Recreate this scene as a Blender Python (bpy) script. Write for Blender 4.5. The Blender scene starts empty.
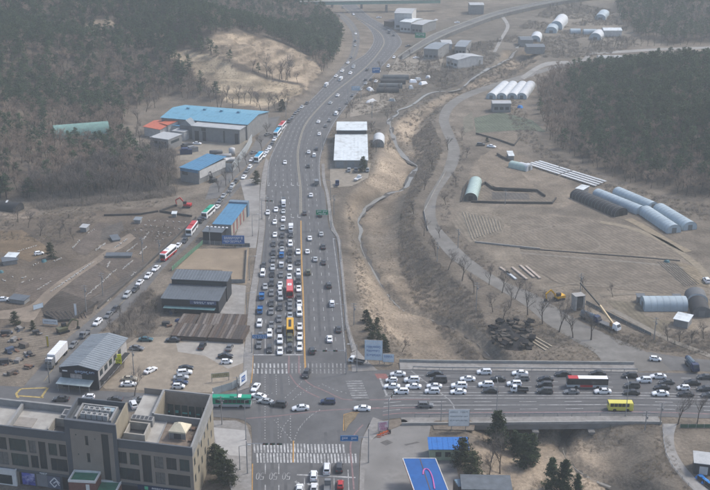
import bpy, bmesh, math, random
import numpy as np
from mathutils import Vector, Matrix
random.seed(7); NR = np.random.default_rng(11)
scene = bpy.context.scene
# ---------------------------------------------------------------- camera, sky, sun, exposure
FPX, CXP, CYP, PITCH, CAMZ = 1120.0, 355.0, 245.0, math.radians(20.5), 155.0
cam_data = bpy.data.cameras.new('camera'); cam = bpy.data.objects.new('camera', cam_data)
scene.collection.objects.link(cam); scene.camera = cam
cam.location = (0, 0, CAMZ); cam.rotation_euler = (math.pi/2 - PITCH, 0, 0)
cam_data.sensor_width = 36.0; cam_data.lens = FPX/710.0*36.0; cam_data.clip_start = 1.0; cam_data.clip_end = 12000.0
SUN_EL, SUN_AZ = math.radians(50), math.radians(62)      # azimuth from +Y, clockwise positive
world = bpy.data.worlds.new('World'); scene.world = world; world.use_nodes = True
wn = world.node_tree; bg = wn.nodes['Background']
sky = wn.nodes.new('ShaderNodeTexSky'); sky.sky_type = 'NISHITA'; sky.sun_disc = False
sky.sun_elevation = SUN_EL; sky.sun_rotation = SUN_AZ; sky.air_density = 1.0; sky.dust_density = 2.8; sky.ozone_density = 1.0
wn.links.new(sky.outputs['Color'], bg.inputs['Color']); bg.inputs['Strength'].default_value = 0.13
sun_data = bpy.data.lights.new('sun', 'SUN'); sun_data.energy = 1.5; sun_data.angle = math.radians(12); sun_data.color = (1.0, 0.97, 0.92)
sun = bpy.data.objects.new('sun', sun_data); scene.collection.objects.link(sun)
sd = Vector((math.sin(SUN_AZ)*math.cos(SUN_EL), math.cos(SUN_AZ)*math.cos(SUN_EL), math.sin(SUN_EL)))
sun.rotation_euler = sd.to_track_quat('Z', 'Y').to_euler(); sun.location = (0, 300, 400)
scene.view_settings.view_transform = 'Standard'; scene.view_settings.look = 'None'
scene.view_settings.gamma = 1.0; scene.view_settings.use_curve_mapping = False
scene.view_settings.exposure = 0.76
try:
    scene.cycles.max_bounces = 6; scene.cycles.diffuse_bounces = 3; scene.cycles.volume_bounces = 1
    scene.cycles.transparent_max_bounces = 8; scene.cycles.volume_step_rate = 4.0
except Exception: pass
# ---------------------------------------------------------------- survey helpers (photo pixel -> place in the world)
CP, SP = math.cos(PITCH), math.sin(PITCH)
def ray(px, py):
    u = (px-CXP)/FPX; v = (CYP-py)/FPX
    return np.array([u, CP+v*SP, -SP+v*CP])
def G(px, py, z=0.0):
    d = ray(px, py); t = (z-CAMZ)/d[2]
    return Vector((d[0]*t, d[1]*t, z))
def G2(p, z=0.0): return G(p[0], p[1], z).to_2d()
def pxm(px, py):                       # pixels per metre of the photograph at that ground point
    d = ray(px, py); return FPX/(-CAMZ/d[2])
def polyw(pts, z=0.0): return [tuple(G2(p, z)) for p in pts]
def catmull(pts, n=8):
    pts = [Vector(p) for p in pts]; out = []
    for i in range(len(pts)-1):
        p0 = pts[max(i-1,0)]; p1 = pts[i]; p2 = pts[i+1]; p3 = pts[min(i+2,len(pts)-1)]
        for k in range(n):
            t = k/n
            out.append(0.5*((2*p1)+(p2-p0)*t+(2*p0-5*p1+4*p2-p3)*t*t+(3*p1-p0-3*p2+p3)*t**3))
    out.append(pts[-1]); return out
def resample(pts, step):
    pts = [Vector(p) for p in pts]; out = [pts[0]]; acc = 0.0
    for a, b in zip(pts, pts[1:]):
        L = (b-a).length; d = step-acc
        while d <= L: out.append(a+(b-a)*(d/L)); d += step
        acc = L-(d-step)
    return out
def inpoly(X, Y, poly):
    r = np.zeros(X.shape, bool); n = len(poly)
    for i in range(n):
        x1, y1 = poly[i]; x2, y2 = poly[(i+1) % n]
        if y1 == y2: continue
        c = ((y1 > Y) != (y2 > Y)) & (X < (x2-x1)*(Y-y1)/(y2-y1)+x1); r ^= c
    return r
def distline(X, Y, pts, closed=False):
    d = np.full(X.shape, 1e18); n = len(pts)
    for i in range(n if closed else n-1):
        x1, y1 = pts[i][0], pts[i][1]; x2, y2 = pts[(i+1) % n][0], pts[(i+1) % n][1]
        dx, dy = x2-x1, y2-y1; L = dx*dx+dy*dy+1e-9
        t = np.clip(((X-x1)*dx+(Y-y1)*dy)/L, 0, 1)
        d = np.minimum(d, (X-x1-t*dx)**2+(Y-y1-t*dy)**2)
    return np.sqrt(d)
def inside_dist(X, Y, poly): return np.where(inpoly(X, Y, poly), distline(X, Y, poly, True), 0.0)
def sstep(x): x = np.clip(x, 0, 1); return x*x*(3-2*x)
_tab = np.random.default_rng(5).random((256, 256))
def vnoise(X, Y, s):
    x = np.asarray(X)/s; y = np.asarray(Y)/s; xi = np.floor(x).astype(int); yi = np.floor(y).astype(int)
    fx = sstep(x-xi); fy = sstep(y-yi); g = lambda a, b: _tab[a % 256, b % 256]
    return (g(xi,yi)*(1-fx)+g(xi+1,yi)*fx)*(1-fy)+(g(xi,yi+1)*(1-fx)+g(xi+1,yi+1)*fx)*fy - 0.5
def fbm(X, Y, s, o=3):
    r = 0; a = 1.0
    for k in range(o): r = r+a*vnoise(X+37*k, Y+91*k, s); s *= 0.5; a *= 0.5
    return r
# ---------------------------------------------------------------- terrain
HILL_L = polyw([(-420,250),(-120,222),(-30,206),(40,202),(110,197),(170,192),(166,170),(140,158),(128,140),(130,118),(150,104),(168,99),(260,103),(285,112),(312,92),(330,72),(342,52),(345,36),(338,22),(322,8),(290,-30),(-700,-60)])
HILL_R = polyw([(534,88),(535,112),(547,144),(600,175),(655,192),(720,203),(980,250),(1150,140),(1000,75),(720,70),(600,68),(548,74)])
HILL_F = polyw([(614,0),(612,13),(622,29),(641,39),(671,45),(720,44),(900,50),(1400,40),(1400,-70),(560,-70)])
HILL_B = [(-900,1500),(-300,1330),(100,1380),(300,1330),(1500,1450),(3000,6000),(-3000,6000)]
CHAN = polyw([(398,372),(378,345),(360,318),(352,290),(348,262),(345,238),(340,216),(344,196),(360,182),(372,168),(378,150),(384,132),(394,120),(410,110),(430,100),(450,90),(470,80),(488,70),(497,60),(500,50),
  (545,48),(540,62),(520,74),(500,80),(478,90),(455,101),(437,118),(436,130),(441,148),(434,172),(416,198),(415,222),(424,242),(446,268),(470,288),(480,310),(486,332),(506,350),(520,372),(600,415),(652,428),(660,452),(666,474),(690,505),(760,580),(1000,760),(820,900),(560,620),(500,560),(462,500),(455,470),(466,440),(450,415),(410,395)])
CREEK_PX = [(520,52),(503,66),(490,75),(470,88),(452,98),(429,102),(412,114),(398,119.5),(398,123),(389,130),(391,138),(396,148),(403,155),(414,163),(418,167),(413,173),(409,181),(404,190),(390,192.5),(378,199),(366,208),(361,218),(357,226),(361,233),(359,245),(365,260),(370,268),(386,291),(406,309),(429,316.5),(450,327),(465,339.5),(483,357),(510,385),(552,412),(574,425),(566,436),(563,447),(572,462),(590,475),(620,490),(665,515)]
CREEK = [tuple(v) for v in resample([v.to_2d() for v in catmull([G2(p,-5.2).to_3d() for p in CREEK_PX], 6)], 2.0)]
CREEK2 = [tuple(v) for v in resample([v.to_2d() for v in catmull([G2(p,-5.0).to_3d() for p in [(366,262),(376,282),(384,297),(394,308),(408,314)]], 6)], 2.0)]
POND = [tuple(v) for v in polyw([(352,220),(364,222),(362,240),(360,252),(366,256),(358,250),(354,236)], -5)]
def H(X, Y):
    X = np.asarray(X, float); Y = np.asarray(Y, float); sh = X.shape; X = X.ravel(); Y = Y.ravel()
    z = np.zeros(X.shape)
    d = inside_dist(X, Y, HILL_L); z += 62*sstep(d/420)+14*(1-np.exp(-d/45)) + sstep(d/60)*fbm(X, Y, 130, 4)*26
    d = inside_dist(X, Y, HILL_R); z += 19*sstep(d/95) + sstep(d/40)*fbm(X, Y, 80, 3)*8
    d = inside_dist(X, Y, HILL_F); z += 75*sstep(d/400)+10*(1-np.exp(-d/50)) + sstep(d/60)*fbm(X, Y, 130, 3)*22
    d = inside_dist(X, Y, HILL_B); z += 120*sstep(d/900)*(1+fbm(X, Y, 400, 3))
    d = inside_dist(X, Y, CHAN); m = sstep(d/15.0)
    z += -4.6*m + sstep(d/5)*fbm(X, Y, 16, 3)*0.7 - 0.25*m
    near = d > 0.3
    if near.any():
        w = np.zeros(X.shape); dc = distline(X[near], Y[near], CREEK); wid = 0.9+1.4*vnoise(X[near], Y[near], 11)+1.0*sstep((Y[near]-370)/110)
        w[near] = (1-sstep((dc-wid)/1.8)); z -= 1.5*w*sstep(d/1.5); z += sstep(d/6)*fbm(X, Y, 6, 2)*0.42
    return z.reshape(sh)
def H1(x, y): return float(H(np.array([x]), np.array([y]))[0])
def P(px, py):
    d = ray(px, py); t0 = (125-CAMZ)/d[2]; t1 = (-7.5-CAMZ)/d[2]
    t0 = max(t0, 150.0) if t0 < t1 else 150.0
    t = np.linspace(t0, t1, 500); x = d[0]*t; y = d[1]*t; z = CAMZ+d[2]*t
    below = z <= H(x, y); i = int(np.argmax(below)) if below.any() else len(t)-1
    a = t[max(i-1,0)]; b = t[i]
    for _ in range(12):
        m = (a+b)/2
        if CAMZ+d[2]*m <= H1(d[0]*m, d[1]*m): b = m
        else: a = m
    return Vector((d[0]*b, d[1]*b, H1(d[0]*b, d[1]*b)))
def W(px, py): p = G(px, py); return p            # flat places
# ---------------------------------------------------------------- materials
MATS = {}
def lin(c): return tuple((x/255/12.92 if x/255 <= 0.04045 else ((x/255+0.055)/1.055)**2.4) for x in c)
def mat(name, col, rough=0.8, var=0.25, scale=0.6, bump=0.0, metal=0.0, spec=0.3, var2=None, obcol=False, detail=6.0, inst=0.0, stripe=None, grime=0.0):
    """noise-varied principled material; col is linear base colour"""
    if name in MATS: return MATS[name]
    m = bpy.data.materials.new(name); m.use_nodes = True; nt = m.node_tree; b = nt.nodes['Principled BSDF']
    b.inputs['Roughness'].default_value = rough; b.inputs['Metallic'].default_value = metal
    b.inputs['Specular IOR Level'].default_value = spec
    tc = nt.nodes.new('ShaderNodeTexCoord')
    def noise(sc, det):
        n = nt.nodes.new('ShaderNodeTexNoise'); n.inputs['Scale'].default_value = sc; n.inputs['Detail'].default_value = det; n.inputs['Roughness'].default_value = 0.62
        nt.links.new(tc.outputs['Object'], n.inputs['Vector']); return n
    if obcol:
        oi = nt.nodes.new('ShaderNodeObjectInfo'); src = oi.outputs['Color']
    else:
        rgb = nt.nodes.new('ShaderNodeRGB'); rgb.outputs[0].default_value = (*col, 1); src = rgb.outputs[0]
    if var > 0:
        n1 = noise(scale, detail)
        mr = nt.nodes.new('ShaderNodeMapRange'); mr.inputs[1].default_value = 0.3; mr.inputs[2].default_value = 0.7
        mr.inputs[3].default_value = 1-var; mr.inputs[4].default_value = 1+var; nt.links.new(n1.outputs['Fac'], mr.inputs[0])
        mx = nt.nodes.new('ShaderNodeVectorMath'); mx.operation = 'SCALE'
        nt.links.new(src, mx.inputs[0]); nt.links.new(mr.outputs[0], mx.inputs['Scale']); src = mx.outputs[0]
    if var2:
        c2, sc2, lo, hi = var2
        n2 = noise(sc2, 5); rp = nt.nodes.new('ShaderNodeMapRange'); rp.inputs[1].default_value = lo; rp.inputs[2].default_value = hi
        nt.links.new(n2.outputs['Fac'], rp.inputs[0])
        mm = nt.nodes.new('ShaderNodeMix'); mm.data_type = 'RGBA'; nt.links.new(rp.outputs[0], mm.inputs['Factor'])
        nt.links.new(src, mm.inputs['A']); mm.inputs['B'].default_value = (*c2, 1); src = mm.outputs['Result']
    def scaled(src, fac):
        mx = nt.nodes.new('ShaderNodeVectorMath'); mx.operation = 'SCALE'; nt.links.new(src, mx.inputs[0]); nt.links.new(fac, mx.inputs['Scale']); return mx.outputs[0]
    if inst:
        oi = nt.nodes.new('ShaderNodeObjectInfo'); mr = nt.nodes.new('ShaderNodeMapRange'); mr.inputs[3].default_value = 1-inst; mr.inputs[4].default_value = 1+inst
        nt.links.new(oi.outputs['Random'], mr.inputs[0]); src = scaled(src, mr.outputs[0])
    if stripe:
        ang, per, amt = stripe; mp = nt.nodes.new('ShaderNodeMapping'); mp.inputs['Rotation'].default_value = (0,0,ang); nt.links.new(tc.outputs['Object'], mp.inputs['Vector'])
        wv = nt.nodes.new('ShaderNodeTexWave'); wv.inputs['Scale'].default_value = 0.314/per; wv.inputs['Distortion'].default_value = 5.0; wv.inputs['Detail'].default_value = 5; wv.inputs['Detail Scale'].default_value = 0.35
        nt.links.new(mp.outputs[0], wv.inputs['Vector']); mr = nt.nodes.new('ShaderNodeMapRange'); mr.inputs[3].default_value = 1-amt; mr.inputs[4].default_value = 1+amt*.8; nt.links.new(wv.outputs['Fac'], mr.inputs[0]); src = scaled(src, mr.outputs[0])
    nt.links.new(src, b.inputs['Base Color'])
    if bump:
        nb = noise(scale*3, 6); bp = nt.nodes.new('ShaderNodeBump'); bp.inputs['Strength'].default_value = bump; bp.inputs['Distance'].default_value = 0.3
        nt.links.new(nb.outputs['Fac'], bp.inputs['Height']); nt.links.new(bp.outputs['Normal'], b.inputs['Normal'])
    MATS[name] = m; return m
def vcolmat(name, scale=0.12, var=0.35, bump=0.6):
    m = bpy.data.materials.new(name); m.use_nodes = True; nt = m.node_tree; b = nt.nodes['Principled BSDF']
    b.inputs['Roughness'].default_value = 0.95; b.inputs['Specular IOR Level'].default_value = 0.1
    at = nt.nodes.new('ShaderNodeAttribute'); at.attribute_name = 'Col'; tc = nt.nodes.new('ShaderNodeTexCoord')
    src = at.outputs['Color']
    for sc, v, det in ((scale, var, 8), (scale*9, var*0.8, 6), (scale*30, var*0.7, 4)):
        n = nt.nodes.new('ShaderNodeTexNoise'); n.inputs['Scale'].default_value = sc; n.inputs['Detail'].default_value = det
        n.inputs['Roughness'].default_value = 0.65
        nt.links.new(tc.outputs['Object'], n.inputs['Vector'])
        mr = nt.nodes.new('ShaderNodeMapRange'); mr.inputs[1].default_value = 0.28; mr.inputs[2].default_value = 0.72
        mr.inputs[3].default_value = 1-v; mr.inputs[4].default_value = 1+v; nt.links.new(n.outputs['Fac'], mr.inputs[0])
        mx = nt.nodes.new('ShaderNodeVectorMath'); mx.operation = 'SCALE'; nt.links.new(src, mx.inputs[0]); nt.links.new(mr.outputs[0], mx.inputs['Scale']); src = mx.outputs[0]
    nt.links.new(src, b.inputs['Base Color'])
    n = nt.nodes.new('ShaderNodeTexNoise'); n.inputs['Scale'].default_value = 0.8; n.inputs['Detail'].default_value = 8
    nt.links.new(tc.outputs['Object'], n.inputs['Vector'])
    bp = nt.nodes.new('ShaderNodeBump'); bp.inputs['Strength'].default_value = bump; bp.inputs['Distance'].default_value = 0.5
    nt.links.new(n.outputs['Fac'], bp.inputs['Height']); nt.links.new(bp.outputs['Normal'], b.inputs['Normal'])
    MATS[name] = m; return m
# ---------------------------------------------------------------- mesh helpers
COL = scene.collection
def obj_from(name, verts, faces, m, parent=None, smooth=False):
    me = bpy.data.meshes.new(name); me.from_pydata([tuple(v) for v in verts], [], faces); me.update()
    if m: me.materials.append(m)
    if smooth: me.polygons.foreach_set('use_smooth', [True]*len(me.polygons))
    o = bpy.data.objects.new(name, me); COL.objects.link(o)
    if parent: o.parent = parent
    return o
def tag(o, label=None, cat=None, group=None, kind=None):
    if label: o['label'] = label
    if cat: o['category'] = cat
    if group: o['group'] = group
    if kind: o['kind'] = kind
    return o
def empty(name, loc, rz=0.0, label=None, cat=None, group=None):
    o = bpy.data.objects.new(name, None); COL.objects.link(o); o.location = loc; o.rotation_euler = (0,0,rz); o.empty_display_size = 0.3
    return tag(o, label, cat, group)
def copy_tree(o, parent=None):
    c = o.copy(); COL.objects.link(c); c.parent = parent
    for ch in o.children: copy_tree(ch, c)
    return c
class MB:
    def __init__(s): s.v = []; s.f = []
    def add(s, vs, fs):
        n = len(s.v); s.v += [tuple(v) for v in vs]; s.f += [tuple(i+n for i in f) for f in fs]; return s
    def box(s, x0, x1, y0, y1, z0, z1):
        return s.add([(x0,y0,z0),(x1,y0,z0),(x1,y1,z0),(x0,y1,z0),(x0,y0,z1),(x1,y0,z1),(x1,y1,z1),(x0,y1,z1)],
          [(0,3,2,1),(4,5,6,7),(0,1,5,4),(1,2,6,5),(2,3,7,6),(3,0,4,7)])
    def obox(s, c, u, v, w):                     # oriented box from centre and half vectors
        c, u, v, w = Vector(c), Vector(u), Vector(v), Vector(w)
        return s.add([c-u-v-w,c+u-v-w,c+u+v-w,c-u+v-w,c-u-v+w,c+u-v+w,c+u+v+w,c-u+v+w],
          [(0,3,2,1),(4,5,6,7),(0,1,5,4),(1,2,6,5),(2,3,7,6),(3,0,4,7)])
    def bar(s, a, b, w, h=None):
        a, b = Vector(a), Vector(b); d = b-a; L = d.length
        if L < 1e-6: return s
        d /= L; up = Vector((0,0,1)) if abs(d.z) < 0.9 else Vector((0,1,0)); side = d.cross(up).normalized(); up2 = side.cross(d)
        return s.obox((a+b)/2, d*L/2, side*w/2, up2*((h or w)/2))
    def tube(s, pts, rad, n=6, cap=True):
        pts = [Vector(p) for p in pts]; rad = rad if isinstance(rad, (list,tuple)) else [rad]*len(pts); base = len(s.v)
        for i, p in enumerate(pts):
            d = (pts[min(i+1,len(pts)-1)]-pts[max(i-1,0)]).normalized(); up = Vector((0,0,1)) if abs(d.z) < 0.9 else Vector((1,0,0))
            a = d.cross(up).normalized(); b = a.cross(d)
            for k in range(n):
                t = 2*math.pi*k/n; s.v.append(tuple(p+(a*math.cos(t)+b*math.sin(t))*rad[i]))
        for i in range(len(pts)-1):
            for k in range(n):
                k2 = (k+1) % n; s.f.append((base+i*n+k, base+i*n+k2, base+(i+1)*n+k2, base+(i+1)*n+k))
        if cap: s.f.append(tuple(base+k for k in range(n))[::-1]); s.f.append(tuple(base+(len(pts)-1)*n+k for k in range(n)))
        return s
    def prism(s, poly, z0, z1):
        n = len(poly); a = sum(poly[i][0]*poly[(i+1)%n][1]-poly[(i+1)%n][0]*poly[i][1] for i in range(n))
        if a < 0: poly = poly[::-1]
        vs = [(p[0],p[1],z0) for p in poly]+[(p[0],p[1],z1) for p in poly]
        return s.add(vs, [tuple(range(n))[::-1], tuple(range(n,2*n))]+[(i,(i+1)%n,n+(i+1)%n,n+i) for i in range(n)])
    def extrude_x(s, prof, x0, x1):              # profile of (y,z) pushed along x
        n = len(prof); vs = [(x0,p[0],p[1]) for p in prof]+[(x1,p[0],p[1]) for p in prof]
        return s.add(vs, [tuple(range(n))[::-1], tuple(range(n,2*n))]+[(i,(i+1)%n,n+(i+1)%n,n+i) for i in range(n)])
    def build(s, name, m, parent=None, smooth=False): return obj_from(name, s.v, s.f, m, parent, smooth)
def sheet(name, pts2, z, m, parent=None, label=None):
    """flat polygon (world xy) at height z"""
    n = len(pts2); a = sum(pts2[i][0]*pts2[(i+1)%n][1]-pts2[(i+1)%n][0]*pts2[i][1] for i in range(n))
    if a < 0: pts2 = pts2[::-1]
    bm = bmesh.new(); vs = [bm.verts.new((p[0],p[1],z)) for p in pts2]; bm.faces.new(vs)
    bmesh.ops.triangulate(bm, faces=bm.faces[:]); me = bpy.data.meshes.new(name); bm.to_mesh(me); bm.free(); me.materials.append(m)
    o = bpy.data.objects.new(name, me); COL.objects.link(o)
    if parent: o.parent = parent
    return o
def ribbon(name, L, R, z, m, thick=0.0, parent=None):
    n = len(L); vs = []; fs = []
    zf = z if callable(z) else (lambda p: z)
    for a, b in zip(L, R): vs += [(a[0],a[1],zf(a)), (b[0],b[1],zf(b))]
    for i in range(n-1): fs.append((2*i, 2*i+1, 2*i+3, 2*i+2))
    if thick:
        k = len(vs); vs += [(v[0],v[1],v[2]-thick) for v in vs]
        for i in range(n-1):
            fs += [(2*i+2,2*i+2+k,2*i+k,2*i)[::-1], (2*i+1,2*i+1+k,2*i+3+k,2*i+3)[::-1]]
        fs += [(0,k,k+1,1), (2*n-2,2*n-1,k+2*n-1,k+2*n-2)]
    o = obj_from(name, vs, fs, m, parent)
    bm = bmesh.new(); bm.from_mesh(o.data); bmesh.ops.recalc_face_normals(bm, faces=bm.faces[:])
    up = sum(f.normal.z*f.calc_area() for f in bm.faces)
    if not thick and up < 0: bmesh.ops.reverse_faces(bm, faces=bm.faces[:])
    bm.to_mesh(o.data); bm.free(); return o
def offset_line(pts, d):
    pts = [Vector(p) for p in pts]; out = []
    for i, p in enumerate(pts):
        t = (pts[min(i+1,len(pts)-1)]-pts[max(i-1,0)]).normalized(); out.append(p+Vector((t.y,-t.x))*d)   # right of travel for d>0
    return out
def pline(px, step=3.0, z=0.0): return resample([v.to_2d() for v in catmull([G2(p, z).to_3d() for p in px], 8)], step)
# ================================================================ terrain sheet
def axis(segs):
    out = [segs[0][0]]
    for a, b, st in segs:
        n = max(1, round((b-a)/st)); out += list(np.linspace(a, b, n+1)[1:])
    return np.array(out)
XS = axis([(-4500,-1200,330),(-1200,-360,40),(-360,-120,5),(-120,150,1.6),(150,440,5),(440,1200,40),(1200,4500,330)])
YS = axis([(-800,150,80),(150,235,5),(235,420,1.6),(420,640,2.4),(640,930,3),(930,1300,7),(1300,2000,50),(2000,6500,350)])
GX, GY = np.meshgrid(XS, YS); GZ = H(GX, GY)
CLEAR = [[P(*p) for p in q] for q in (
  [(205,42),(222,34),(242,30),(262,36),(290,46),(312,58),(322,70),(318,82),(306,92),(300,83),(270,76.5),(240,67),(213,54)],
  [(168,54),(186,50),(206,54.5),(234,66.5),(268,78.5),(300,85),(306,94),(292,104),(262,108),(240,106),(214,92),(196,76),(182,64)],
  [(78,30),(90,22),(102,18),(118,24),(112,30)])]
CLEARW = [[(v.x, v.y) for v in q] for q in CLEAR]
def zone(px, z=0.0): return polyw(px, z)
FIELD_R = zone([(470,205),(520,212),(600,218),(660,235),(700,262),(720,300),(720,330),(640,330),(600,320),(540,288),(500,262),(478,246),(455,225)])
FIELD_U = zone([(475,160),(500,145),(560,172),(585,200),(560,208),(470,203),(468,180)])
FIELD_L = zone([(-60,225),(40,215),(180,205),(190,225),(150,262),(100,305),(60,340),(-60,380)])
FARV = zone([(330,165),(345,118),(372,86),(402,50),(440,20),(520,0),(612,0),(640,45),(560,58),(500,74),(440,100),(400,120),(378,150),(372,170)])
LOT = zone([(470,60),(560,10),(620,15),(640,45),(560,60),(500,75)])
def paint(X, Y):
    n = X.shape; C = np.zeros(n+(3,))
    C[:] = (0.152, 0.126, 0.096)
    f1 = fbm(X, Y, 60, 4); f2 = fbm(X, Y, 14, 3); f3 = fbm(X+500, Y, 25, 3)
    C *= (1+0.35*f1+0.35*f2)[..., None]
    def put(mask, col, a=1.0):
        w = (mask*a)[..., None] if np.ndim(a) else mask[..., None]*a
        C[:] = C*(1-w)+np.array(col)*w
    for poly, col in ((FIELD_R,(0.20,0.165,0.122)),(FIELD_U,(0.21,0.17,0.125)),(FIELD_L,(0.105,0.082,0.060)),(FARV,(0.125,0.108,0.086)),(LOT,(0.175,0.15,0.118))):
        d = np.where(inpoly(X, Y, poly), 1.0, 0.0); put(d, col, 0.85); C[:] = C*(1+d*(0.30*f2+0.25*f1))[..., None]
    d = inside_dist(X, Y, CHAN); m = sstep(d/4)
    put(m, (0.275,0.215,0.15)); C[:] = C*(1+m*(0.5*f2+0.5*f1))[..., None]
    put(m*np.clip(f3*3.0+0.15, 0, 1), (0.135,0.116,0.092), 0.7)
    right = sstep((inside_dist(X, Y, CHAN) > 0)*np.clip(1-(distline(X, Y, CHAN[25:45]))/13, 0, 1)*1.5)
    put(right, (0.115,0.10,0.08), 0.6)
    dc = distline(X.ravel(), Y.ravel(), CREEK).reshape(n); put((d > 0)*(1-sstep((dc-1.5)/2.0)), (0.11,0.095,0.075), 0.6)
    for poly in (HILL_L, HILL_R, HILL_F, HILL_B):
        d = inside_dist(X, Y, poly); put(sstep(d/6), (0.10,0.08,0.06)); C[:] = C*(1+sstep(d/6)*0.5*f2)[..., None]
    for k, poly in enumerate(CLEARW):
        d = np.clip(inside_dist(X, Y, poly)+fbm(X, Y, 22, 3)*9*inpoly(X, Y, poly), 0, 99); put(sstep(d/3), (0.32,0.25,0.172) if k != 1 else (0.35,0.278,0.185)); put(sstep(d/4)*sstep((fbm(X+90, Y, 14, 3)-.12)*5), (0.20,0.158,0.112), .8); C[:] = C*(1+sstep(d/5)*(0.35*f2+0.5*vnoise(X*0.35, Y+GZ*6, 7)))[..., None]
    lum = C.mean(-1, keepdims=True); C = lum+(C-lum)*(np.where(inside_dist(X, Y, CLEARW[0])+inside_dist(X, Y, CLEARW[1]) > 0, .92, .86))[..., None]
    return np.clip(C, 0.01, 0.9)
GC = paint(GX, GY)
for poly in CLEARW:                                  # cut terraces
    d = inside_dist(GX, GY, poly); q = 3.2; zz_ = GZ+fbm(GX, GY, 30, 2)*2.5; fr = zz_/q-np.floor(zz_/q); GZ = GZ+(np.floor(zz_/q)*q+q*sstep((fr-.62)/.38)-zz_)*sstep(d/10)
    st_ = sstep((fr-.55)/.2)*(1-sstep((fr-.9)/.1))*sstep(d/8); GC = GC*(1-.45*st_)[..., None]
def terrain():
    ny, nx = GX.shape; me = bpy.data.meshes.new('ground')
    V = np.stack([GX, GY, GZ], -1).reshape(-1, 3).astype('f4'); idx = np.arange(ny*nx).reshape(ny, nx)
    q = np.stack([idx[:-1,:-1], idx[:-1,1:], idx[1:,1:], idx[1:,:-1]], -1).reshape(-1, 4).astype('i4')
    me.vertices.add(len(V)); me.vertices.foreach_set('co', V.ravel()); me.loops.add(q.size); me.loops.foreach_set('vertex_index', q.ravel())
    me.polygons.add(len(q)); me.polygons.foreach_set('loop_start', np.arange(0, q.size, 4, dtype='i4')); me.polygons.foreach_set('loop_total', np.full(len(q), 4, dtype='i4'))
    me.update(calc_edges=True); me.polygons.foreach_set('use_smooth', [True]*len(q))
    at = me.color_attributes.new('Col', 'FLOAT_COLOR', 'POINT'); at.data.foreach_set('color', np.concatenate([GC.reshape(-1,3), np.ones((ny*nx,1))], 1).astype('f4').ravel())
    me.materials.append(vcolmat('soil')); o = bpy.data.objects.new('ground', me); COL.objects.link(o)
    tag(o, 'brown winter soil with sandy stream bed and wooded hills', kind='structure'); return o
ground = terrain()
# ================================================================ roads
ASPH = mat('asphalt', (0.112,0.112,0.113), 0.9, 0.16, 0.25, 0.15, spec=0.2, var2=((0.085,0.085,0.086), 0.05, 0.5, 0.68))
ASPH2 = mat('old_asphalt', (0.135,0.132,0.128), 0.9, 0.2, 0.3, 0.15, spec=0.2, var2=((0.095,0.092,0.088), 0.07, 0.48, 0.66))
CONC = mat('concrete', (0.27,0.26,0.245), 0.9, 0.2, 0.5, 0.1, spec=0.2, var2=((0.19,0.18,0.165), 0.12, 0.45, 0.7))
PAVE = mat('paving', (0.235,0.225,0.212), 0.9, 0.22, 0.8, 0.1, spec=0.2, var2=((0.16,0.15,0.138), 0.15, 0.45, 0.7))
DIRT = mat('dirt', (0.225,0.185,0.145), 0.95, 0.25, 0.35, 0.3, spec=0.1, var2=((0.16,0.132,0.105), 0.08, 0.42, 0.66))
WHITE = mat('road_paint_white', (0.42,0.42,0.415), 0.85, 0.3, 1.5, 0, var2=((0.18,0.18,0.178), 0.45, 0.42, 0.66))
WORN = mat('road_paint_worn', (0.26,0.26,0.258), 0.85, 0.35, 1.2, 0, var2=((0.13,0.13,0.13), 0.5, 0.42, 0.62))
YEL = mat('road_paint_yellow', (0.38,0.22,0.07), 0.8, 0.25, 1.0, 0)
PINK = mat('road_paint_pink', (0.20,0.135,0.135), 0.85, 0.25, 1.0, 0)
RZ = 0.06; MZ = 0.075
MAIN = [((249,560),(293,560),(362,560)),((250,525),(293.5,525),(360,525)),((251,490),(293.7,490),(358,490)),((252,463),(293,463),(355,463)),((252,440),(293.5,440),(353,440)),((250.5,410),(298,410),(350,410)),((251,385),(304.5,385),(349,385)),((252.5,372),(305.5,372),(348.5,372)),
 ((253.5,355),(304.7,355),(347,355)),((255,325),(304,325),(344,325)),((256.6,297),(303.2,297),(341.5,297)),((260.5,269),(302,269),(338.8,269)),((264,240),(301.2,240),(335,238)),((265.5,225),(301,225),(328.5,225)),((266,195),(300.8,195),(324.5,193)),((266.5,186),(300.4,186),(321.5,186)),
 ((269,161),(298,161),(320,164)),((279,139.5),(299,145),(324,146)),((290,120),(305,125.5),(333,126)),((307,103.5),(316.5,110.5),(344,110)),((324,87),(335,92),(356,95)),((337,73.5),(351,79.5),(369,80)),((352,62),(367,66),(384,64.5)),
 ((365,54),(378,53.5),(397,50)),((373,43),(384,43),(402,42)),((372.5,34),(381,34),(397,33.5)),((366,25.6),(371.5,26.4),(386.7,26)),((349,12.8),(355,16.5),(371,17.5)),((338,3.5),(343,6.5),(357,5)),((322,-8),(327,-7),(338,-7)),((300,-25),(305,-25),(314,-25))]
ML = [v.to_2d() for v in catmull([G2(a).to_3d() for a,b,c in MAIN], 6)]
MC = [v.to_2d() for v in catmull([G2(b).to_3d() for a,b,c in MAIN], 6)]
MR = [v.to_2d() for v in catmull([G2(c).to_3d() for a,b,c in MAIN], 6)]
main_road = ribbon('main_road', ML, MR, RZ, ASPH)
tag(main_road, 'wide grey asphalt avenue running up the valley', kind='structure')
def road2(name, L, R, m, z, label, step=4.0):
    l = [v.to_2d() for v in catmull([G2(p).to_3d() for p in L], 8)]; r = [v.to_2d() for v in catmull([G2(p).to_3d() for p in R], 8)]
    return tag(ribbon(name, l, r, z, m), label, kind='structure'), l, r
E_TOP = [(300,372),(349,371),(400,370),(440,371),(500,371.5),(560,372),(610,372.5),(660,373),(720,374.5),(820,377)]
E_BOT = [(300,437),(350,428),(392,419),(430,418),(500,417.5),(560,417),(610,416.5),(660,417),(720,419),(820,422)]
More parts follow.
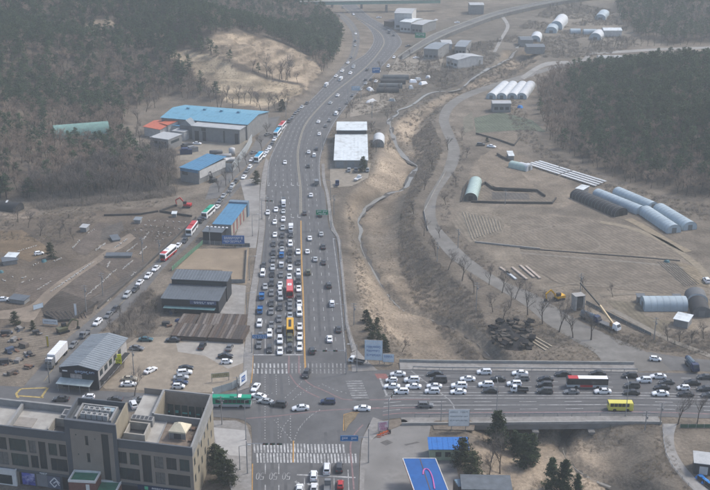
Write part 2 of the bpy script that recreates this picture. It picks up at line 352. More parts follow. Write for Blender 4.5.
road_e, EL, ER = road2('east_road', E_TOP, E_BOT, ASPH, RZ+0.012, 'grey asphalt road leading east over the stream')
W_TOP = [(300,378),(262,381),(251,387),(240,391),(212,394),(160,394),(100,391),(40,388),(0,386),(-90,382)]
W_BOT = [(300,440),(262,436),(249,424),(238,419),(212,417),(160,414),(100,410),(40,407),(0,406),(-90,402)]
road_w, WL, WR = road2('west_road', W_TOP, W_BOT, ASPH, RZ+0.006, 'narrow asphalt street behind the grey commercial block')
S_L = [(14,400),(26,384),(40,368),(61,344.6),(97,314),(143,273),(176,245),(198,217),(218.5,199),(236,178.6),(254,161),(272,140),(284,125),(297,112),(309,102),(324,86),(337,72),(348,58),(352,46),(352,34),(346,24),(336,14)]
S_R = [(50,398),(58,384),(70,367),(86,344),(110,324),(137,301),(163,269),(190,244),(210,220),(226,203),(245,181),(263,160),(279,143),(291,127),(303,114),(315,103),(329,88),(341,75),(354,61),(359,47),(359,33),(353,22),(342,12)]
S_L = S_L[:22]; S_R = S_R[:1]+S_R[2:] if len(S_R) > len(S_L) else S_R
road_s, SL, SR = road2('side_road', S_L, S_R, ASPH2, 0.045, 'two lane side road lined with waiting cars and buses')
C_L = [(604,372),(597,355),(573,340),(547,324),(520,304),(484,282),(452,261),(434,241),(424,224),(424,203),(435,184),(443,168),(447,147),(440,128),(438,118),(444,105),(462,93.5),(490,84),(520,75),(548,67),(575,62)]
C_R = [(672,371),(650,354),(610,336),(575,319),(537,294),(503,280),(473,259),(452,239),(438,221),(438,198),(448,181),(458,166),(461,150),(453,130),(450,119),(455,108),(468,98.5),(494,88.5),(523,80),(549,71),(575,65)]
C_L, C_R = [tuple(a*.92+b*.08 for a, b in zip(p, q)) if i > 3 else p for i, (p, q) in enumerate(zip(C_L, C_R))], [tuple(a*.92+b*.08 for a, b in zip(q, p)) if i > 3 else q for i, (p, q) in enumerate(zip(C_L, C_R))]
road_c, CLW, CRW = road2('curved_road', C_L, C_R, mat('pale_road', (0.172,0.164,0.15), 0.9, 0.22, 0.3, 0.1, var2=((0.128,0.12,0.108), 0.06, 0.45, 0.66)), 0.05, 'pale curving lane between the stream and the fields')
road_n, _, _ = road2('frontage_road', [(648,352),(680,357),(720,361),(820,368)], [(640,369),(672,370.5),(720,372),(820,375)], ASPH2, 0.047, 'short frontage road beside the east road')
# ================================================================ paint on the roads (flat marks, children of their road)
def dashes(mb, line, w, on=3.0, off=5.0, z=MZ, start=0.0):
    pts = resample(line, 0.5); n = len(pts); per = int((on+off)/0.5); k0 = int(on/0.5)
    i = int(start/0.5)
    while i < n-2:
        seg = pts[i:min(i+k0+1, n)] if off > 0 else pts[i:]
        seg = seg[::(4 if off > 0 else 6)]+([seg[-1]] if seg else [])
        for a, b in zip(seg, seg[1:]):
            d = (b-a)
            if d.length < 1e-4: continue
            s = Vector((-d.y, d.x)).normalized()*w/2
            mb.add([(a.x-s.x,a.y-s.y,z),(b.x-s.x,b.y-s.y,z),(b.x+s.x,b.y+s.y,z),(a.x+s.x,a.y+s.y,z)], [(3,2,1,0)])
        if off <= 0: break
        i += per
    return mb
def pxline(px): return [G2(p) for p in px]
def smooth(px): return [v.to_2d() for v in catmull([G2(p).to_3d() for p in px], 8)]
def flip_up(o):
    bm = bmesh.new(); bm.from_mesh(o.data)
    for f in bm.faces:
        f.normal_update()
        if f.normal.z < 0: f.normal_flip()
    bm.to_mesh(o.data); bm.free(); return o
m = MB()
for px in ([(265.2,332),(265.2,355)],[(275,325),(275,355)],[(285,325),(285.2,355)],[(294.8,325),(295,355)],): dashes(m, pxline(px), 0.22, 1, 0)
for px in ([(266,195),(270,240),(266.9,297),(265.5,330)],[(272,190),(277.5,240),(276.4,297),(275.2,324)],[(280,186),(286.3,240),(285.6,297),(285.1,324)],[(287,186),(294,240),(294.4,297),(294.7,324)],
           [(307.8,188),(310.6,240),(313.3,297),(315.6,354)],[(315.6,188),(319.5,240),(322.6,297),(327,354)],[(327,250),(331,297),(337,352)]):
    dashes(m, smooth(px), 0.16)
iu = 6*15; 
for f in (0.25,0.5,0.75): dashes(m, [ML[i].lerp(MC[i], f) for i in range(iu, len(ML))], 0.15)
for f in (0.33,0.66): dashes(m, [MC[i].lerp(MR[i], f) for i in range(iu, len(ML))], 0.15)
dashes(m, [ML[i].lerp(MC[i], 0.03) for i in range(iu, len(ML))], 0.18, 1, 0); dashes(m, [MC[i].lerp(MR[i], 0.96) for i in range(iu, len(ML))], 0.18, 1, 0)
dashes(m, smooth([(345,352),(340,297),(337,269),(333,238)]), 0.18, 1, 0)
for px in ([(253.5,355),(304,355)],[(297,475),(328,476.5),(357,478)]): dashes(m, pxline(px), 0.55, 1, 0)
for px in ([(265.3,464),(265.3,482),(265,525)],[(278.8,464),(278.8,525)]): dashes(m, pxline(px), 0.22, 5, 5)
for px in ([(304.5,478),(304.8,525)],[(318,478),(318.5,525)],[(334,478),(335,525)],[(348,470),(350,525)]): dashes(m, pxline(px), 0.2, 1, 0)
for px in ([(265,375),(265,442)],[(276,375),(276.5,396)],[(288.5,377),(289.5,386)],[(278,419),(278.3,441)],[(290.5,416),(290.5,441)],
           [(312,415),(303,424),(297,433),(293.7,443)],[(290.5,418),(284,426),(281,434),(280.5,441)],[(274,420),(281,428),(288,436),(293,443)],[(320,410),(308,418),(301,426),(297,431)],
           [(293,400),(302,392),(314,384)],[(300,395),(312,388),(330,384)],[(285,398),(296,388),(303,380)],[(322,384),(332,389),(345,393),(356,395)],[(249,405),(262,398),(275,392)]):
    dashes(m, smooth(px), 0.2, 0.6, 0.9)
def arrow(mb, px, py, kind, rot=0.0, s=1.0):
    c = G(px, py); mb2 = MB()
    mb2.add([(-.09,-2.4,0),(.09,-2.4,0),(.09,1.0,0),(-.09,1.0,0)], [(0,1,2,3)])
    if kind == 'S': mb2.add([(-.38,.9,0),(.38,.9,0),(0,2.4,0)], [(0,1,2)])
    else:
        mb2.add([(-.09,.6,0),(-.09,1.1,0),(-.7,1.5,0),(-.7,1.1,0)], [(0,1,2,3)]); mb2.add([(-.65,.6,0),(-.65,2.0,0),(-1.25,1.3,0)], [(0,1,2)])
    cr, sr = math.cos(rot), math.sin(rot)
    mb.add([(c.x+s*(x*cr-y*sr), c.y+s*(x*sr+y*cr), MZ) for x,y,z in mb2.v], mb2.f)
for px, py in ((299,485),(298,500),(311.5,487)): arrow(m, px, py, 'L')
for px, py in ((291.2,216.5),(297.7,216.5),(291.2,184.5),(297.2,184.5)): arrow(m, px, py, 'L', math.pi, 1.2)
for px, py in ((269.5,217),(276,217),(283.5,217),(269,184.5),(276,184.5),(283.5,184.5)): arrow(m, px, py, 'S', math.pi, 1.1)
# the painted 50 of the departing lanes (reads from the north)
def stroke(mb, c, pts, w, sx, sy, rot):
    cr, sr = math.cos(rot), math.sin(rot)
    q = [Vector((c.x+sx*x*cr-sy*y*sr, c.y+sx*x*sr+sy*y*cr)) for x, y in pts]
    for a, b in zip(q, q[1:]):
        d = (b-a).normalized(); s = Vector((-d.y, d.x))*w/2; a = a-d*w/2; b = b+d*w/2
        mb.add([(a.x-s.x,a.y-s.y,MZ),(b.x-s.x,b.y-s.y,MZ),(b.x+s.x,b.y+s.y,MZ),(a.x+s.x,a.y+s.y,MZ)], [(3,2,1,0)])
FIVE = [(0.45,1),(-0.4,1),(-0.45,0.1),(0.1,0.25),(0.45,-0.1),(0.45,-0.6),(0.1,-1),(-0.45,-0.85)]
ZERO = [(0,1),(0.35,0.75),(0.45,0),(0.35,-0.75),(0,-1),(-0.35,-0.75),(-0.45,0),(-0.35,0.75),(0,1)]
for px in (260,273.2,286.2):
    c = G(px, 476.4)
    for g, dx in ((FIVE,0.55),(ZERO,-0.55)): stroke(m, Vector((c.x+dx, c.y)), g, 0.16, 0.85, 1.55, math.pi)
flip_up(m.build('lane_marking', WHITE, main_road))
m = MB()
def zebra(mb, x0, x1, ya, yb, n, w, slant=0.0, ya2=None, yb2=None):
    for k in range(n):
        t = (k+0.5)/n; xa = x0+(x1-x0)*t; q0 = ya+((ya2 or ya)-ya)*t; q1 = yb+((yb2 or yb)-yb)*t
        a = G(xa, q0); b = G(xa+slant, q1); mb.add([(a.x-w/2,a.y,MZ),(a.x+w/2,a.y,MZ),(b.x+w/2,b.y,MZ),(b.x-w/2,b.y,MZ)], [(3,2,1,0)])
zebra(m, 252.5, 288, 363.6, 368, 9, 0.5, 0.2); zebra(m, 251.5, 288.5, 369.2, 373.8, 9, 0.5, 0.2)
zebra(m, 252.5, 306, 444, 452.8, 16, 0.46, 0.6); zebra(m, 255.5, 309, 453.6, 463, 16, 0.46, 0.6)
zebra(m, 306, 345, 444.5, 453.2, 11, 0.46, 0.8); zebra(m, 309, 357, 454, 463.4, 14, 0.46, 0.8)
flip_up(m.build('crosswalk_stripes', WHITE, main_road))
m = MB()
zebra(m, 290, 347, 363.6, 368, 14, 0.4, 0.2); zebra(m, 290, 347, 369.2, 373.6, 14, 0.4, 0.2)
for k in range(9):
    y = 381+k*2.35; a = G(345.5+k*0.9, y); b = G(362+k*0.9, y-0.3); c = G(362.3+k*0.9, y+0.9); d = G(345.9+k*0.9, y+1.2)
    m.add([(v.x,v.y,MZ+.012) for v in (a,b,c,d)], [(0,3,2,1)])
for k in range(5):                              # crossing at the mouth of the curved lane
    a = G(619+k*2.9, 370.0); b = G(622+k*2.7, 363.5); m.add([(a.x-.3,a.y,MZ+.012),(a.x+.3,a.y,MZ+.012),(b.x+.3,b.y,MZ+.012),(b.x-.3,b.y,MZ+.012)], [(3,2,1,0)])
flip_up(m.build('worn_crosswalk_stripes', WORN, main_road))
m = MB()
i0 = [i for i, c in enumerate(MC) if c.y > 306][0]; i1 = [i for i, c in enumerate(MC) if c.y > 447][0]
dashes(m, MC[i0:i1], 0.5, 1, 0, z=MZ+.003); dashes(m, MC[:12], 0.42, 1, 0, z=MZ+.003); dashes(m, pxline([(293.5,441),(293.2,463)]), 0.35, 1, 0, z=MZ+.003)
dashes(m, pxline([(253,356),(252.3,375),(251,384)]), 0.3, 1, 0); dashes(m, pxline([(252.6,464),(251.8,525)]), 0.25, 1, 0)
dashes(m, smooth([(343.5,431),(343.8,420),(344.5,414),(352,412.5),(360,413)]), 0.25, 1, 0, z=MZ+.02)
flip_up(m.build('yellow_centre_line', YEL, main_road))
m = MB(); YW = mat('road_paint_pale', (0.34,0.30,0.22), 0.85, 0.3, 1.0)
dashes(m, [MC[i]+Vector((0.25,0)) for i in range(i1, len(MC))], 0.22, 1, 0); dashes(m, [MC[i]-Vector((0.35,0)) for i in range(i1, len(MC))], 0.22, 1, 0)
flip_up(m.build('pale_centre_line', YW, main_road))
m = MB()
for px in ([(290,375),(296,384),(306,391.5),(320,398)],[(300,374),(310,384.5),(327,392),(341,399),(353,400.5)],[(246,418.8),(277,416.3),(308.6,412.4),(336,410),(354,409.3),(380,408)],
           [(289,356),(288.7,374)],[(299,356),(299,374)],[(363,425),(355,434),(350.5,445),(352,467),(354,490)]): dashes(m, smooth(px), 0.42, 1, 0, z=MZ+.016)
flip_up(m.build('pink_guide_line', PINK, main_road))
# darker oil and tyre streaks along each lane
OILS = mat('tyre_streak', (0.078,0.078,0.080), 0.85, 0.2, 0.3, 0, var2=((0.10,0.101,0.104), 0.05, 0.45, 0.6))
m = MB()
def streak(line, w): dashes(m, line, w, 1, 0, z=RZ+.008)
LS = [[(259.5,355),(261.5,297),(266.5,240),(268.5,195)],[(270,355),(271.5,297),(273.6,240),(276,190)],[(280,355),(281,297),(282,240),(283.5,186)],[(290,355),(290,297),(290.2,240),(290.5,186)],[(299.5,355),(298.7,297),(297.7,240),(297,186)],[(310,355),(308.3,297),(306,240),(304.3,188)],[(321,355),(318,297),(315,240),(311.7,188)],[(332,355),(326.8,297),(323,240),(319.5,188)]]
for l in LS: streak(smooth(l), 0.85)
for x0, x1 in ((259.5,259.3),(270,272),(280,285.5),(310,311),(321,326),(332,340)): streak(smooth([(x0,362),((x0*.7+x1*.3),390),((x0*.3+x1*.7),425),(x1,443),(x1+.3,500)]), 0.8)
for f in (0.125,0.375,0.625,0.875): streak([ML[i].lerp(MC[i], f) for i in range(6*15, len(ML))], 0.8)
for f in (0.17,0.5,0.83): streak([MC[i].lerp(MR[i], f) for i in range(6*15, len(ML))], 0.8)
flip_up(m.build('tyre_streak', OILS, main_road))
# east road
def elerp(f, i): return EL[i].lerp(ER[i], f)
ie = [i for i, p in enumerate(EL) if p.x > 9][0]; n_e = len(EL)
def efrac(f): return [elerp(f, i) for i in range(ie, n_e)]
m = MB()
for f in (0.115,0.235,0.355): dashes(m, efrac(f), 0.2, 3, 5, z=MZ+.012)
for f in (0.485,0.545,0.605,0.75): dashes(m, efrac(f), 0.25, 1, 0, z=MZ+.012)
for f in (0.68,0.835): dashes(m, efrac(f), 0.22, 5, 8, z=MZ+.012)
dashes(m, pxline([(380,378.5),(387,396)]), 0.6, 1, 0, z=MZ+.012)
flip_up(m.build('lane_marking', WHITE, road_e)); m = MB()
for px in ([(411,371),(432,387),(452,402),(456,414)],[(548,362),(562,370)]): dashes(m, pxline(px), 0.4, 1, 0, z=MZ+.013)
flip_up(m.build('deck_joint', WORN, road_e))
m = MB()
for f in (0.06,0.175,0.295,0.42,0.64,0.715,0.79,0.87): dashes(m, efrac(f), 0.75, 1, 0, z=RZ+.017)
flip_up(m.build('tyre_streak', OILS, road_e))
m = MB(); dashes(m, efrac(0.905), 0.5, 1, 0, z=MZ+.012); dashes(m, pxline([(352,400.3),(430,399.5)]), 0.4, 1, 0, z=MZ+.012); dashes(m, pxline([(355,409),(430,407.5)]), 0.4, 1, 0, z=MZ+.012)
flip_up(m.build('pink_guide_line', PINK, road_e))
m = MB(); a = [G(374.5,374), G(386,374), G(389,379), G(377.5,379)]; m.add([(v.x,v.y,MZ+.01) for v in a], [(0,1,2,3)])
flip_up(m.build('red_surfacing', mat('road_red', (0.22,0.10,0.09), 0.9, 0.25, 1.0), road_e))
m = MB(); dashes(m, [a.lerp(b, 0.5) for a, b in zip(SL, SR)][6:], 0.2, 1, 0, z=0.058); flip_up(m.build('centre_line', mat('road_paint_dull_yellow', (0.25,0.2,0.1), 0.85, 0.3, 1.0), road_s))
m = MB()
for px in ([(21,389),(48,388)],[(19,396),(45,398)],[(21,389),(14,396),(19,398)],[(48,388),(41,398)]): dashes(m, pxline(px), 0.7, 1, 0, z=0.075)
flip_up(m.build('yellow_box_marking', mat('road_paint_box_yellow', (0.36,0.27,0.10), 0.85, 0.35, 1.2), road_w))
# ================================================================ pavements, aprons, lots and paths
def poly(name, px, z, m, label, thick=0.0):
    w = polyw(px)
    o = MB().prism(w, z-thick, z).build(name, m) if thick else sheet(name, w, z, m)
    return tag(o, label, kind='structure')
def walk(name, Lpx, Rpx, m, label, z=0.17):
    l = smooth(Lpx); r = smooth(Rpx); return tag(ribbon(name, l, r, z, m, 0.25), label, kind='structure')
walk('pavement', [(237,392),(243,372),(244,355),(247,325),(249.5,297),(254,269),(258,240),(259,225),(260,195),(262,175),(266,158)], [(249,388),(252,372),(253,355),(254.5,325),(256.1,297),(260,269),(263.5,240),(265,225),(265.5,195),(266,186),(268.6,161)], PAVE, 'pale concrete pavement along the queueing lanes')
walk('pavement', [(352,352),(345.5,325),(343,297),(340.3,269),(337,240),(331,230),(329.5,222),(326,195),(322.5,180),(321.5,164)], [(357,350),(349,325),(346,297),(343.3,269),(340,240),(336,231),(333,222),(329,195),(325.5,180),(324.5,164)], PAVE, 'narrow pavement on the stream side of the avenue')
poly('pavement_corner', [(210,421),(236,421),(247,426),(251.5,441),(251.5,490),(250.5,525),(232,525),(231,490),(222,468),(213,450),(207,436)], 0.16, PAVE, 'paved street corner beside the grey commercial block', 0.2)
poly('pavement_tile_panel', [(213,428),(246,431),(247,457),(230,456),(216,444)], 0.175, mat('pale_tiles', (0.33,0.32,0.305), 0.9, 0.12, 0.6), 'paler paved panel at the street corner')
poly('forecourt', [(357,525),(361,470),(364,448),(372,440),(388,431),(405,423),(411,418.5),(427,418.5),(431,425),(428,440),(440,452),(455,462),(470,525)], 0.10, mat('forecourt_concrete', (0.205,0.197,0.186), 0.9, 0.18, 0.4, 0.1, var2=((0.15,0.143,0.134), 0.1, 0.45, 0.68)), 'worn concrete forecourt of the filling station')
m = MB()
for pp in ([(380,443),(387,440),(393,443),(386,446)],[(404,445),(417,442),(420,443),(406,446)]): w = polyw(pp); m.add([(x,y,0.115) for x,y in w], [(3,2,1,0)])
flip_up(m.build('oil_stain', mat('oil_stain', (0.10,0.095,0.09), 0.9, 0.3, 1.0), bpy.data.objects['forecourt']))
GRASS = mat('dry_grass', (0.21,0.165,0.105), 0.95, 0.3, 0.8, 0.4, spec=0.1, var2=((0.14,0.11,0.075), 0.3, 0.4, 0.65))
poly('traffic_island', [(343.8,416),(349,413.6),(358,413.4),(355,419),(349,425),(345,432)], 0.2, GRASS, 'triangular traffic island of dry grass', 0.25)
poly('traffic_island', [(384,424),(391,420.5),(404,420),(408,422),(398,427),(386,432),(380,434)], 0.2, mat('island_soil', (0.15,0.125,0.10), 0.95, 0.3, 0.8), 'soil bed between slip lane and forecourt', 0.25)
poly('traffic_island', [(432,424),(436,421),(470,420.5),(475,424),(474,431),(434,430)], 0.22, MATS['island_soil'], 'kerbed soil bed under the white billboard', 0.27)
poly('pavement', [(350.5,354),(357,350),(368,362),(378,371),(352,372)], 0.15, PAVE, 'paved corner beside the billboard', 0.2)
walk('pavement', [(373,417.5),(368,428),(362.5,440),(360.5,455),(359.5,490),(361,525)], [(385,422),(379,433),(370,443),(366,456),(364,490),(365,525)], PAVE, 'pavement strip beside the slip lane', 0.14)
poly('slip_lane', [(340,428),(350,415),(388,416),(382,421),(372,417.5),(367,428),(361.5,440),(359.5,455),(358.5,490),(345,490)], 0.05, ASPH, 'curved slip lane beside the traffic island')
poly('gravel_lot', [(126,345),(136,338),(243,333),(247,360),(242,374),(230,387),(212,393),(105,389),(102,386),(124,368)], 0.05, mat('gravel_lot', (0.275,0.235,0.185), 0.95, 0.2, 0.5, 0.3, spec=0.1, var2=((0.205,0.175,0.138), 0.09, 0.42, 0.68)), 'sandy gravel car park')
poly('gravel_lot_concrete', [(176,343),(243,338),(246,362),(228,369),(205,356),(178,352)], 0.058, mat('lot_concrete', (0.30,0.28,0.25), 0.9, 0.18, 0.4, 0.1), 'concrete strip of the car park')
poly('dirt_lot', [(197,249),(249,247.5),(246.5,285),(225,281),(222,270),(176,269)], 0.05, mat('sandy_lot', (0.27,0.215,0.155), 0.95, 0.2, 0.4, 0.3, spec=0.1, var2=((0.20,0.16,0.118), 0.1, 0.42, 0.68)), 'empty fenced sandy lot')
poly('concrete_yard', [(223,283),(246,286),(244,320),(226,316),(218,312)], 0.052, CONC, 'concrete yard beside the black shop')
poly('concrete_yard', [(240,180),(260,178),(259,225),(256,248),(236,248),(236,235),(246,205)], 0.048, mat('pale_concrete', (0.26,0.25,0.235), 0.9, 0.18, 0.3, 0.1, var2=((0.19,0.18,0.168), 0.1, 0.45, 0.68)), 'pale concrete yard beside the striped wall shop')
poly('concrete_yard', [(183,128),(252,132),(248,150),(214,160),(180,160)], 0.05, mat('yard_dust', (0.23,0.205,0.165), 0.95, 0.2, 0.3, 0.1), 'dusty yard in front of the blue roofed factory')
poly('concrete_yard', [(210,186),(237,160),(249,152),(256,140),(268,118),(280,116),(270,140),(252,160),(232,180),(218,198),(205,200)], 0.042, ASPH2, 'paved strip between factory wall and side road')
walk('dirt_path', [(112,246),(90,262),(66,276),(46,291),(32,304),(16,309),(-10,312),(-60,320)], [(119,249),(97,264),(75,279),(56,294),(42,308),(30,322),(0,319),(-60,330)], DIRT, 'sandy track between allotment fields', 0.05)
walk('dirt_path', [(98,245),(112,243),(130,233)], [(100,249),(118,250),(136,238)], DIRT, 'sandy track stub beside the allotments', 0.052)
walk('concrete_path', [(663.5,424),(664,440),(667,455),(673,467),(683,479),(697,493),(725,516)], [(677,424),(674,435),(675,448),(681,461),(692,475),(707,489),(740,512)], CONC, 'pale concrete footpath curving along the stream bank', 0.08)
walk('dirt_path', [(0,209),(22,212),(34,208)], [(0,218),(26,219),(40,212)], DIRT, 'dusty track beside the black tunnel shed', 0.05)
poly('gravel_yard', [(330,164),(371,163),(368,178),(352,186),(330,188)], 0.05, mat('yard_gravel', (0.235,0.205,0.165), 0.95, 0.22, 0.4, 0.2), 'gravel yard in front of the white roofed shed')
poly('gravel_yard', [(352,100),(385,92),(398,96),(378,112),(350,117)], 0.05, MATS['yard_gravel'], 'bare plot behind the white roofed shed')
# lots and roads in the far valley
poly('gravel_yard', [(398,56),(424,48),(444,56),(440,70),(405,76),(385,80)], 0.05, MATS['yard_gravel'], 'yard of the nursery sheds')
walk('far_road', [(586,53),(625,50.2),(664,48),(712,46.5),(800,44)], [(586,55),(625,52.6),(664,50.2),(712,48.7),(800,46)], CONC, 'far lane lined with bare trees', 0.06)
walk('far_road', [(520,77),(545,62.5),(580,60),(586,52)], [(524,79.5),(547,66),(584,62.5),(590,55)], CONC, 'far lane bend near the sheds', 0.06)
walk('far_road', [(493,52),(500,38),(506,26),(500,16)], [(496,52),(503.5,38),(509.5,26),(504,16)], CONC, 'far lane crossing the upper valley', 0.06)
# creek water: long ribbons a little below the bed
WATER = mat('creek_water', (0.19,0.175,0.145), 0.3, 0.25, 0.5, 0.04, spec=0.5)
wl = []; wr = []
for i, p in enumerate(CREEK):
    a = Vector(CREEK[max(i-1,0)]); b = Vector(CREEK[min(i+1,len(CREEK)-1)]); t = (b-a).normalized(); s = Vector((-t.y,t.x))
    wd = (0.28+0.62*min(1,max(0,(Vector(p).y-395)/90)))*max(.35,1+1.9*float(vnoise(p[0]+40,p[1],7))); wl.append(Vector(p)+s*wd); wr.append(Vector(p)-s*wd)
creek = ribbon('creek', wl, wr, lambda p: -5.52, WATER)
zc = H(np.array([p[0] for p in CREEK]), np.array([p[1] for p in CREEK]))
zc = np.array([np.mean(zc[max(0,i-4):i+5]) for i in range(len(zc))])+np.array([0.10+0.24*min(1,max(0,(p[1]-400)/110)) for p in CREEK])
for i in range(len(CREEK)):
    for k in (0, 1): creek.data.vertices[2*i+k].co.z = zc[i]
creek.data.update(); tag(creek, 'shallow creek winding through the sandy bed', kind='structure')
bl, br = [], []
for i, p in enumerate(CREEK):
    a = Vector(CREEK[max(i-1,0)]); b = Vector(CREEK[min(i+1,len(CREEK)-1)]); t = (b-a).normalized(); s = Vector((-t.y,t.x)); q = 0.5+0.35*min(1,max(0,(p[1]-395)/90))
    bl.append(Vector(p)+s*max(.3, q+2.4*float(vnoise(p[0]+7,p[1]*1.1,4))+.55)); br.append(Vector(p)-s*max(.3, q+2.4*float(vnoise(p[0]+77,p[1]*1.1,4))+.45))
bed = ribbon('creek_bed', bl, br, lambda p: 0.0, mat('wet_mud', (0.062,0.054,0.044), .6, .3, .8, .2)); tag(bed, 'dark wet mud along the edges of the creek', kind='structure')
for i in range(len(CREEK)):
    for k in (0, 1): bed.data.vertices[2*i+k].co.z = zc[i]-.02+.12*float(vnoise(CREEK[i][0],CREEK[i][1],4))
bed.data.update()
# ================================================================ bridge
def span(px0, px1, line): return [p for p in line if px0 < p.x < px1]
xa, xb = G(396,395).x, G(664,405).x
eT = span(xa, xb, EL); eB = span(xa, xb, ER)
bridge = empty('road_bridge', (0,0,0), 0, 'concrete road bridge carrying the east road over the stream', 'bridge')
nT = [Vector((p.x, p.y+5.6)) for p in eT]; sB = [Vector((p.x, p.y-4.4)) for p in eB]
DECK = mat('bridge_concrete', (0.20,0.195,0.185), 0.9, 0.25, 0.5, 0.1, var2=((0.13,0.125,0.118), 0.25, 0.45, 0.7))
k = min(len(nT), len(sB)); nT = resample(nT, (nT[-1]-nT[0]).length/20)[:20]; sB = resample(sB, (sB[-1]-sB[0]).length/20)[:20]
ribbon('deck_slab', nT, sB, -0.02, DECK, 1.35, bridge)
eT2 = resample(eT, 4.0); eB2 = resample(eB, 4.0)
kk = len(eT2); n2 = [Vector((p.x, p.y+5.5)) for p in eT2]; ribbon('north_walkway', n2, eT2, 0.2, PAVE, 0.2, bridge)
s2 = [Vector((p.x, p.y-4.3)) for p in eB2]; ribbon('south_walkway', eB2, s2, 0.2, PAVE, 0.2, bridge)
def wall_line(name, pts, w, z0, z1, m, parent):
    l = offset_line(pts, -w/2); r = offset_line(pts, w/2); return ribbon(name, l, r, z1, m, z1-z0, parent)
PARA = mat('parapet_concrete', (0.29,0.285,0.27), 0.9, 0.2, 0.6, 0.05)
wall_line('parapet', [Vector((p.x, p.y+5.3)) for p in eT2], 0.35, 0.18, 1.05, PARA, bridge); wall_line('parapet', [Vector((p.x, p.y-4.1)) for p in eB2], 0.35, 0.18, 0.85, PARA, bridge)
STEEL = mat('galvanised_steel', (0.33,0.34,0.35), 0.5, 0.15, 1.0, 0, 0.5)
def rail(parent, pts, h=0.75, posts=4.0, name='guard_rail', m=STEEL, z=0.2):
    mb = MB(); pp = [(p.x,p.y,z+h) for p in pts]
    for a, b in zip(pp, pp[1:]): mb.bar(a, b, 0.08, 0.32)
    mb.build(name, m, parent); post = None
    for p in resample(pts, posts):
        if post is None: post = MB().bar((0,0,-.1),(0,0,h+.1), 0.12).build(name+'_post', m, parent)
        else: c = post.copy(); COL.objects.link(c); post = c
        post.location = (p.x, p.y, z)
rail(bridge, [Vector((p.x,p.y+.4)) for p in eB2][1:], name='south_guard_rail'); rail(bridge, [Vector((p.x,p.y+.5)) for p in eT2][1:], name='north_guard_rail')
for px in (536, 592):
    a = G(px, 427); m = MB()
    for dy in (0.5, 8, 16, 24, 32, 38): m.tube([(a.x,a.y+dy,-8),(a.x,a.y+dy,-1.3)], 0.75, 10)
    m.box(a.x-0.9,a.x+0.9,a.y-0.5,a.y+39.5,-2.0,-1.38); m.build('pier', DECK, bridge)
for px, dx in ((462,-4),(660,0)):
    a = G(px, 427); MB().box(a.x-0.7,a.x+0.7,a.y+0.3,a.y+40,-6,-1.38).build('abutment', DECK, bridge)
# ================================================================ vehicles (prototype meshes, then copies)
PAINT = mat('car_paint', (0.5,0.5,0.5), 0.28, 0.06, 0.8, 0, 0.0, 0.5, obcol=True)
GLASS = mat('car_glass', (0.018,0.021,0.025), 0.12, 0.0, spec=0.5)
TYRE = mat('tyre_rubber', (0.02,0.02,0.02), 0.85, 0.1, 4)
LAMP = mat('headlight_lens', (0.6,0.6,0.58), 0.2, 0.0); TAIL = mat('tail_light_lens', (0.35,0.015,0.015), 0.3, 0.0)
TRIM = mat('black_trim', (0.025,0.025,0.027), 0.6, 0.1, 3)
COLORS = dict(white=(0.76,0.77,0.78), silver=(0.40,0.42,0.43), grey=(0.15,0.155,0.16), dark=(0.045,0.047,0.05), black=(0.014,0.014,0.016),
  blue=(0.015,0.15,0.40), navy=(0.02,0.035,0.085), red=(0.42,0.022,0.022), teal=(0.035,0.10,0.115), yellow=(0.62,0.34,0.02), olive=(0.10,0.10,0.055), beige=(0.40,0.36,0.28))
CNAME = dict(white='white', silver='silver', grey='grey', dark='dark grey', black='black', blue='bright blue', navy='dark blue', red='red', teal='dark teal', yellow='yellow', olive='olive', beige='beige')
def loft(mb, st):
    b = len(mb.v)
    for y, wb, wm, wt, zb, zm, zt in st: mb.v += [(-wb,y,zb),(-wm,y,zm),(-wt,y,zt),(wt,y,zt),(wm,y,zm),(wb,y,zb)]
    for i in range(len(st)-1):
        for k in range(6): k2 = (k+1) % 6; mb.f.append((b+i*6+k, b+i*6+k2, b+(i+1)*6+k2, b+(i+1)*6+k))
    mb.f.append(tuple(b+k for k in range(6))[::-1]); mb.f.append(tuple(b+(len(st)-1)*6+k for k in range(6))); return mb
def fixn(o):
    bm = bmesh.new(); bm.from_mesh(o.data); bmesh.ops.recalc_face_normals(bm, faces=bm.faces[:]); bm.to_mesh(o.data); bm.free(); return o
def cabin(mb, y0, y1, t0, t1, wb, wt, zb, zt):
    r = 0.1
    mb.add([(-wb,y0,zb),(wb,y0,zb),(wb,y1,zb),(-wb,y1,zb),(-wt,t0,zt-.06),(wt,t0,zt-.06),(wt,t1,zt-.06),(-wt,t1,zt-.06),(-wt+r,t0+r,zt),(wt-r,t0+r,zt),(wt-r,t1-r,zt),(-wt+r,t1-r,zt)],
      [(0,1,5,4),(1,2,6,5),(2,3,7,6),(3,0,4,7),(4,5,9,8),(5,6,10,9),(6,7,11,10),(7,4,8,11),(8,9,10,11),(3,2,1,0)])
def quad_on(a, b, c, d, u0, u1, v0, v1, off):
    a, b, c, d = map(Vector, (a,b,c,d)); n = (b-a).cross(d-a).normalized()*off
    f = lambda u, v: (a*(1-u)+b*u)*(1-v)+(d*(1-u)+c*u)*v+n
    return [f(u0,v0), f(u1,v0), f(u1,v1), f(u0,v1)]
def panel(name, quads, m, parent):
    mb = MB()
    for q in quads: mb.add(q, [(0,1,2,3)])
    return mb.build(name, m, parent)
CARS = dict(  # length, half width, hood z, belt z, roof z, cabin base y0,y1, cabin top y0,y1
  sedan=(4.75,0.91,0.86,0.96,1.44,-1.75,1.10,-1.00,0.30), suv=(4.6,0.94,1.02,1.08,1.68,-2.18,1.12,-1.90,0.42),
  hatchback=(3.7,0.82,0.90,0.98,1.50,-1.72,1.05,-1.45,0.35), van=(5.1,0.97,1.12,1.15,1.92,-2.45,1.75,-2.25,0.95))
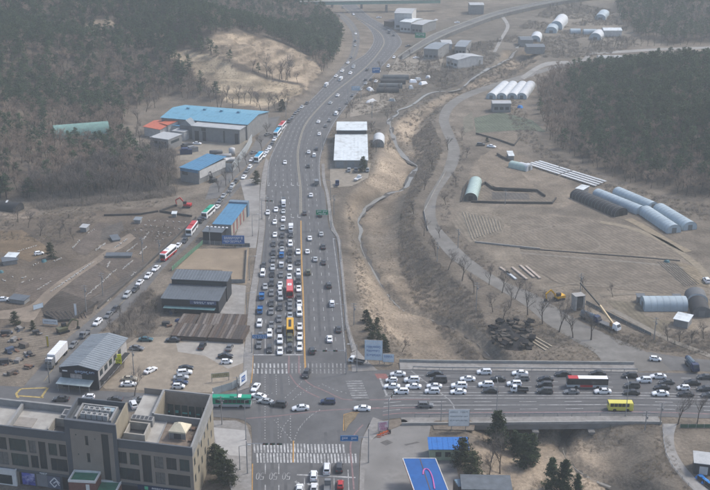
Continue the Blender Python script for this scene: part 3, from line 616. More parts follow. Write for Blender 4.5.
def wheel_mesh(r=0.33, w=0.22):
    mb = MB(); mb.tube([(-w/2,0,0),(w/2,0,0)], r, 12); return mb
def make_car(kind, full):
    L, hw, zh, zb, zr, c0, c1, t0, t1 = CARS[kind]; root = bpy.data.objects.new(kind, None); h = L/2
    mb = MB(); tr = zb-0.02 if kind != 'sedan' else zb-0.04
    loft(mb, [(-h,hw*.80,hw*.86,hw*.72,.38,.62,tr-.12),(-h+.18,hw*.92,hw*.97,hw*.82,.26,.62,tr),(c0,hw*.95,hw,hw*.88,.2,.62,zb),(c1,hw*.95,hw,hw*.88,.2,.62,zb),
      (h-.45,hw*.92,hw*.97,hw*.80,.24,.6,zh-.06),(h-.12,hw*.84,hw*.9,hw*.70,.28,.58,zh-.18),(h,hw*.66,hw*.76,hw*.56,.36,.55,zh-.32)])
    wb, wt = hw*.86, hw*.70
    cabin(mb, c0, c1, t0, t1, wb, wt, zb-.02, zr)
    if full:
        for s in (-1,1): mb.box(s*(hw+.08)-.07, s*(hw+.08)+.07, c1-.45, c1-.28, zb-.02, zb+.12)
    body = fixn(mb.build('body', PAINT, root))
    zt = zr-.06; A = (-wb,c0,zb); B = (wb,c0,zb); Cc = (wb,c1,zb); D = (-wb,c1,zb); a = (-wt,t0,zt); b = (wt,t0,zt); c = (wt,t1,zt); d = (-wt,t1,zt)
    panel('rear_window', [quad_on(A,B,b,a,.08,.92,.22,.92,.012)], GLASS, root); panel('windscreen', [quad_on(Cc,D,d,c,.05,.95,.06,.95,.012)], GLASS, root)
    panel('side_window', [quad_on(B,Cc,c,b,.10,.50,.1,.9,.012), quad_on(B,Cc,c,b,.54,.88,.1,.9,.012)], GLASS, root)
    panel('side_window', [quad_on(D,A,a,d,.12,.46,.1,.9,.012), quad_on(D,A,a,d,.50,.90,.1,.9,.012)], GLASS, root)
    if full:
        wm = None
        for sx in (-1,1):
            for y in (-h*.60, h*.60):
                if wm is None: w = wheel_mesh().build('wheel', TYRE, root); wm = w.data
                else: w = bpy.data.objects.new('wheel', wm); COL.objects.link(w); w.parent = root
                w.location = (sx*(hw-.10), y, .33)
            MB().box(sx*hw*.62-.2, sx*hw*.62+.2, h-.13, h-.02, zh-.38, zh-.22).build('headlight', LAMP, root)
            MB().box(sx*hw*.66-.18, sx*hw*.66+.18, -h-.01, -h+.1, tr-.30, tr-.13).build('tail_light', TAIL, root)
    return root
def make_small_truck(full, box=False):
    root = bpy.data.objects.new('truck', None); mb = MB()
    loft(mb, [(0.75,.80,.86,.74,.42,1.0,1.98),(1.0,.82,.88,.76,.40,1.0,2.0),(1.9,.82,.88,.72,.40,1.0,1.95),(2.42,.80,.87,.74,.40,1.0,1.18),(2.5,.76,.82,.70,.42,.9,1.05)])
    mb.box(-.4,.4,-2.5,.8,.45,.62); fixn(mb.build('cab', PAINT, root))
    panel('windscreen', [quad_on((.76,2.40,1.16),(-.76,2.40,1.16),(-.66,1.93,1.9),(.66,1.93,1.9),.04,.96,.08,.92,.03)], GLASS, root)
    for s in (-1,1): MB().box(s*.85-.02, s*.85+.02, 1.15, 1.95, 1.2, 1.75).build('side_window', GLASS, root)
    mb = MB()
    if box: mb.box(-.88,.88,-2.55,.62,.66,2.35)
    else:
        mb.box(-.86,.86,-2.55,.66,.66,.78)
        for x0,x1,y0,y1 in ((-.88,-.82,-2.55,.66),(.82,.88,-2.55,.66),(-.819,.819,-2.55,-2.49),(-.819,.819,.60,.66)): mb.box(x0,x1,y0,y1,.785,1.12 if y1 < .6 or x1-x0 < .1 else 1.5)
    mb.build('cargo_box' if box else 'cargo_bed', PAINT, root)
    if full:
        wm = None
        for sx in (-1,1):
            for y in (-1.6,1.65):
                if wm is None: w = wheel_mesh(.32,.24).build('wheel', TYRE, root); wm = w.data
                else: w = bpy.data.objects.new('wheel', wm); COL.objects.link(w); w.parent = root
                w.location = (sx*.72, y, .32)
            MB().box(sx*.58-.14, sx*.58+.14, 2.44, 2.53, .78, .95).build('headlight', LAMP, root)
    return root
PROTO = {}
def proto(kind, full):
    k = (kind, full)
    if k not in PROTO:
        PROTO[k] = make_small_truck(full, kind == 'box truck') if 'truck' in kind else make_car(kind, full)
        for ch in list(PROTO[k].children): COL.objects.unlink(ch)
    return PROTO[k]
NVEH = [0]
def project0(X, Y, Z):
    dz = Z-CAMZ; zc = Y*CP-dz*SP; yc = Y*SP+dz*CP; return CXP+FPX*X/zc, CYP-FPX*yc/zc
def vehicle(kind, px, py, heading, colour, label, group, cat=None, bed=None, z=0.0, full=None, jitter=True):
    """heading: unit 2-vector of travel; the photo point is taken at the middle of the body"""
    full = py > 195 if full is None else full
    p = G(px, py, 0.75+z); pr = proto(kind, full); r = empty(kind.replace(' ', '_') if kind != 'sedan' else 'car', (p.x, p.y, z+0.08 if z == 0 else z), math.atan2(-heading[0], heading[1]))
    r.name = {'sedan':'sedan_car','suv':'suv_car','hatchback':'hatchback_car','van':'van','truck':'small_truck','box truck':'box_truck'}[kind]
    tag(r, label, cat or ('truck' if 'truck' in kind else 'van' if kind == 'van' else 'car'), group)
    sc = random.uniform(.96,1.05) if jitter else 1.0; r.scale = (sc, sc, random.uniform(.97,1.04)*sc)
    col = list(COLORS[colour])
    if jitter: jf = random.uniform(.85,1.06); col = [c*jf for c in col]
    for ch in pr.children:
        c = ch.copy(); COL.objects.link(c); c.parent = r; c.color = (*col, 1)
        if bed and ch.name.startswith('cargo'): c.color = (*COLORS[bed], 1)
    NVEH[0] += 1; return r
ORD = ['first','second','third','fourth','fifth','sixth','seventh','eighth','ninth','tenth','eleventh','twelfth','thirteenth','fourteenth','fifteenth','sixteenth','seventeenth','eighteenth','nineteenth','twentieth']
ORD += ['twenty-'+o for o in ORD[:9]]+['thirtieth']+['thirty-'+o for o in ORD[:9]]+['fortieth']+['forty-'+o for o in ORD[:9]]+['fiftieth']+['fifty-'+o for o in ORD[:9]]
KN = dict(sedan='sedan', suv='SUV', hatchback='hatchback', van='van', truck='small truck'); KN['box truck'] = 'box truck'
def heading_of(line, px, py, sgn):
    p = G2((px,py)); i = min(range(len(line)), key=lambda k: (line[k]-p).length); i = min(max(i,1), len(line)-2)
    d = (line[i+1]-line[i-1]).normalized()*sgn; return (d.x, d.y)
K = {'s':'sedan','u':'suv','h':'hatchback','v':'van','t':'truck','b':'box truck'}
C_ = {'w':'white','s':'silver','g':'grey','d':'dark','k':'black','b':'blue','n':'navy','r':'red','t':'teal','y':'yellow','o':'olive','e':'beige'}
def fleet(rows, org, sc, line, sgn, tmpl, group, count=True):
    """rows: (x, y, code) on a zoomed crop; code = colour letter + kind letter"""
    for i, (x, y, code) in enumerate(rows):
        px, py = org[0]+x/sc, org[1]+y/sc; c, k = C_[code[0]], K[code[1]]
        hd = heading_of(line, px, py, sgn) if not isinstance(line, tuple) else line
        a = random.uniform(-.03,.03); hd = (hd[0]*math.cos(a)-hd[1]*math.sin(a), hd[0]*math.sin(a)+hd[1]*math.cos(a))
        vehicle(k, px, py, hd, c, tmpl.format(c=CNAME[c], k=KN[k], o=ORD[i]), group, bed=C_[code[2]] if len(code) > 2 else None)
Z = 6.445
QG = 'vehicles queueing on the avenue'
# ordered from the stop line backwards; x, y on the crop with origin (245,180)
def crop(rows, oy): return [(x, y+(oy-180)*Z, c) for x, y, c in rows]
q0 = crop([(90,352,'gs'),(100,292,'gs'),(93,215,'wu'),(97,128,'bt'),(108,40,'bt')], 290)+crop([(130,362,'ss'),(114,278,'wv'),(120,224,'ds')], 230)
q1 = crop([(157,380,'du'),(158,280,'wu'),(170,222,'gs'),(168,135,'gs'),(170,82,'ds')], 290)+crop([(170,402,'gs'),(171,340,'du'),(175,282,'ks'),(178,238,'ss'),(180,187,'gs'),(182,143,'ds'),(184,86,'ds')], 230)+crop([(193,350,'ws'),(192,268,'ws'),(200,188,'ws')], 180)
q2 = crop([(225,390,'ws'),(225,322,'wu'),(222,250,'gs'),(220,182,'gs'),(225,108,'ds')], 290)+crop([(229,432,'su'),(226,394,'wh'),(226,350,'ws'),(232,285,'gs'),(235,222,'wt'),(236,160,'bt'),(238,122,'ss')], 230)+crop([(238,404,'ds'),(240,354,'ds'),(243,305,'ss'),(247,250,'ws'),(247,200,'ss'),(249,160,'wb'),(250,132,'du')], 180)
q3 = crop([(288,374,'du'),(288,312,'ou'),(290,164,'ss'),(290,106,'gs')], 290)+crop([(289,464,'gs'),(285,298,'ws'),(290,240,'ws'),(288,188,'ds'),(290,140,'ks'),(292,87,'wu')], 230)+crop([(296,352,'ds'),(296,318,'wb')], 180)
q4 = crop([(352,367,'wu'),(353,297,'ws'),(352,232,'ws'),(350,145,'wv'),(350,86,'ws'),(347,44,'gs')], 290)+crop([(347,432,'ds'),(346,376,'ws'),(344,326,'du'),(344,274,'wu'),(343,203,'ds'),(342,138,'ws')], 230)
for q, nm in ((q0,'kerbside queue lane'),(q1,'second queue lane from the kerb'),(q2,'middle queue lane'),(q3,'queue lane holding the two buses'),(q4,'queue lane along the yellow line')):
    fleet(q, (245,180), Z, MC, -1, '{c} {k}, {o} from the stop line in the '+nm, QG)
vehicle('sedan', 245+147/Z, 180+207/Z, heading_of(MC, 268, 212, -1), 'white', 'white sedan alone in the kerbside pocket under the lamp arm', QG)
nb = crop([(433,388,'du'),(545,312,'ws'),(603,250,'ds'),(560,85,'wu')], 290)+crop([(540,355,'du'),(407,270,'ou'),(507,205,'ds'),(453,185,'ss')], 230)+crop([(402,458,'ws'),(505,427,'ds'),(417,372,'ws'),(491,345,'ss'),(483,222,'du'),(384,210,'ds'),(425,95,'ws'),(460,20,'gb')], 180)
fleet(nb, (245,180), Z, MC, 1, '{c} {k}, {o} northbound vehicle up from the crossing on the avenue', 'vehicles driving up the avenue')
nb2 = [(440,358,'ds'),(478,290,'wu'),(443,268,'ws'),(492,247,'ds'),(511,152,'ws'),(552,100,'gs'),(506,73,'ws'),(577,65,'gs'),(620,20,'wv')]
fleet(nb2, (240,110), Z, MC, 1, '{c} {k}, {o} northbound vehicle on the bend past the white shed', 'vehicles driving up the avenue')
vehicle('sedan', 240+290/Z, 110+335/Z, heading_of(MC, 285, 162, -1), 'white', 'white sedan alone in the southbound lanes at the bend', QG)
nb3 = [(312,460,'ws'),(383,450,'ss'),(427,410,'wu'),(450,380,'gs'),(390,338,'ss'),(500,338,'gs'),(437,290,'ws'),(533,290,'gs'),(583,252,'ss'),(617,213,'ss'),(617,190,'ds'),(652,190,'ds'),(683,200,'ws'),(627,125,'ds')]
fleet(nb3, (270,50), Z, MC, 1, '{c} {k}, {o} northbound vehicle beyond the white shed toward the interchange', 'vehicles driving up the avenue')
sb3 = [(362,228,'wb'),(425,165,'ws'),(455,190,'wb'),(465,132,'ws'),(518,147,'ws'),(538,100,'ss')]
fleet(sb3, (270,50), Z, MC, -1, '{c} {k}, {o} southbound vehicle below the bare hillside', 'vehicles coming down the avenue')
far = [(195,468,'ws'),(377,460,'ws'),(305,447,'ds'),(440,425,'wu'),(215,430,'ss'),(477,367,'ws'),(525,370,'ds'),(445,208,'gb'),(475,226,'ds'),(215,90,'ws'),(147,45,'gs')]
fleet(far, (320,0), Z, MC, -1, '{c} {k}, {o} vehicle counted up the far bend before the overpass', 'vehicles on the far bend')
SMID = [a.lerp(b, .32) for a, b in zip(SL, SR)]
up = [(143,455,'ws'),(180,402,'ws'),(203,370,'gs'),(226,290,'ss'),(227,262,'ds'),(230,215,'ws')]
fleet(up, (320,0), Z, SMID, -1, '{c} {k}, {o} in the line on the wooded upper side road', 'vehicles queueing on the side road')
pk = [(122,458,'du'),(145,432,'gs'),(165,405,'gs'),(185,385,'gs'),(205,365,'ss'),(237,340,'ds')]
fleet(pk, (270,50), Z, SMID, -1, '{c} {k}, {o} parked in the row below the bare hillside', 'cars parked below the hillside')
side = [(222,187,'ws'),(205,220,'ds'),(190,242,'ws'),(172,266,'ws'),(155,292,'ws'),(75,318,'ws'),(45,392,'gs'),(25,430,'ws')]
fleet(side, (240,110), Z, SMID, -1, '{c} {k}, {o} in the side road line beside the factory wall', 'vehicles queueing on the side road')
side = [(390,65,'gs'),(345,100,'ss'),(320,135,'gs'),(303,172,'ws'),(200,260,'dt'),(95,388,'ds'),(52,420,'ws')]
fleet(side, (170,180), 6.45, SMID, -1, '{c} {k}, {o} in the side road line near the blue roofed shop', 'vehicles queueing on the side road')
side = [(612,110,'ws'),(582,138,'ws'),(548,165,'ws'),(530,192,'ds'),(498,215,'su'),(452,268,'ds'),(426,292,'gs'),(382,322,'wu'),(333,370,'gt'),(288,408,'gs')]
fleet(side, (0,240), 3.922, SMID, -1, '{c} {k}, {o} in the side road line beside the allotments', 'vehicles queueing on the side road')
WD = (-1, 0.03); ED = (1, -0.03)
ro = [[(115,153,'ws'),(357,152,'ks'),(672,140,'wu')], [(75,192,'wh'),(205,192,'wu'),(380,192,'dv'),(565,183,'ws')], [(78,232,'ws'),(215,232,'ws'),(350,229,'ws'),(510,229,'wu'),(683,221,'wu')], [(137,265,'wu'),(337,263,'wu'),(505,267,'ws'),(712,260,'ks')]]
sh = [[(322,148,'ws'),(600,153,'ks')], [(180,185,'ks'),(335,180,'gu'),(487,185,'ks')], [(285,216,'wu'),(483,221,'du')], [(318,256,'wtk'),(482,263,'du'),(655,266,'gs')]]
s3 = [[(335,248,'ks'),(620,268,'ku')], [], [(640,358,'du')], [(380,408,'ws'),(635,418,'ks')]]
s4 = [[(250,275,'ws'),(670,280,'ds')], [(125,310,'wu'),(325,325,'ds'),(550,332,'ks')], [(285,372,'ks'),(475,377,'wh'),(672,385,'ds')], [(270,428,'ws'),(495,433,'ks'),(705,440,'ds')]]
for i, nm in enumerate(('far edge row','second row from far edge','third row from far edge','row nearest the median')):
    rows = [(380+x/Z, 350+y/Z, c) for x,y,c in ro[i]]+[(470+x/Z, 350+y/Z, c) for x,y,c in sh[i]]+[(560+x/8.875, 345+y/8.875, c) for x,y,c in s3[i]]+[(630+x/8.875, 345+y/8.875, c) for x,y,c in s4[i]]
    fleet(rows, (0,0), 1.0, WD, 1, '{c} {k}, {o} from the stop line, bridge queue, '+nm, 'vehicles queueing on the bridge road')
one = [('suv',425.5,404.8,ED,'grey','grey SUV alone in the eastbound lanes by the white billboard'),('sedan',362.2,408,(-1,.05),'white','white sedan crossing at the mouth of the east road'),
 ('sedan',300.5,407.8,(-1,-.12),'white','white sedan in the middle of the junction'),('suv',327.8,401.3,(-1,.02),'navy','dark blue SUV in the middle of the junction'),('suv',306.3,373.6,(-.15,-1),'dark','dark grey SUV on the far zebra crossing'),
 ('sedan',255.6,387,(-.25,-1),'white','white sedan turning beside the corner advertising banner'),('sedan',258.3,395.8,(-.9,.35),'white','white sedan just ahead of the silver one by the green bus'),('sedan',265.6,401,(-.95,.25),'silver','silver sedan turning behind the green bus'),('suv',278.8,404,(-1,.2),'dark','dark grey SUV turning last behind the green bus'),
 ('van',326.8,468.5,(0,1),'white','white van rolling over the near zebra crossing'),('suv',313.7,475.5,(0,1),'white','white SUV with dark roof at the near stop line'),('suv',339.2,467,(0,1),'dark','dark grey SUV at the near zebra crossing'),('hatchback',340.3,484,(0,1),'red','red hatchback behind the near stop line'),
 ('sedan',314,488,(0,1),'white','white sedan cut by the lower picture edge'),('truck',327.6,487,(0,1),'grey','grey small truck waiting beside the red hatchback'),('sedan',299.5,489,(0,1),'white','white sedan in the left turn lane at the lower edge'),
 ('hatchback',226.7,361.3,(1,.05),'white','white hatchback parked below a black car near the pavement'),('sedan',225.5,355.7,(1,.03),'black','black sedan parked above a white hatchback near the pavement'),('sedan',229.5,347,(.1,1),'grey','grey sedan parked at the upper corner of the gravel lot'),
 ('sedan',202.2,345.5,(.15,1),'black','black sedan parked alone facing the plank roofs'),('sedan',172.8,339.5,(-1,.03),'dark','dark grey sedan parked below the plank roofs'),('sedan',145.9,338.8,(1,-.02),'teal','dark teal sedan at the upper left of the gravel lot'),
 ('sedan',150.5,369.7,(.6,.8),'white','white sedan crossing the middle of the gravel lot'),('sedan',186,367.3,(1,.1),'black','black sedan topmost of the cluster in the gravel lot'),('suv',184.5,372.3,(1,.2),'white','white SUV in the cluster of the gravel lot'),('sedan',181,377,(1,.15),'silver','silver sedan in the cluster of the gravel lot'),('sedan',180.5,382,(1,.05),'navy','dark blue sedan lower in the cluster of the gravel lot'),('hatchback',178.6,386,(1,0),'white','white hatchback lowest of the cluster in the gravel lot'),
 ('sedan',129.3,378.2,(1,.03),'beige','beige sedan parked above a white one by the restaurant'),('sedan',128.6,383.6,(1,.03),'white','white sedan parked beside the restaurant walkway'),('sedan',136.8,347.6,(1,-.2),'grey','grey sedan parked under the restaurant roof end'),
 ('sedan',61,398.6,(-1,.02),'dark','dark grey sedan on the street left of the restaurant front'),('hatchback',88.3,396.6,(-1,.02),'white','white hatchback in front of the restaurant canopy'),('sedan',114.5,399,(-1,.02),'dark','dark grey sedan behind the stair tower roof'),('sedan',140.5,399.5,(-1,.02),'grey','grey sedan on the street right of the bare tree'),('suv',133.5,404.3,(-.4,1),'white','white SUV backed against the commercial block'),('hatchback',157,397.3,(-.3,1),'white','white hatchback beside the courtyard parapet'),('sedan',151,405,(-.5,1),'black','black sedan tucked behind the commercial block'),
 ('sedan',3.5,299,(1,.1),'white','white sedan at the left end of the sandy track'),('hatchback',39,253,(.9,.5),'white','white hatchback beside the dark round tree'),
 ('hatchback',655.5,358.5,(1,-.2),'white','white hatchback on the frontage road'),('truck',358,178.5,(.5,1),'white','white small truck parked below the white roofed shed'),('truck',337.2,184,(0,1),'navy','dark blue small truck beside the avenue railing'),
 ('truck',349,169.8,(0,-1),'silver','silver small truck left of three under the white shed eaves'),('truck',356,169.8,(0,-1),'grey','grey small truck in the middle under the white shed eaves'),('truck',367.5,169.8,(0,-1),'silver','silver small truck right of three by the white shed tree'),
 ('sedan',491.5,146,(1,-.5),'white','white car on the dirt between upper fields'),('suv',480.8,144.3,(1,-.1),'dark','dark brown car at the top of the upper field'),('truck',356.5,361,(-1,.45),'white','white small truck with dark covered bed at the corner'),
 ('sedan',268,134,(.8,1),'grey','grey sedan outside the factory gate'),('hatchback',259.4,127,(.8,1),'white','white hatchback beside the factory gable'),('sedan',254,152,(.8,1),'grey','grey sedan beside the blue bus and factory wall'),('sedan',348.3,162,(1,0),'white','white sedan at the white shed corner'),
 ('sedan',197,143,(1,-.1),'white','white sedan parked in the factory yard'),('suv',706.5,280,(0,1),'white','white SUV cut by the right picture edge'),
 ('sedan',416,57.3,(1,.6),'white','white car on the slip road into the interchange'),('sedan',408,45.7,(-1,-.6),'dark','dark car on the far ramp'),('sedan',379,17.2,(1,.2),'white','white car outside the far depot'),('sedan',436,19.7,(.6,1),'white','white car on the far slip road'),('sedan',457,22,(-1,-.3),'white','white car on the elevated road')]
for k, x, y, hd, c, lb in one: vehicle(k, x, y, Vector(hd).normalized(), c, lb, None, bed='dark' if 'dark covered bed' in lb else None, z=3.05 if 'elevated' in lb else 0.0)
# ---------------------------------------------------------------- buses
def bus(px, py, hd, body, roof, lower, label, L=11.0, front=None, pod=True, deco=None, hgt=3.15):
    p = G(px, py, 1.5); hd = Vector(hd).normalized(); r = empty('bus', (p.x,p.y,0.08), math.atan2(-hd.x, hd.y), label, 'bus', None); h = L/2; w = 1.24
    mb = MB(); loft(mb, [(-h,w*.97,w,w*.95,.35,1.1,1.2),(h-.1,w*.97,w,w*.95,.35,1.1,1.2),(h,w*.9,w*.93,w*.9,.4,1.0,1.2)]); fixn(mb.build('lower_body', mat('bus_'+lower, COLORS[lower], .35, .06, .5) , r))
    mb = MB(); loft(mb, [(-h+.02,w*.985,w*.97,w*.86,1.19,hgt-.25,hgt),(h-.25,w*.985,w*.97,w*.86,1.19,hgt-.25,hgt),(h-.03,w*.95,w*.93,w*.8,1.19,hgt-.35,hgt-.12)]); fixn(mb.build('upper_body', mat('bus_'+body, COLORS[body], .35, .06, .5), r))
    MB().box(-w*.84,w*.84,-h+.1,h-.4 if not front else h*.45,hgt-.01,hgt+.03).build('roof_panel', mat('bus_'+roof, COLORS[roof], .4, .08, .5), r)
    if front: MB().box(-w*.84,w*.84,h*.45+.02,h-.4,hgt-.01,hgt+.028).build('roof_front_panel', mat('bus_'+front, COLORS[front], .4, .08, .5), r)
    for s in (-1,1):
        mb = MB(); n = int(L//1.35); step = (L-1.6)/n
        for k in range(n): MB_y = -h+.5+k*step; mb.box(s*w*.985-.02 if s > 0 else -w*.985-.02, s*w*.985+.02 if s > 0 else -w*.985+.02, MB_y, MB_y+step-.12, 1.55, 2.55)
        mb.build('side_window_band', GLASS, r)
    MB().box(-w*.86,w*.86,h-.05,h+.01,1.25,2.6).build('windscreen', GLASS, r); MB().box(-w*.8,w*.8,-h-.02,-h+.05,1.7,2.6).build('rear_window', GLASS, r)
    wm = None
    for sx in (-1,1):
        for y in (-h*.5, h*.55):
            if wm is None: o = wheel_mesh(.48,.28).build('wheel', TYRE, r); wm = o.data
            else: o = bpy.data.objects.new('wheel', wm); COL.objects.link(o); o.parent = r
            o.location = (sx*(w-.1), y, .48)
    if pod:
        mb = MB(); mb.box(-.75,.75,-h*.35,h*.05,hgt+.03,hgt+.28); o = mb.build('air_conditioner', mat('bus_'+(deco or 'white'), COLORS[deco or 'white'], .4, .05, .5), r)
    for sx in (-1,1): MB().box(sx*.9-.2,sx*.9+.2,h-.03,h+.03,.6,.85).build('headlight', LAMP, r)
    return r
COLORS['green'] = (0.0,0.27,0.15); COLORS['sky'] = (0.03,0.30,0.50); COLORS['lemon'] = (0.62,0.55,0.10); COLORS['pinkred'] = (0.55,0.10,0.10)
b1 = bus(231.5,401.5,(-1,.02),'green','green','silver','green roofed city bus leaving the junction to the west', 11.2, deco='green'); 
MB().box(-.95,.95,-2.9,-.9,3.19,3.32).build('white_roof_hatch', MATS['bus_white'] if 'bus_white' in MATS else mat('bus_white', COLORS['white'], .35, .06, .5), b1)
b2 = bus(245+288/Z,230+383/Z,heading_of(MC,290,289,-1),'red','pinkred','red','red bus with a white roof number in the queue', 10.8, pod=False)
MB().box(-.7,.7,-1.4,.5,3.185,3.21).build('roof_number_panel', mat('bus_white', COLORS['white'], .35, .06, .5), b2)
m = MB()
for x, y0, y1 in ((.12,-1.0,.2),(-.2,-1.0,.2)): m.box(x-.06,x+.06,y0,y1,3.212,3.222)
m.build('roof_digits', TRIM, b2)
b3 = bus(245+290/Z,290+240/Z,heading_of(MC,290,327,-1),'yellow','yellow','yellow','yellow bus with a black strip of roof hatches in the queue', 9.0, pod=False, hgt=2.9)
MB().box(-.42,.42,-2.6,2.9,2.93,3.02).build('roof_hatch_strip', TRIM, b3)
b4 = bus(587,382.5,(-1,.03),'black','white','silver','white roofed bus with a red front in the bridge queue', 12.0, front='red', pod=False)
for s in (-1,1): MB().box(s*1.25-.012,s*1.25+.012,-1.5,2.2,.5,1.18).build('red_side_panel', mat('bus_red', COLORS['red'], .35, .06, .5), b4)
b5 = bus(620.3,405.3,(1,-.03),'lemon','lemon','lemon','pale yellow minibus in the eastbound lanes of the bridge', 7.0, pod=False, hgt=2.6)
for px, py, bd, rf, dc, lb, L, fr in ((282,126,'white','red','red','red roofed bus farthest up the side road',10.5,None),(277.3,132.8,'white','sky','sky','blue roofed bus just behind the red one by the factory corner',10.5,None),(258.8,157.3,'white','sky','sky','blue roofed bus beside the factory wall',10.5,None),
   (208.3,212.3,'white','green','green','green roofed bus near the blue roofed shop',10.8,None),(191.8,228.7,'white','red','red','red roofed bus between two dark vehicles on the side road',10.8,None),(168.2,253.2,'white','white','white','white roofed bus with a red front leading cars past the allotments',10.8,'red')):
    bus(px, py, heading_of(SMID, px, py, -1), bd, rf, 'white' if rf != 'white' else 'red', lb, L, front=fr, deco=dc)
# fill_line: the waiting line on the side road is almost bumper to bumper
taken = [o.location.to_2d() for o in COL.objects if o.type == 'EMPTY' and o.get('category') in ('car','truck','van','bus')]
fl = [p for p in resample(SMID, 1.0) if G(70,345).y < p.y < G(283,124).y]; n_ = 0; R5 = random.Random(12)
for p in fl:
    near = min((q-p).length for q in taken)
    bus_near = min([(o.location.to_2d()-p).length for o in COL.objects if o.type == 'EMPTY' and o.get('category') == 'bus'])
    if near > 6.4 and bus_near > 8.6:
        px, py = project0(p.x, p.y, .75); code = R5.choice(['white','white','white','silver','grey','dark','black']); kd = R5.choice(['sedan','sedan','suv','hatchback'])
        vehicle(kd, px, py, heading_of(SMID, px, py, -1), code, '%s %s, %s of the cars closing gaps in the side road line' % (CNAME[code], KN[kd], ORD[n_]), 'vehicles queueing on the side road'); n_ += 1; taken.append(p)
# ---------------------------------------------------------------- articulated lorry and site machines
a = G(56,357,1.5); hd = Vector(heading_of(SMID, 54, 360, -1)); lorry = empty('lorry', (a.x,a.y,0.08), math.atan2(-hd.x, hd.y), 'long white box lorry standing on the side road by the restaurant', 'truck')
MB().box(-1.25,1.25,-6.5,3.4,1.1,3.9).build('cargo_box', mat('lorry_white', (0.72,0.73,0.74), .45, .06, .5), lorry)
mb = MB()
for k in range(8): mb.box(-1.27,1.27,-6.2+k*1.28,-6.13+k*1.28,1.2,3.915)
mb.build('box_ribs', mat('lorry_rib', (0.5,0.5,0.51), .5, .05), lorry)
mb = MB(); loft(mb, [(3.65,1.1,1.2,1.0,.5,1.6,3.3),(4.6,1.1,1.2,1.05,.5,1.6,3.1),(5.7,1.1,1.2,1.0,.5,1.5,2.6),(5.95,1.05,1.15,1.0,.55,1.2,1.75)]); fixn(mb.build('cab', mat('lorry_grey', (0.16,0.17,0.18), .4, .08), lorry))
panel('windscreen', [quad_on((1.05,5.93,1.75),(-1.05,5.93,1.75),(-.95,5.68,2.6),(.95,5.68,2.6),.04,.96,.05,.95,.03)], GLASS, lorry)
mb = MB(); mb.box(-1.0,1.0,4.0,5.2,3.12,3.3); mb.build('roof_deflector', MATS['lorry_white'], lorry)
MB().box(-.5,.5,-6.4,3.8,.7,1.05).build('chassis', TRIM, lorry)
for sx in (-1,1):
    for y in (-5.6,-4.4,2.2,5.0): wheel_mesh(.5,.35).build('wheel', TYRE, lorry).location = (sx*1.0, y, .5)
def machine_truck(px, py, hd, cabcol, label, crane=False, lenn=8.0):
    a = G(px,py,1.0); hd = Vector(hd).normalized(); r = empty('crane_truck' if crane else 'tank_truck', (a.x,a.y,0.06), math.atan2(-hd.x, hd.y), label, 'truck'); h = lenn/2
    mb = MB(); loft(mb, [(h-2.0,1.0,1.15,1.0,.6,1.4,2.75),(h-.7,1.0,1.15,1.0,.6,1.4,2.6),(h,1.0,1.1,.95,.6,1.2,1.6)]); fixn(mb.build('cab', mat('cab_'+cabcol, COLORS[cabcol], .4, .08), r))
    panel('windscreen', [quad_on((1.0,h,1.6),(-1.0,h,1.6),(-.9,h-.65,2.55),(.9,h-.65,2.55),.05,.95,.05,.9,.04)], GLASS, r)
    MB().box(-1.1,1.1,-h,h-2.1,.8,1.15).build('flat_bed', mat('machine_grey', (0.12,0.125,0.13), .6, .2), r)
    for sx in (-1,1):
        for y in (-h*.7,-h*.4,h*.65): wheel_mesh(.48,.3).build('wheel', TYRE, r).location = (sx*.95, y, .48)
    if crane:
        MB().box(-.6,.6,h-3.6,h-2.3,1.15,2.4).build('crane_turret', mat('machine_orange', (0.36,0.20,0.06), .5, .15), r)
        mb = MB(); mb.bar((0,h-2.8,2.2),(0,-4.6,6.6), .55,.6); mb.build('boom_root', mat('machine_cream', (0.5,0.38,0.22), .5, .1), r)
        MB().bar((0,-4.6,6.6),(0,-13.5,11.8), .35,.4).build('boom_tip', TRIM, r)
    else:
        mb = MB(); mb.tube([(0,-h+.3,1.9),(0,h-2.4,1.9)], [.85,.95], 10); mb.build('cargo_tank', mat('machine_blue', (0.10,0.14,0.18), .5, .2), r)
    return r
machine_truck(609.5,325.5,(.8,-1),'white','mobile crane truck with raised boom on the curved lane', True)
machine_truck(590.5,318,(.8,-1),'navy','blue works truck behind the crane truck')
machine_truck(692,365.5,(.1,-1),'navy','dark blue works truck on the frontage road verge', False, 7.0)
def excavator(px, py, rz, col, label, bigboom=True):
    a = G(px,py,.8); r = empty('excavator', (a.x,a.y,0.05), rz, label, 'excavator'); cm = mat('digger_'+col, COLORS[col], .5, .15, 1)
    for s in (-1,1): mb = MB(); mb.extrude_x([(-1.9,.3),(-1.6,0),(1.6,0),(1.9,.3),(1.6,.75),(-1.6,.75)], s*1.0-.28, s*1.0+.28); mb.build('track', TRIM, r)
    MB().box(-1.25,1.25,-1.9,1.3,.85,1.75).build('engine_deck', cm, r); MB().box(-1.2,-.1,0,1.4,1.752,2.8).build('driver_cab', TRIM, r)
    mb = MB(); mb.bar((.5,1.0,1.4),(.5,3.2,4.0),.4,.5); mb.bar((.5,3.2,4.0),(.5,5.2,2.8),.35,.45); mb.build('boom', cm, r); mb = MB(); mb.bar((.5,5.2,2.8),(.5,4.9,.9),.28,.35); mb.build('stick', cm, r)
    MB().extrude_x([(4.6,.1),(5.4,.0),(5.6,.6),(5.0,1.0)], 0, 1.0).build('bucket', TRIM, r); return r
excavator(559,297.5,2.0,'yellow','yellow excavator on the edge of the curved lane'); excavator(213,180,.6,'dark','dark excavator parked beside the blue workshop'); excavator(187,205.5,1.4,'red','red digger beside the side road wall')
excavator(63,330,-.9,'olive','small digger with yellow arm beside the side road')
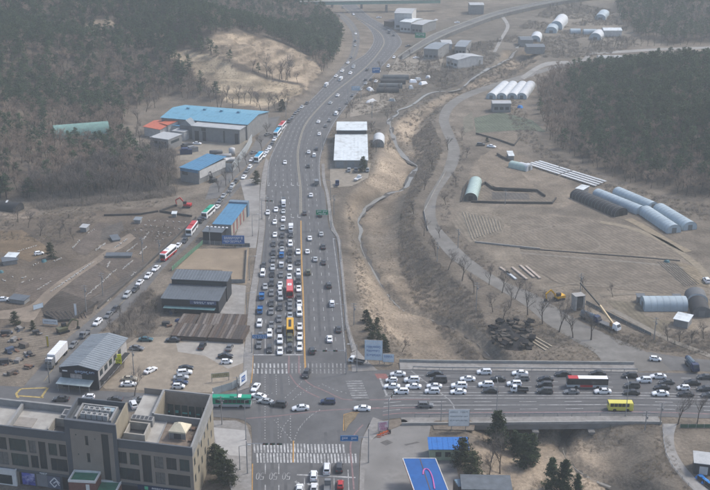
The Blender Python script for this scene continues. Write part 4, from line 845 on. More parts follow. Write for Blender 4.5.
def works_bin(px, py, label):
    a = G(px,py); r = empty('batching_plant', (a.x,a.y,.05), .3, label, 'machine'); gm = mat('plant_grey', (0.30,0.29,0.275), .7, .2); 
    MB().box(-1.8,-1.2,-1.5,1.5,0,5.2).build('side_panel', gm, r); MB().box(1.2,1.8,-1.5,1.5,0,5.2).build('side_panel', gm, r); MB().box(-1.19,1.19,-1.2,1.4,.8,4.6).build('bin', mat('plant_dark', (0.06,0.065,0.07), .6, .2), r); MB().box(-1.9,1.9,-1.6,1.6,5.21,5.4).build('lid', gm, r)
works_bin(577.5,309,'grey works silo frame standing between excavator and blue truck')
# ================================================================ buildings
class XB(MB):
    """mesh builder whose local x,y run along two plan axes"""
    def __init__(s, U, V): super().__init__(); s.U = U; s.V = V
    def build(s, name, m, parent=None, smooth=False):
        s.v = [(x*s.U[0]+y*s.V[0], x*s.U[1]+y*s.V[1], z) for x,y,z in s.v]; return super().build(name, m, parent, smooth)
def wall_open(mb, u0, u1, z0, z1, y0, y1, openings):
    """wall slab along x with rectangular holes (a,b,c,d)=(u0,u1,z0,z1)"""
    us = sorted({u0,u1,*[o[0] for o in openings],*[o[1] for o in openings]}); us = [u for u in us if u0 <= u <= u1]
    for a, b in zip(us, us[1:]):
        mid = (a+b)/2; holes = sorted([(o[2],o[3]) for o in openings if o[0] < mid < o[1]]); z = z0
        for c, d in holes:
            if c > z+1e-4: mb.box(a,b,y0,y1,z,c)
            z = max(z, d)
        if z < z1-1e-4: mb.box(a,b,y0,y1,z,z1)
def wall_open_y(mb, v0, v1, z0, z1, x0, x1, openings):
    t = MB(); wall_open(t, v0, v1, z0, z1, x0, x1, openings); mb.add([(y,x,z) for x,y,z in t.v], [f[::-1] for f in t.f])
WGLASS = mat('window_glass', (0.03,0.04,0.045), 0.15, 0.1, 0.4, spec=0.5)
FRAME = mat('window_frame', (0.05,0.052,0.055), 0.5, 0.1)
def window_in(mk, parent, u0, u1, z0, z1, y, axis='x', glass=None, mull=1):
    """recessed window: pane plus frame bars; y is the plane of the pane"""
    fr = mk(); t = 0.08
    def bx(mb, a,b,c,d,e,f): mb.box(a,b,c,d,e,f) if axis == 'x' else mb.box(c,d,a,b,e,f)
    bx(fr,u0,u1,y-.05,y+.05,z0,z0+t); bx(fr,u0,u1,y-.05,y+.05,z1-t,z1); bx(fr,u0,u0+t,y-.05,y+.05,z0+t,z1-t); bx(fr,u1-t,u1,y-.05,y+.05,z0+t,z1-t)
    for k in range(1, mull+1): x = u0+(u1-u0)*k/(mull+1); bx(fr,x-.035,x+.035,y-.045,y+.045,z0+t,z1-t)
    w = fr.build('window', FRAME, parent); p = mk(); bx(p,u0+t,u1-t,y-.015,y+.015,z0+t,z1-t); o = p.build('pane', glass or WGLASS, w); return w
# ---------------------------------------------------------------- the grey commercial block in the foreground
BO = Vector((-38.8,232.6,0)); BU = (0.9767,-0.2142); BV = (0.06,0.998)
block = empty('commercial_block', BO, 0, 'grey four storey commercial block with roof terraces in the lower left corner', 'building')
def bx(): return XB(BU, BV)
BG = mat('block_cladding', (0.235,0.205,0.175), 0.75, 0.08, 0.3, 0.02, var2=((0.20,0.174,0.148), 0.4, 0.5, 0.75))
BD = mat('block_dark_band', (0.085,0.094,0.105), 0.6, 0.1, 0.4, 0.02); BP = mat('parapet_grey', (0.23,0.23,0.225), 0.75, 0.15, 0.6)
BY = mat('block_side_render', (0.255,0.222,0.165), 0.8, 0.15, 0.4); RO = mat('roof_concrete', (0.36,0.345,0.315), 0.9, 0.15, 0.3, 0.05, var2=((0.27,0.255,0.23), 0.2, 0.45, 0.7))
ROB = mat('roof_brown', (0.17,0.135,0.105), 0.9, 0.3, 1.0, 0.2); SHOP = mat('shop_front_dark', (0.03,0.033,0.038), 0.35, 0.15, 0.5)
k = 50/192.0; ux = lambda px: -50+px*k
ZT, ZR = 16.5, 14.5
def fac(parent, name, u0, u1, z0, z1, ops, m, y=0.0, th=0.4):
    mb = bx(); wall_open(mb, u0, u1, z0, z1, y, y+th, ops); return mb.build(name, m, parent)
opsL = [(ux(-14),ux(4.5),9.7,13.2),(ux(7.3),ux(24.8),9.7,13.2),(ux(27.6),ux(35),9.7,13.2),(ux(37.7),ux(45),5.4,13.2),(ux(48),ux(56.5),9.7,13.1),(ux(59),ux(66),9.7,13.1),(ux(-14),ux(4.8),5.4,9.0),(ux(8),ux(25.5),5.4,9.0),(ux(28.4),ux(36),5.4,9.0),(ux(49),ux(66),5.4,8.9)]
opsR = [(ux(118.5),ux(127),9.8,13.1),(ux(130),ux(139),9.8,13.1),(ux(142),ux(151),5.3,13.0),(ux(154),ux(163),9.7,13.0),(ux(166),ux(176),9.7,13.0),(ux(179),ux(188.6),9.7,13.0),(ux(119),ux(139),5.3,8.7),(ux(154.5),ux(164),5.3,8.6),(ux(167),ux(188.6),5.3,8.6)]
wl_ = fac(block, 'left_wing_wall', -60, -32.5, 4.6, ZR-.3, opsL, BG); wr_ = fac(block, 'right_wing_wall', -19, 0, 4.6, ZR-.3, opsR, BG)
GL2 = mat('window_glass_green', (0.035,0.06,0.06), 0.15, 0.2, 0.3, spec=0.5)
BLND = mat('window_blinds', (0.13,0.13,0.125), .3, .25, 1.5)
for i, o in enumerate(opsL): window_in(bx, wl_, *o, 0.28, mull=2 if o[1]-o[0] > 3 else 1 if o[1]-o[0] > 1.9 else 0, glass=GL2 if i % 3 == 1 else BLND if i % 4 == 2 else None)
for i, o in enumerate(opsR): window_in(bx, wr_, *o, 0.28, mull=2 if o[1]-o[0] > 3 else 1 if o[1]-o[0] > 1.9 else 0, glass=GL2 if i % 4 == 1 else BLND if i % 4 == 3 else None)
# dark parapet bands and ground floor
b = bx(); b.box(-60,-32.51,-.06,.42,ZR-.3,ZT); b.build('parapet_band', BD, block); b = bx(); b.box(-18.99,.02,-.06,.42,ZR-.3,ZT); b.build('parapet_band', BD, block)
b = bx(); b.box(-60,0,.35,.6,0,4.6); b.build('shop_glazing', SHOP, block); b = bx(); b.box(-60,0,-.15,.34,3.9,4.6); b.build('shop_fascia', BD, block)
for i, px in enumerate((13,31,58,75,98,118,140,160,178,191)): b = bx(); b.box(ux(px)-.25,ux(px)+.25,-.05,.34,0,3.88); b.build('shop_pier', BD if i else BG, block)
b = bx(); b.box(-60,ux(12),-.9,-.16,.0,4.4); b.box(ux(12)-.3,ux(12)+.1,-.9,-.1,4.42,4.6); b.build('white_shop_box', mat('white_panel', (0.62,0.61,0.59), .6, .1), block)
b = bx(); b.box(-60,ux(7.5),-.96,-.91,.4,3.0); b.build('shop_box_window', WGLASS, block)
POST = mat('poster_blue', (0.07,0.08,0.30), 0.5, 0.6, 0.5, var2=((0.35,0.36,0.55), 0.35, 0.5, 0.6))
b = bx(); b.box(ux(17),ux(30.5),-.22,-.16,.4,3.8); b.build('poster', POST, block); b = bx(); b.box(ux(32),ux(43),.0,.05,.3,3.8); b.build('grey_panel', mat('panel_grey', (0.2,0.205,0.22), .5, .1), block)
b = bx(); b.box(ux(43.5),ux(57),-.22,-.16,.3,3.8); lp = b.build('logo_panel', mat('panel_blue_grey', (0.12,0.13,0.17), .5, .1), block)
b = bx(); cu, cz = ux(51), 2.0     # open diamond with an inner arrow
for (p, q) in (((-1.3,0),(0,1.4)),((0,1.4),(1.3,0)),((-1.3,0),(-.2,-1.3)),((-.4,-.2),(.5,.5)),((.5,.5),(1.2,-.7)),((-.2,-1.3),(.5,-.5))):
    d = Vector((q[0]-p[0],q[1]-p[1])).normalized(); n = Vector((-d.y,d.x))*.14
    b.add([(cu+p[0]+s*n.x, yy, cz+p[1]+s*n.y) for yy in (-.26,-.221) for s in (-1,1)]+[(cu+q[0]+s*n.x, yy, cz+q[1]+s*n.y) for yy in (-.26,-.221) for s in (-1,1)], [(0,1,5,4),(2,6,7,3),(0,4,6,2),(1,3,7,5),(0,2,3,1),(4,5,7,6)])
b.build('logo', mat('logo_white', (0.7,0.7,0.7), .6, .05), lp)
def glyphs(mk, parent, u0, u1, z0, z1, y, n, m, seed=1, axis='x', th=.03):
    """rows of small block strokes standing for lettering too small to read"""
    r = random.Random(seed); mb = mk(); w = (u1-u0)/n
    def q(a,b,c,d): mb.box(a,b,y-th,y,c,d) if axis == 'x' else mb.box(y,y+th,a,b,c,d)
    for i in range(n):
        a = u0+i*w+w*.1; bb = a+w*.75; h = z1-z0; t = h*.17
        q(a,a+w*.45,z1-t,z1); q(a,a+w*.13,z0+h*.35,z1-t)
        if r.random() < .7: q(a,a+w*.45,z0+h*.35,z0+h*.35+t)
        if r.random() < .8: q(bb-w*.14,bb,z0+h*.3,z1)
        if r.random() < .6: q(bb-w*.28,bb-w*.14,z0+h*.6,z0+h*.6+t)
        if r.random() < .6: q(a+w*.08,bb,z0,z0+t)
    return mb.build('lettering', m, parent)
LETW = mat('letter_white', (0.75,0.75,0.75), .6, 0)
b = bx(); b.box(ux(136),ux(190),-.35,-.16,3.35,4.5); sg = b.build('shop_sign', mat('sign_navy', (0.015,0.03,0.075), .4, .1), block); glyphs(bx, sg, ux(150),ux(185),3.6,4.25,-.352,14,LETW,3)
b = bx(); b.box(ux(143),ux(146.5),-.40,-.351,3.5,4.4); b.build('sign_logo', mat('sign_green', (0.1,0.45,0.25), .4, 0), sg)
glyphs(bx, sg, ux(142),ux(166),2.6,3.1,-.2,10,LETW,8); glyphs(bx, block, ux(36),ux(44),4.0,4.45,-.152,5,LETW,9)
# roofs, parapets
def rim(name, u0,u1,v0,v1,z0,z1,t,m):
    b = bx(); b.box(u0,u1,v0,v0+t,z0,z1); b.box(u0,u1,v1-t,v1,z0,z1); b.box(u0,u0+t,v0+t,v1-t,z0,z1); b.box(u1-t,u1,v0+t,v1-t,z0,z1); return b.build(name, m, block)
b = bx(); b.box(-60,-32.5,.42,13,ZR-.4,ZR); b.build('left_roof_slab', RO, block)
b = bx(); b.box(-49,-33.2,12.6,13.3,ZR-2,ZT); b.box(-60,-49.01,12.6,13.3,ZR-2,ZT-.1); b.build('rear_parapet', BP, block); b = bx(); b.box(-60,-32.5,13.31,13.5,0,ZT-.25); b.build('rear_wall', BG, block)
b = bx(); b.box(-48.9,-48.2,.43,12.59,ZR,ZT-.5); b.build('inner_parapet', BP, block)
b = bx(); b.box(-48,-43,3.6,8.2,ZR+.002,ZR+.16); b.build('roof_hatch', mat('roof_patch', (0.25,0.23,0.205), .9, .2), block)
b = bx(); b.box(-37.6,-33.4,.43,.7,ZR,ZT-.1); b.box(-37.6,-37.2,.71,6.0,ZR,ZT+.2); b.box(-37.6,-33.4,6.01,6.35,ZR,ZT+.2); b.build('stair_well_wall', mat('well_render', (0.30,0.28,0.245), .85, .15), block)
b = bx(); b.box(-37.1,-33.4,.75,5.95,ZR+.004,ZR+.03); b.build('stair_well_floor', FRAME, block)
b = bx(); b.box(-36.6,-33.3,8.6,11.9,ZR,ZT-.3); lv = b.build('vent_box', BP, block)
for i in range(2): b = bx(); b.box(-36.2+i*1.5,-35.1+i*1.5,9.2,11.4,ZT-.29,ZT-.24); b.build('vent_opening', FRAME, lv)
# stair tower
ZK = 20.5
opsT = [(ux(87),ux(90),14.0,16.6),(ux(87.5),ux(90.5),9.2,11.8),(ux(103.5),ux(110.5),4.8,17.6)]
b = bx(); wall_open(b, -31.2,-20.0,4.6,18.2,-.36,-.06,opsT); tw = b.build('tower_front_panel', BG, block)
for o in opsT: window_in(bx, tw, *o, -.12, mull=0)
b = bx()
for c, d, e, f in ((-32.5,-31.21,4.6,18.2),(-19.99,-19,4.6,18.2),(-32.5,-19,18.21,ZK)): b.box(c,d,-.42,.0,e,f)
b.box(-32.5,-32.1,.01,11,ZR-1,ZK); b.box(-32.09,-19.41,10.6,11,0,ZK); b.box(-32.09,-19.41,.01,.5,18,ZK); b.build('tower_frame', BD, block)
b = bx(); b.box(-19.4,-19,.01,11,ZR-1,ZK); b.build('tower_side_wall', BY, block)
for i, (px_, z_) in enumerate(((78,16.6),(97,16.0),(79,11.2))): b = bx(); b.box(ux(px_)-.16,ux(px_)+.16,-.40,-.365,z_-.16,z_+.16); b.build('vent_dot', FRAME, tw)
b = bx(); b.box(-32.09,-19.41,.51,10.59,18.4,18.9); b.build('tower_roof', mat('tower_roof', (0.09,0.1,0.108), .7, .2), block)
b = bx(); b.box(-30.6,-21,8.8,9.3,18.91,20.0); b.box(-30.6,-30.1,2.4,8.79,18.91,20.0); b.box(-21.5,-21,2.4,8.79,18.91,20.0); b.build('tower_screen', BP, block)
ACM = mat('air_unit_grey', (0.36,0.36,0.35), .6, .15, 2)
for r_ in range(2):
    for i in range(5): 
        b = bx(); b.box(-29.4+i*1.45,-28.15+i*1.45,3.6+r_*2.6,5.0+r_*2.6,18.92,20.3); o = b.build('air_unit', ACM, block); b = bx(); b.box(-29.2+i*1.45,-28.35+i*1.45,3.85+r_*2.6,4.75+r_*2.6,20.302,20.33); b.build('fan_grille', FRAME, o)
b = bx(); b.box(-24.6,-21.6,6.6,8.4,18.93,20.05); b.build('glass_canopy', mat('canopy_glass', (0.25,0.32,0.35), .3, .2), block)
# right wing roof with court, terrace and louvres
b = bx(); b.box(-18.99,0,.43,14,ZR-.4,ZR-.02); b.box(-18.99,-13.6,14.01,27,ZR-.4,ZR-.02); b.build('right_roof_slab', RO, block)
b = bx(); b.box(-.5,0,.43,27,ZR-1,ZT); b.box(-13.6,-.51,26.5,27,9,ZT); b.box(-13.6,-13.0,14,26.49,9,ZT); b.box(-12.99,-.51,13.9,14.4,9,ZT-.2); b.build('court_parapet', BP, block)
b = bx(); b.box(-12.99,-.51,14.41,26.49,9,9.3); b.build('court_floor', mat('court_floor', (0.12,0.115,0.105), .9, .2), block)
b = bx(); b.box(-12.98,-.52,26.30,26.49,9.3,ZT-.3); ci = b.build('court_wall', mat('court_render', (0.25,0.215,0.18), .85, .15), block)
b = bx(); b.box(-12.98,-12.85,14.45,26.25,9.3,ZT-.3); b.build('court_wall', BY, block)
for i in range(6): 
    b = bx(); b.box(-12.4+i*1.95,-10.8+i*1.95,26.22,26.3,9.4,12.6); o = b.build('court_window', GL2, ci)
    b = bx(); b.box(-12.3+i*1.95,-11.9+i*1.95+.5*(i % 3),26.18,26.215,10.2,10.6+.4*(i % 2)); b.build('window_sign', mat('court_sign', (0.12,0.45,0.42), .5, .3), o)
# side wall with windows
opsS = [(1.6+i*4.2,3.0+i*4.2,z0,z0+2.2) for i in range(6) for z0 in (5.6,10.2)]
b = bx(); wall_open_y(b, .41, 27, 0, ZR-1.0, -.35, -.02, opsS); sw = b.build('side_wall', BY, block)
for o in opsS: window_in(bx, sw, *o, -.12, axis='y', mull=0)
b = bx(); b.box(-.02,.12,8,27.2,12.6,13.4); b.build('side_band', BP, block); b = bx(); b.box(-60,-.4,26.0,26.2,0,9) if False else b.box(-18.9,-.4,27.01,27.15,0,ZT-.3); b.build('rear_wall', BG, block)
b = bx(); b.box(-18.2,-12.7,3.0,3.4,ZR,ZT+.1); b.box(-18.2,-12.7,8.6,9.0,ZR,ZT+.1); b.box(-13.1,-12.7,3.41,8.59,ZR,ZT+.1); b.box(-18.2,-17.9,3.41,8.59,ZR,ZT-.2); b.build('light_well_wall', MATS['well_render'], block)
b = bx(); b.box(-17.89,-13.11,3.41,8.59,ZR,ZR+.05); b.build('light_well_floor', FRAME, block)
for i in range(2): b = bx(); b.box(-17+i*1.7,-15.9+i*1.7,4.0,4.9,ZR+.051,ZR+.9); b.build('well_unit', ACM, block)
b = bx(); b.box(-18.4,-12.6,10.6,12.8,ZR,ZT-.2); lv = b.build('louvre_box', BP, block)
for i in range(5): b = bx(); b.box(-18.1+i*1.1,-17.3+i*1.1,10.9,12.5,ZT-.19,ZT-.15); b.build('louvre', FRAME, lv)
b = bx(); b.box(-9.4,-.51,.5,13.8,ZR-.015,ZR+.02); b.build('terrace_floor', ROB, block); b = bx(); b.box(-9.7,-9.41,.5,13.8,ZR-.015,ZR+.25); b.build('terrace_kerb', BP, block)
# pavilion tent on the terrace
pc = G(180.5,436,ZR); tent = empty('pavilion_tent', (pc.x,pc.y,ZR+.03), -.2, 'cream peaked pavilion tent on the roof terrace', 'tent')
CREAM = mat('tent_cream', (0.55,0.49,0.36), .7, .12, .8); tr = 2.2
b = MB(); b.add([(-tr,-tr,2.3),(tr,-tr,2.3),(tr,tr,2.3),(-tr,tr,2.3),(-.35,-.35,3.7),(.35,-.35,3.7),(.35,.35,3.7),(-.35,.35,3.7),(-tr,-tr,1.9),(tr,-tr,1.9),(tr,tr,1.9),(-tr,tr,1.9)], [(0,1,5,4),(1,2,6,5),(2,3,7,6),(3,0,4,7),(4,5,6,7),(8,9,1,0),(9,10,2,1),(10,11,3,2),(11,8,0,3)]); b.build('canopy', CREAM, tent)
for sx in (-1,1):
    for sy in (-1,1): MB().box(sx*2.05-.05,sx*2.05+.05,sy*2.05-.05,sy*2.05+.05,0,2.25).build('pole', STEEL, tent)
b = MB(); b.box(-2.0,2.0,-2.02,-1.98,.2,1.9); b.build('side_curtain', mat('tent_curtain', (0.22,0.215,0.2), .8, .15), tent); b = MB(); b.box(-.9,.9,-2.06,-2.03,.3,1.7); b.build('window_panel', FRAME, tent)
# clutter on the terrace: planters
for i, (u, v, w_, d_) in enumerate(((-2.2,11.5,1.4,1.2),(-3.9,12.2,1.2,.9),(-7.5,1.4,3.0,.8),(-2.6,1.5,2.4,.8),(-1.6,6.5,.8,2.0))):
    p_ = BO+Vector((u*BU[0]+v*BV[0], u*BU[1]+v*BV[1], ZR+.03)); pl = empty('planter_box', p_, -.2, ('roof planter box with brown shrub at the far terrace corner','roof planter box with brown shrub beside the corner one','long planter box behind the front parapet left of the tent','long planter box behind the front parapet right of the tent','planter box along the side parapet of the terrace')[i], 'planter')
    MB().box(-w_/2,w_/2,-d_/2,d_/2,0,.5).build('box', mat('planter_wood', (0.16,0.10,0.07), .8, .25), pl); mb = MB(); rr = random.Random(i)
    for q in range(60):
        c = Vector((rr.uniform(-w_/2,w_/2), rr.uniform(-d_/2,d_/2), .5+rr.random()*.8)); a_ = Vector((rr.uniform(-1,1),rr.uniform(-1,1),rr.uniform(-1,1)))*.16; c_ = Vector((rr.uniform(-1,1),rr.uniform(-1,1),rr.uniform(-1,1)))*.16; mb.add([c,c+a_,c+c_], [(0,1,2)])
    mb.build('shrub', mat('shrub_brown', (0.10,0.08,0.045), .9, .3), pl)
# ---------------------------------------------------------------- small brick annex with green roofs in front
aO = G(68,480,7.0); an = empty('brick_annex', (aO.x,aO.y,0), -.09, 'small red brick annex with green waterproofed roofs and white parapets', 'building')
BRK = mat('brick_red', (0.16,0.075,0.06), .85, .2, 1.5); GRN = mat('green_roof_coat', (0.045,0.16,0.10), .7, .25, .6); PW = mat('white_parapet', (0.62,0.62,0.6), .7, .1)
b = MB(); b.box(0,6.7,0,4.6,0,6.4); b.build('wall', BRK, an); b = MB(); b.box(.3,6.4,.3,4.3,6.402,6.5); b.build('roof', GRN, an)
b = MB(); b.box(-.05,6.75,-.05,.25,6.402,7.0); b.box(-.05,6.75,4.35,4.65,6.402,7.0); b.box(-.05,.25,.251,4.349,6.402,7.0); b.box(6.45,6.75,.251,4.349,6.402,7.0); b.build('parapet', PW, an)
b = MB(); b.box(6.76,11.8,-2.2,4.2,0,4.2); b.build('lower_wall', BRK, an); b = MB(); b.box(6.9,11.5,-2.0,3.95,4.202,4.3); b.build('lower_roof', GRN, an)
b = MB(); b.box(11.55,11.85,-2.25,4.25,4.202,4.8); b.box(6.76,11.54,3.96,4.25,4.202,4.8); b.box(6.76,11.54,-2.25,-2.0,4.202,4.8); b.build('lower_parapet', PW, an)
b = MB(); b.box(4.3,5.2,-.08,-.02,3.6,6.0); b.build('door_panel', PW, an)
# ---------------------------------------------------------------- generic oblong building on photographed eave corners
def frame_of(A, B, C, z):
    a, b, c = G(*A, z), G(*B, z), G(*C, z); u = (b-a).to_2d(); w = u.length; u.normalize(); v = Vector((-u.y,u.x)); d = (c-b).to_2d().dot(v)
    return a, w, abs(d), math.atan2(u.y,u.x), (d < 0)
CORR = {}
def roofmat(name, col, sc=2.0): return mat(name, col, .55, .12, sc, 0.05, 0.0, 0.3, var2=(tuple(c*.72 for c in col), .35, .5, .75))
def house(name, A, B, C, ze, rise, wallm, roofm, label, ridge='x', eave=.4, cat='building', windows=(), door=None, over=None, seams=0, group=None):
    """oblong building: A,B front eave corners, C far corner over B; ridge along x, y, 'shed' (rises to back) or flat"""
    a, w, d, ang, fl = frame_of(A, B, C, ze); r = empty(name, (a.x,a.y,0), ang, label, cat, group)
    b = MB(); b.box(0,w,0,.25,0,ze); b.box(0,w,d-.25,d,0,ze); b.box(0,.25,.251,d-.251,0,ze); b.box(w-.25,w,.251,d-.251,0,ze); wall = b.build('wall', wallm, r)
    e = eave; t = .18; zt = ze+rise; b = MB()
    if ridge == 'x':
        s = rise/(d/2); b.extrude_x([(-e,ze-e*s),(d/2,zt),(d+e,ze-e*s),(d+e,ze-e*s+t),(d/2,zt+t),(-e,ze-e*s+t)], -e, w+e)
        g = MB(); g.add([(.02,.02,ze),(.02,d-.02,ze),(.02,d/2,zt-.02),(.2,.02,ze),(.2,d-.02,ze),(.2,d/2,zt-.02)], [(0,1,2),(3,5,4),(0,3,4,1),(1,4,5,2),(2,5,3,0)]); g.add([(w-.02,.02,ze),(w-.02,d-.02,ze),(w-.02,d/2,zt-.02),(w-.2,.02,ze),(w-.2,d-.02,ze),(w-.2,d/2,zt-.02)], [(0,2,1),(3,4,5),(0,1,4,3),(1,2,5,4),(2,0,3,5)]); g.build('gable', wallm, wall)
    elif ridge == 'y':
        s = rise/(w/2); t2 = MB(); t2.extrude_x([(-e,ze-e*s),(w/2,zt),(w+e,ze-e*s),(w+e,ze-e*s+t),(w/2,zt+t),(-e,ze-e*s+t)], -e, d+e); b.add([(y,x,z) for x,y,z in t2.v], [f[::-1] for f in t2.f])
        g = MB()
        for y0, y1 in ((.02,.2),(d-.2,d-.02)): g.add([(.02,y0,ze),(w-.02,y0,ze),(w/2,y0,zt-.02),(.02,y1,ze),(w-.02,y1,ze),(w/2,y1,zt-.02)], [(0,1,2),(3,5,4),(0,3,4,1),(1,4,5,2),(2,5,3,0)])
        g.build('gable', wallm, wall)
    elif ridge == 'shed': b.extrude_x([(-e,ze+.02),(d+e,zt+.02),(d+e,zt+t),(-e,ze+t)], -e, w+e)
    else: b.box(-e,w+e,-e,d+e,ze+.005,ze+.3)
    roof = fixn(b.build('roof', roofm, r))
    if seams:
        m = MB(); n = int(w/seams)
        for i in range(n):
            x = (i+.5)*w/n
            if ridge == 'x': s = rise/(d/2); m.bar((x,-e,ze-e*s+t+.03),(x,d/2,zt+t+.03),.09,.08); m.bar((x,d/2,zt+t+.03),(x,d+e,ze-e*s+t+.03),.09,.08)
            elif ridge == 'shed': m.bar((x,-e,ze+t+.03),(x,d+e,zt+t+.03),.09,.08)
            elif ridge == 'flat': m.bar((x,-e,ze+.33),(x,d+e,ze+.33),.09,.08)
        if ridge == 'y':
            n = int(d/seams); s = rise/(w/2)
            for i in range(n): y = (i+.5)*d/n; m.bar((-e,y,ze-e*s+t+.03),(w/2,y,zt+t+.03),.09,.08); m.bar((w/2,y,zt+t+.03),(w+e,y,ze-e*s+t+.03),.09,.08)
        o = m.build('roof_seams', roofm, roof); tag(o, kind='stuff')
    for side, x0, x1, z0, z1 in windows:
        m = MB()
        if side == 'f': m.box(x0*w,x1*w,-.06,.02,z0,z1)
        elif side == 'r': m.box(w-.02,w+.06,x0*d,x1*d,z0,z1)
        elif side == 'l': m.box(-.06,.02,x0*d,x1*d,z0,z1)
        wn_ = m.build('window', FRAME, wall); m = MB()
        if side == 'f': m.box(x0*w+.1,x1*w-.1,-.08,-.061,z0+.1,z1-.1)
        elif side == 'r': m.box(w+.061,w+.08,x0*d+.1,x1*d-.1,z0+.1,z1-.1)
        else: m.box(-.08,-.061,x0*d+.1,x1*d-.1,z0+.1,z1-.1)
        m.build('pane', WGLASS, wn_)
    if door:
        side, x0, x1, h, dm = door; m = MB()
        m.box(x0*w,x1*w,-.07,.02,0.05,h) if side == 'f' else m.box(w-.02,w+.07,x0*d,x1*d,0.05,h); m.build('door', dm, wall)
    return r, w, d
GW = mat('grey_wall', (0.22,0.22,0.215), .85, .15, .5); WW = mat('white_wall', (0.5,0.49,0.47), .85, .15, .5); DKW = mat('dark_wall', (0.028,0.03,0.034), .6, .15, .5); CREAMW = mat('cream_wall', (0.36,0.33,0.27), .85, .15, .5)
R_GREY = roofmat('metal_roof_grey', (0.20,0.225,0.245)); R_DARK = roofmat('metal_roof_dark', (0.105,0.12,0.135)); R_BLUE = roofmat('metal_roof_blue', (0.07,0.20,0.33)); R_SKY = roofmat('metal_roof_sky', (0.13,0.31,0.42)); R_ORG = roofmat('metal_roof_orange', (0.50,0.13,0.07)); R_WHT = mat('metal_roof_white', (0.60,0.64,0.65), .55, .10, 1.0, .05, var2=((0.42,0.44,0.43), .3, .48, .68)); R_BLU2 = roofmat('metal_roof_bright_blue', (0.02,0.14,0.42)); R_PALE = roofmat('metal_roof_pale', (0.38,0.39,0.39)); R_RUST = roofmat('roof_rust', (0.12,0.09,0.07))
# restaurant beside the side road
rs, w, d = house('restaurant', (61,366.5), (97.2,370), (128.5,338.8), 6.6, 1.1, DKW, R_GREY, 'two storey restaurant with grey ribbed roof and dark signboard', 'y', .5, seams=1.2)
MB().box(-.3,w+.3,-.75,-.52,5.0,6.5).build('signboard', mat('sign_black', (0.012,0.016,0.03), .4, .1), rs)
sgn = [o for o in rs.children if o.name.startswith('signboard')][0]
glyphs(MB, sgn, w*.40,w*.95,5.35,6.15,-.76,7,mat('letter_blue_white', (0.45,0.58,0.75), .5, 0),4); MB().box(w*.06,w*.2,-.8,-.755,5.55,5.95).build('sign_mark', LETW, sgn)
MB().box(w*.24,w*.56,-.09,-.02,3.2,4.7).build('menu_panel', mat('menu_board', (0.42,0.38,0.36), .6, .35, 1.5), rs); 
for i in range(3): MB().box(w*.60+i*1.3,w*.60+1.1+i*1.3,-.08,-.02,3.3,4.7).build('window', WGLASS, rs)
m = MB(); m.add([(-.6,-3.2,2.6),(w*.88,-3.2,2.6),(w*.88,-.02,3.1),(-.6,-.02,3.1),(-.6,-3.2,2.45),(w*.88,-3.2,2.45),(w*.88,-.02,2.95),(-.6,-.02,2.95)], [(0,1,2,3),(4,7,6,5),(0,4,5,1),(1,5,6,2),(2,6,7,3),(3,7,4,0)]); m.build('canopy', mat('canopy_pale', (0.36,0.42,0.42), .5, .15), rs)
for x in (0,w*.3,w*.6,w*.86): MB().box(x-.06,x+.06,-3.1,-3.0,0,2.45).build('canopy_post', STEEL, rs)
sideW = mat('restaurant_side', (0.36,0.345,0.33), .8, .12); m = MB(); wall_open_y(m, 0.3, d-.3, .3, 6.0, w+.001, w+.09, [(1.2+i*3.4,3.4+i*3.4,z0,z0+1.9) for i in range(int((d-2)/3.4)) for z0 in (.5,3.7)]); m.build('side_cladding', sideW, rs)
for i in range(int((d-2)/3.4)):
    for z0 in (.5,3.7): MB().box(w+.001,w+.05,1.2+i*3.4,3.4+i*3.4,z0,z0+1.9).build('window', WGLASS, rs)
MB().box(w+.2,w+1.8,.5,d*.9,2.75,2.95).build('side_awning', TRIM, rs)
a = G(120.5,372,0); ys = empty('yellow_sign', (a.x-.3,a.y,0), .2, 'bright yellow blade sign standing beside the restaurant', 'sign')
MB().box(-.06,.06,-.06,.06,0,2.6).build('post', STEEL, ys); m = MB(); m.box(-.9,.9,-.12,.12,2.6,4.7); m.box(-.4,.9,-.12,.12,4.701,5.9); m.build('panel', mat('sign_yellow', (0.60,0.62,0.03), .5, .1), ys); glyphs(MB, ys, -.7,.7,3.2,4.2,-.125,2,TRIM,6)
# black shop
bs, w, d = house('black_shop', (161.5,298.5), (218.5,301.2), (220.6,288.5), 5.0, .7, DKW, R_DARK, 'black clad shop with stepped grey roof and white lettered sign', 'shed', .3, seams=1.0)
m = MB(); m.box(.6,w+.3,d+.1,d+7.4,0,7.6); m.build('rear_block', DKW, bs); m = MB(); m.extrude_x([(d-.1,7.62),(d+7.7,8.2),(d+7.7,8.4),(d-.1,7.8)], .3, w+.8); rb = m.build('rear_roof', R_DARK, bs); m = MB()
for i in range(18): x = .8+i*w/18; m.bar((x,d-.1,7.84),(x,d+7.7,8.44),.1,.08)
tag(m.build('roof_seams', R_GREY, rb), kind='stuff'); MB().box(2.5,w-1,d+.04,d+.1,6.2,7.2).build('clerestory_window', WGLASS, bs)
MB().box(w*.50,w*.96,-.35,-.1,3.6,4.9).build('signboard', mat('sign_slate', (0.07,0.09,0.17), .5, .1), bs); glyphs(MB, bs, w*.57,w*.94,3.9,4.6,-.352,8,LETW,11)
MB().box(1,w-1,-2.4,-.35,2.5,2.65).build('teal_awning', mat('awning_teal', (0.10,0.18,0.19), .6, .2), bs)
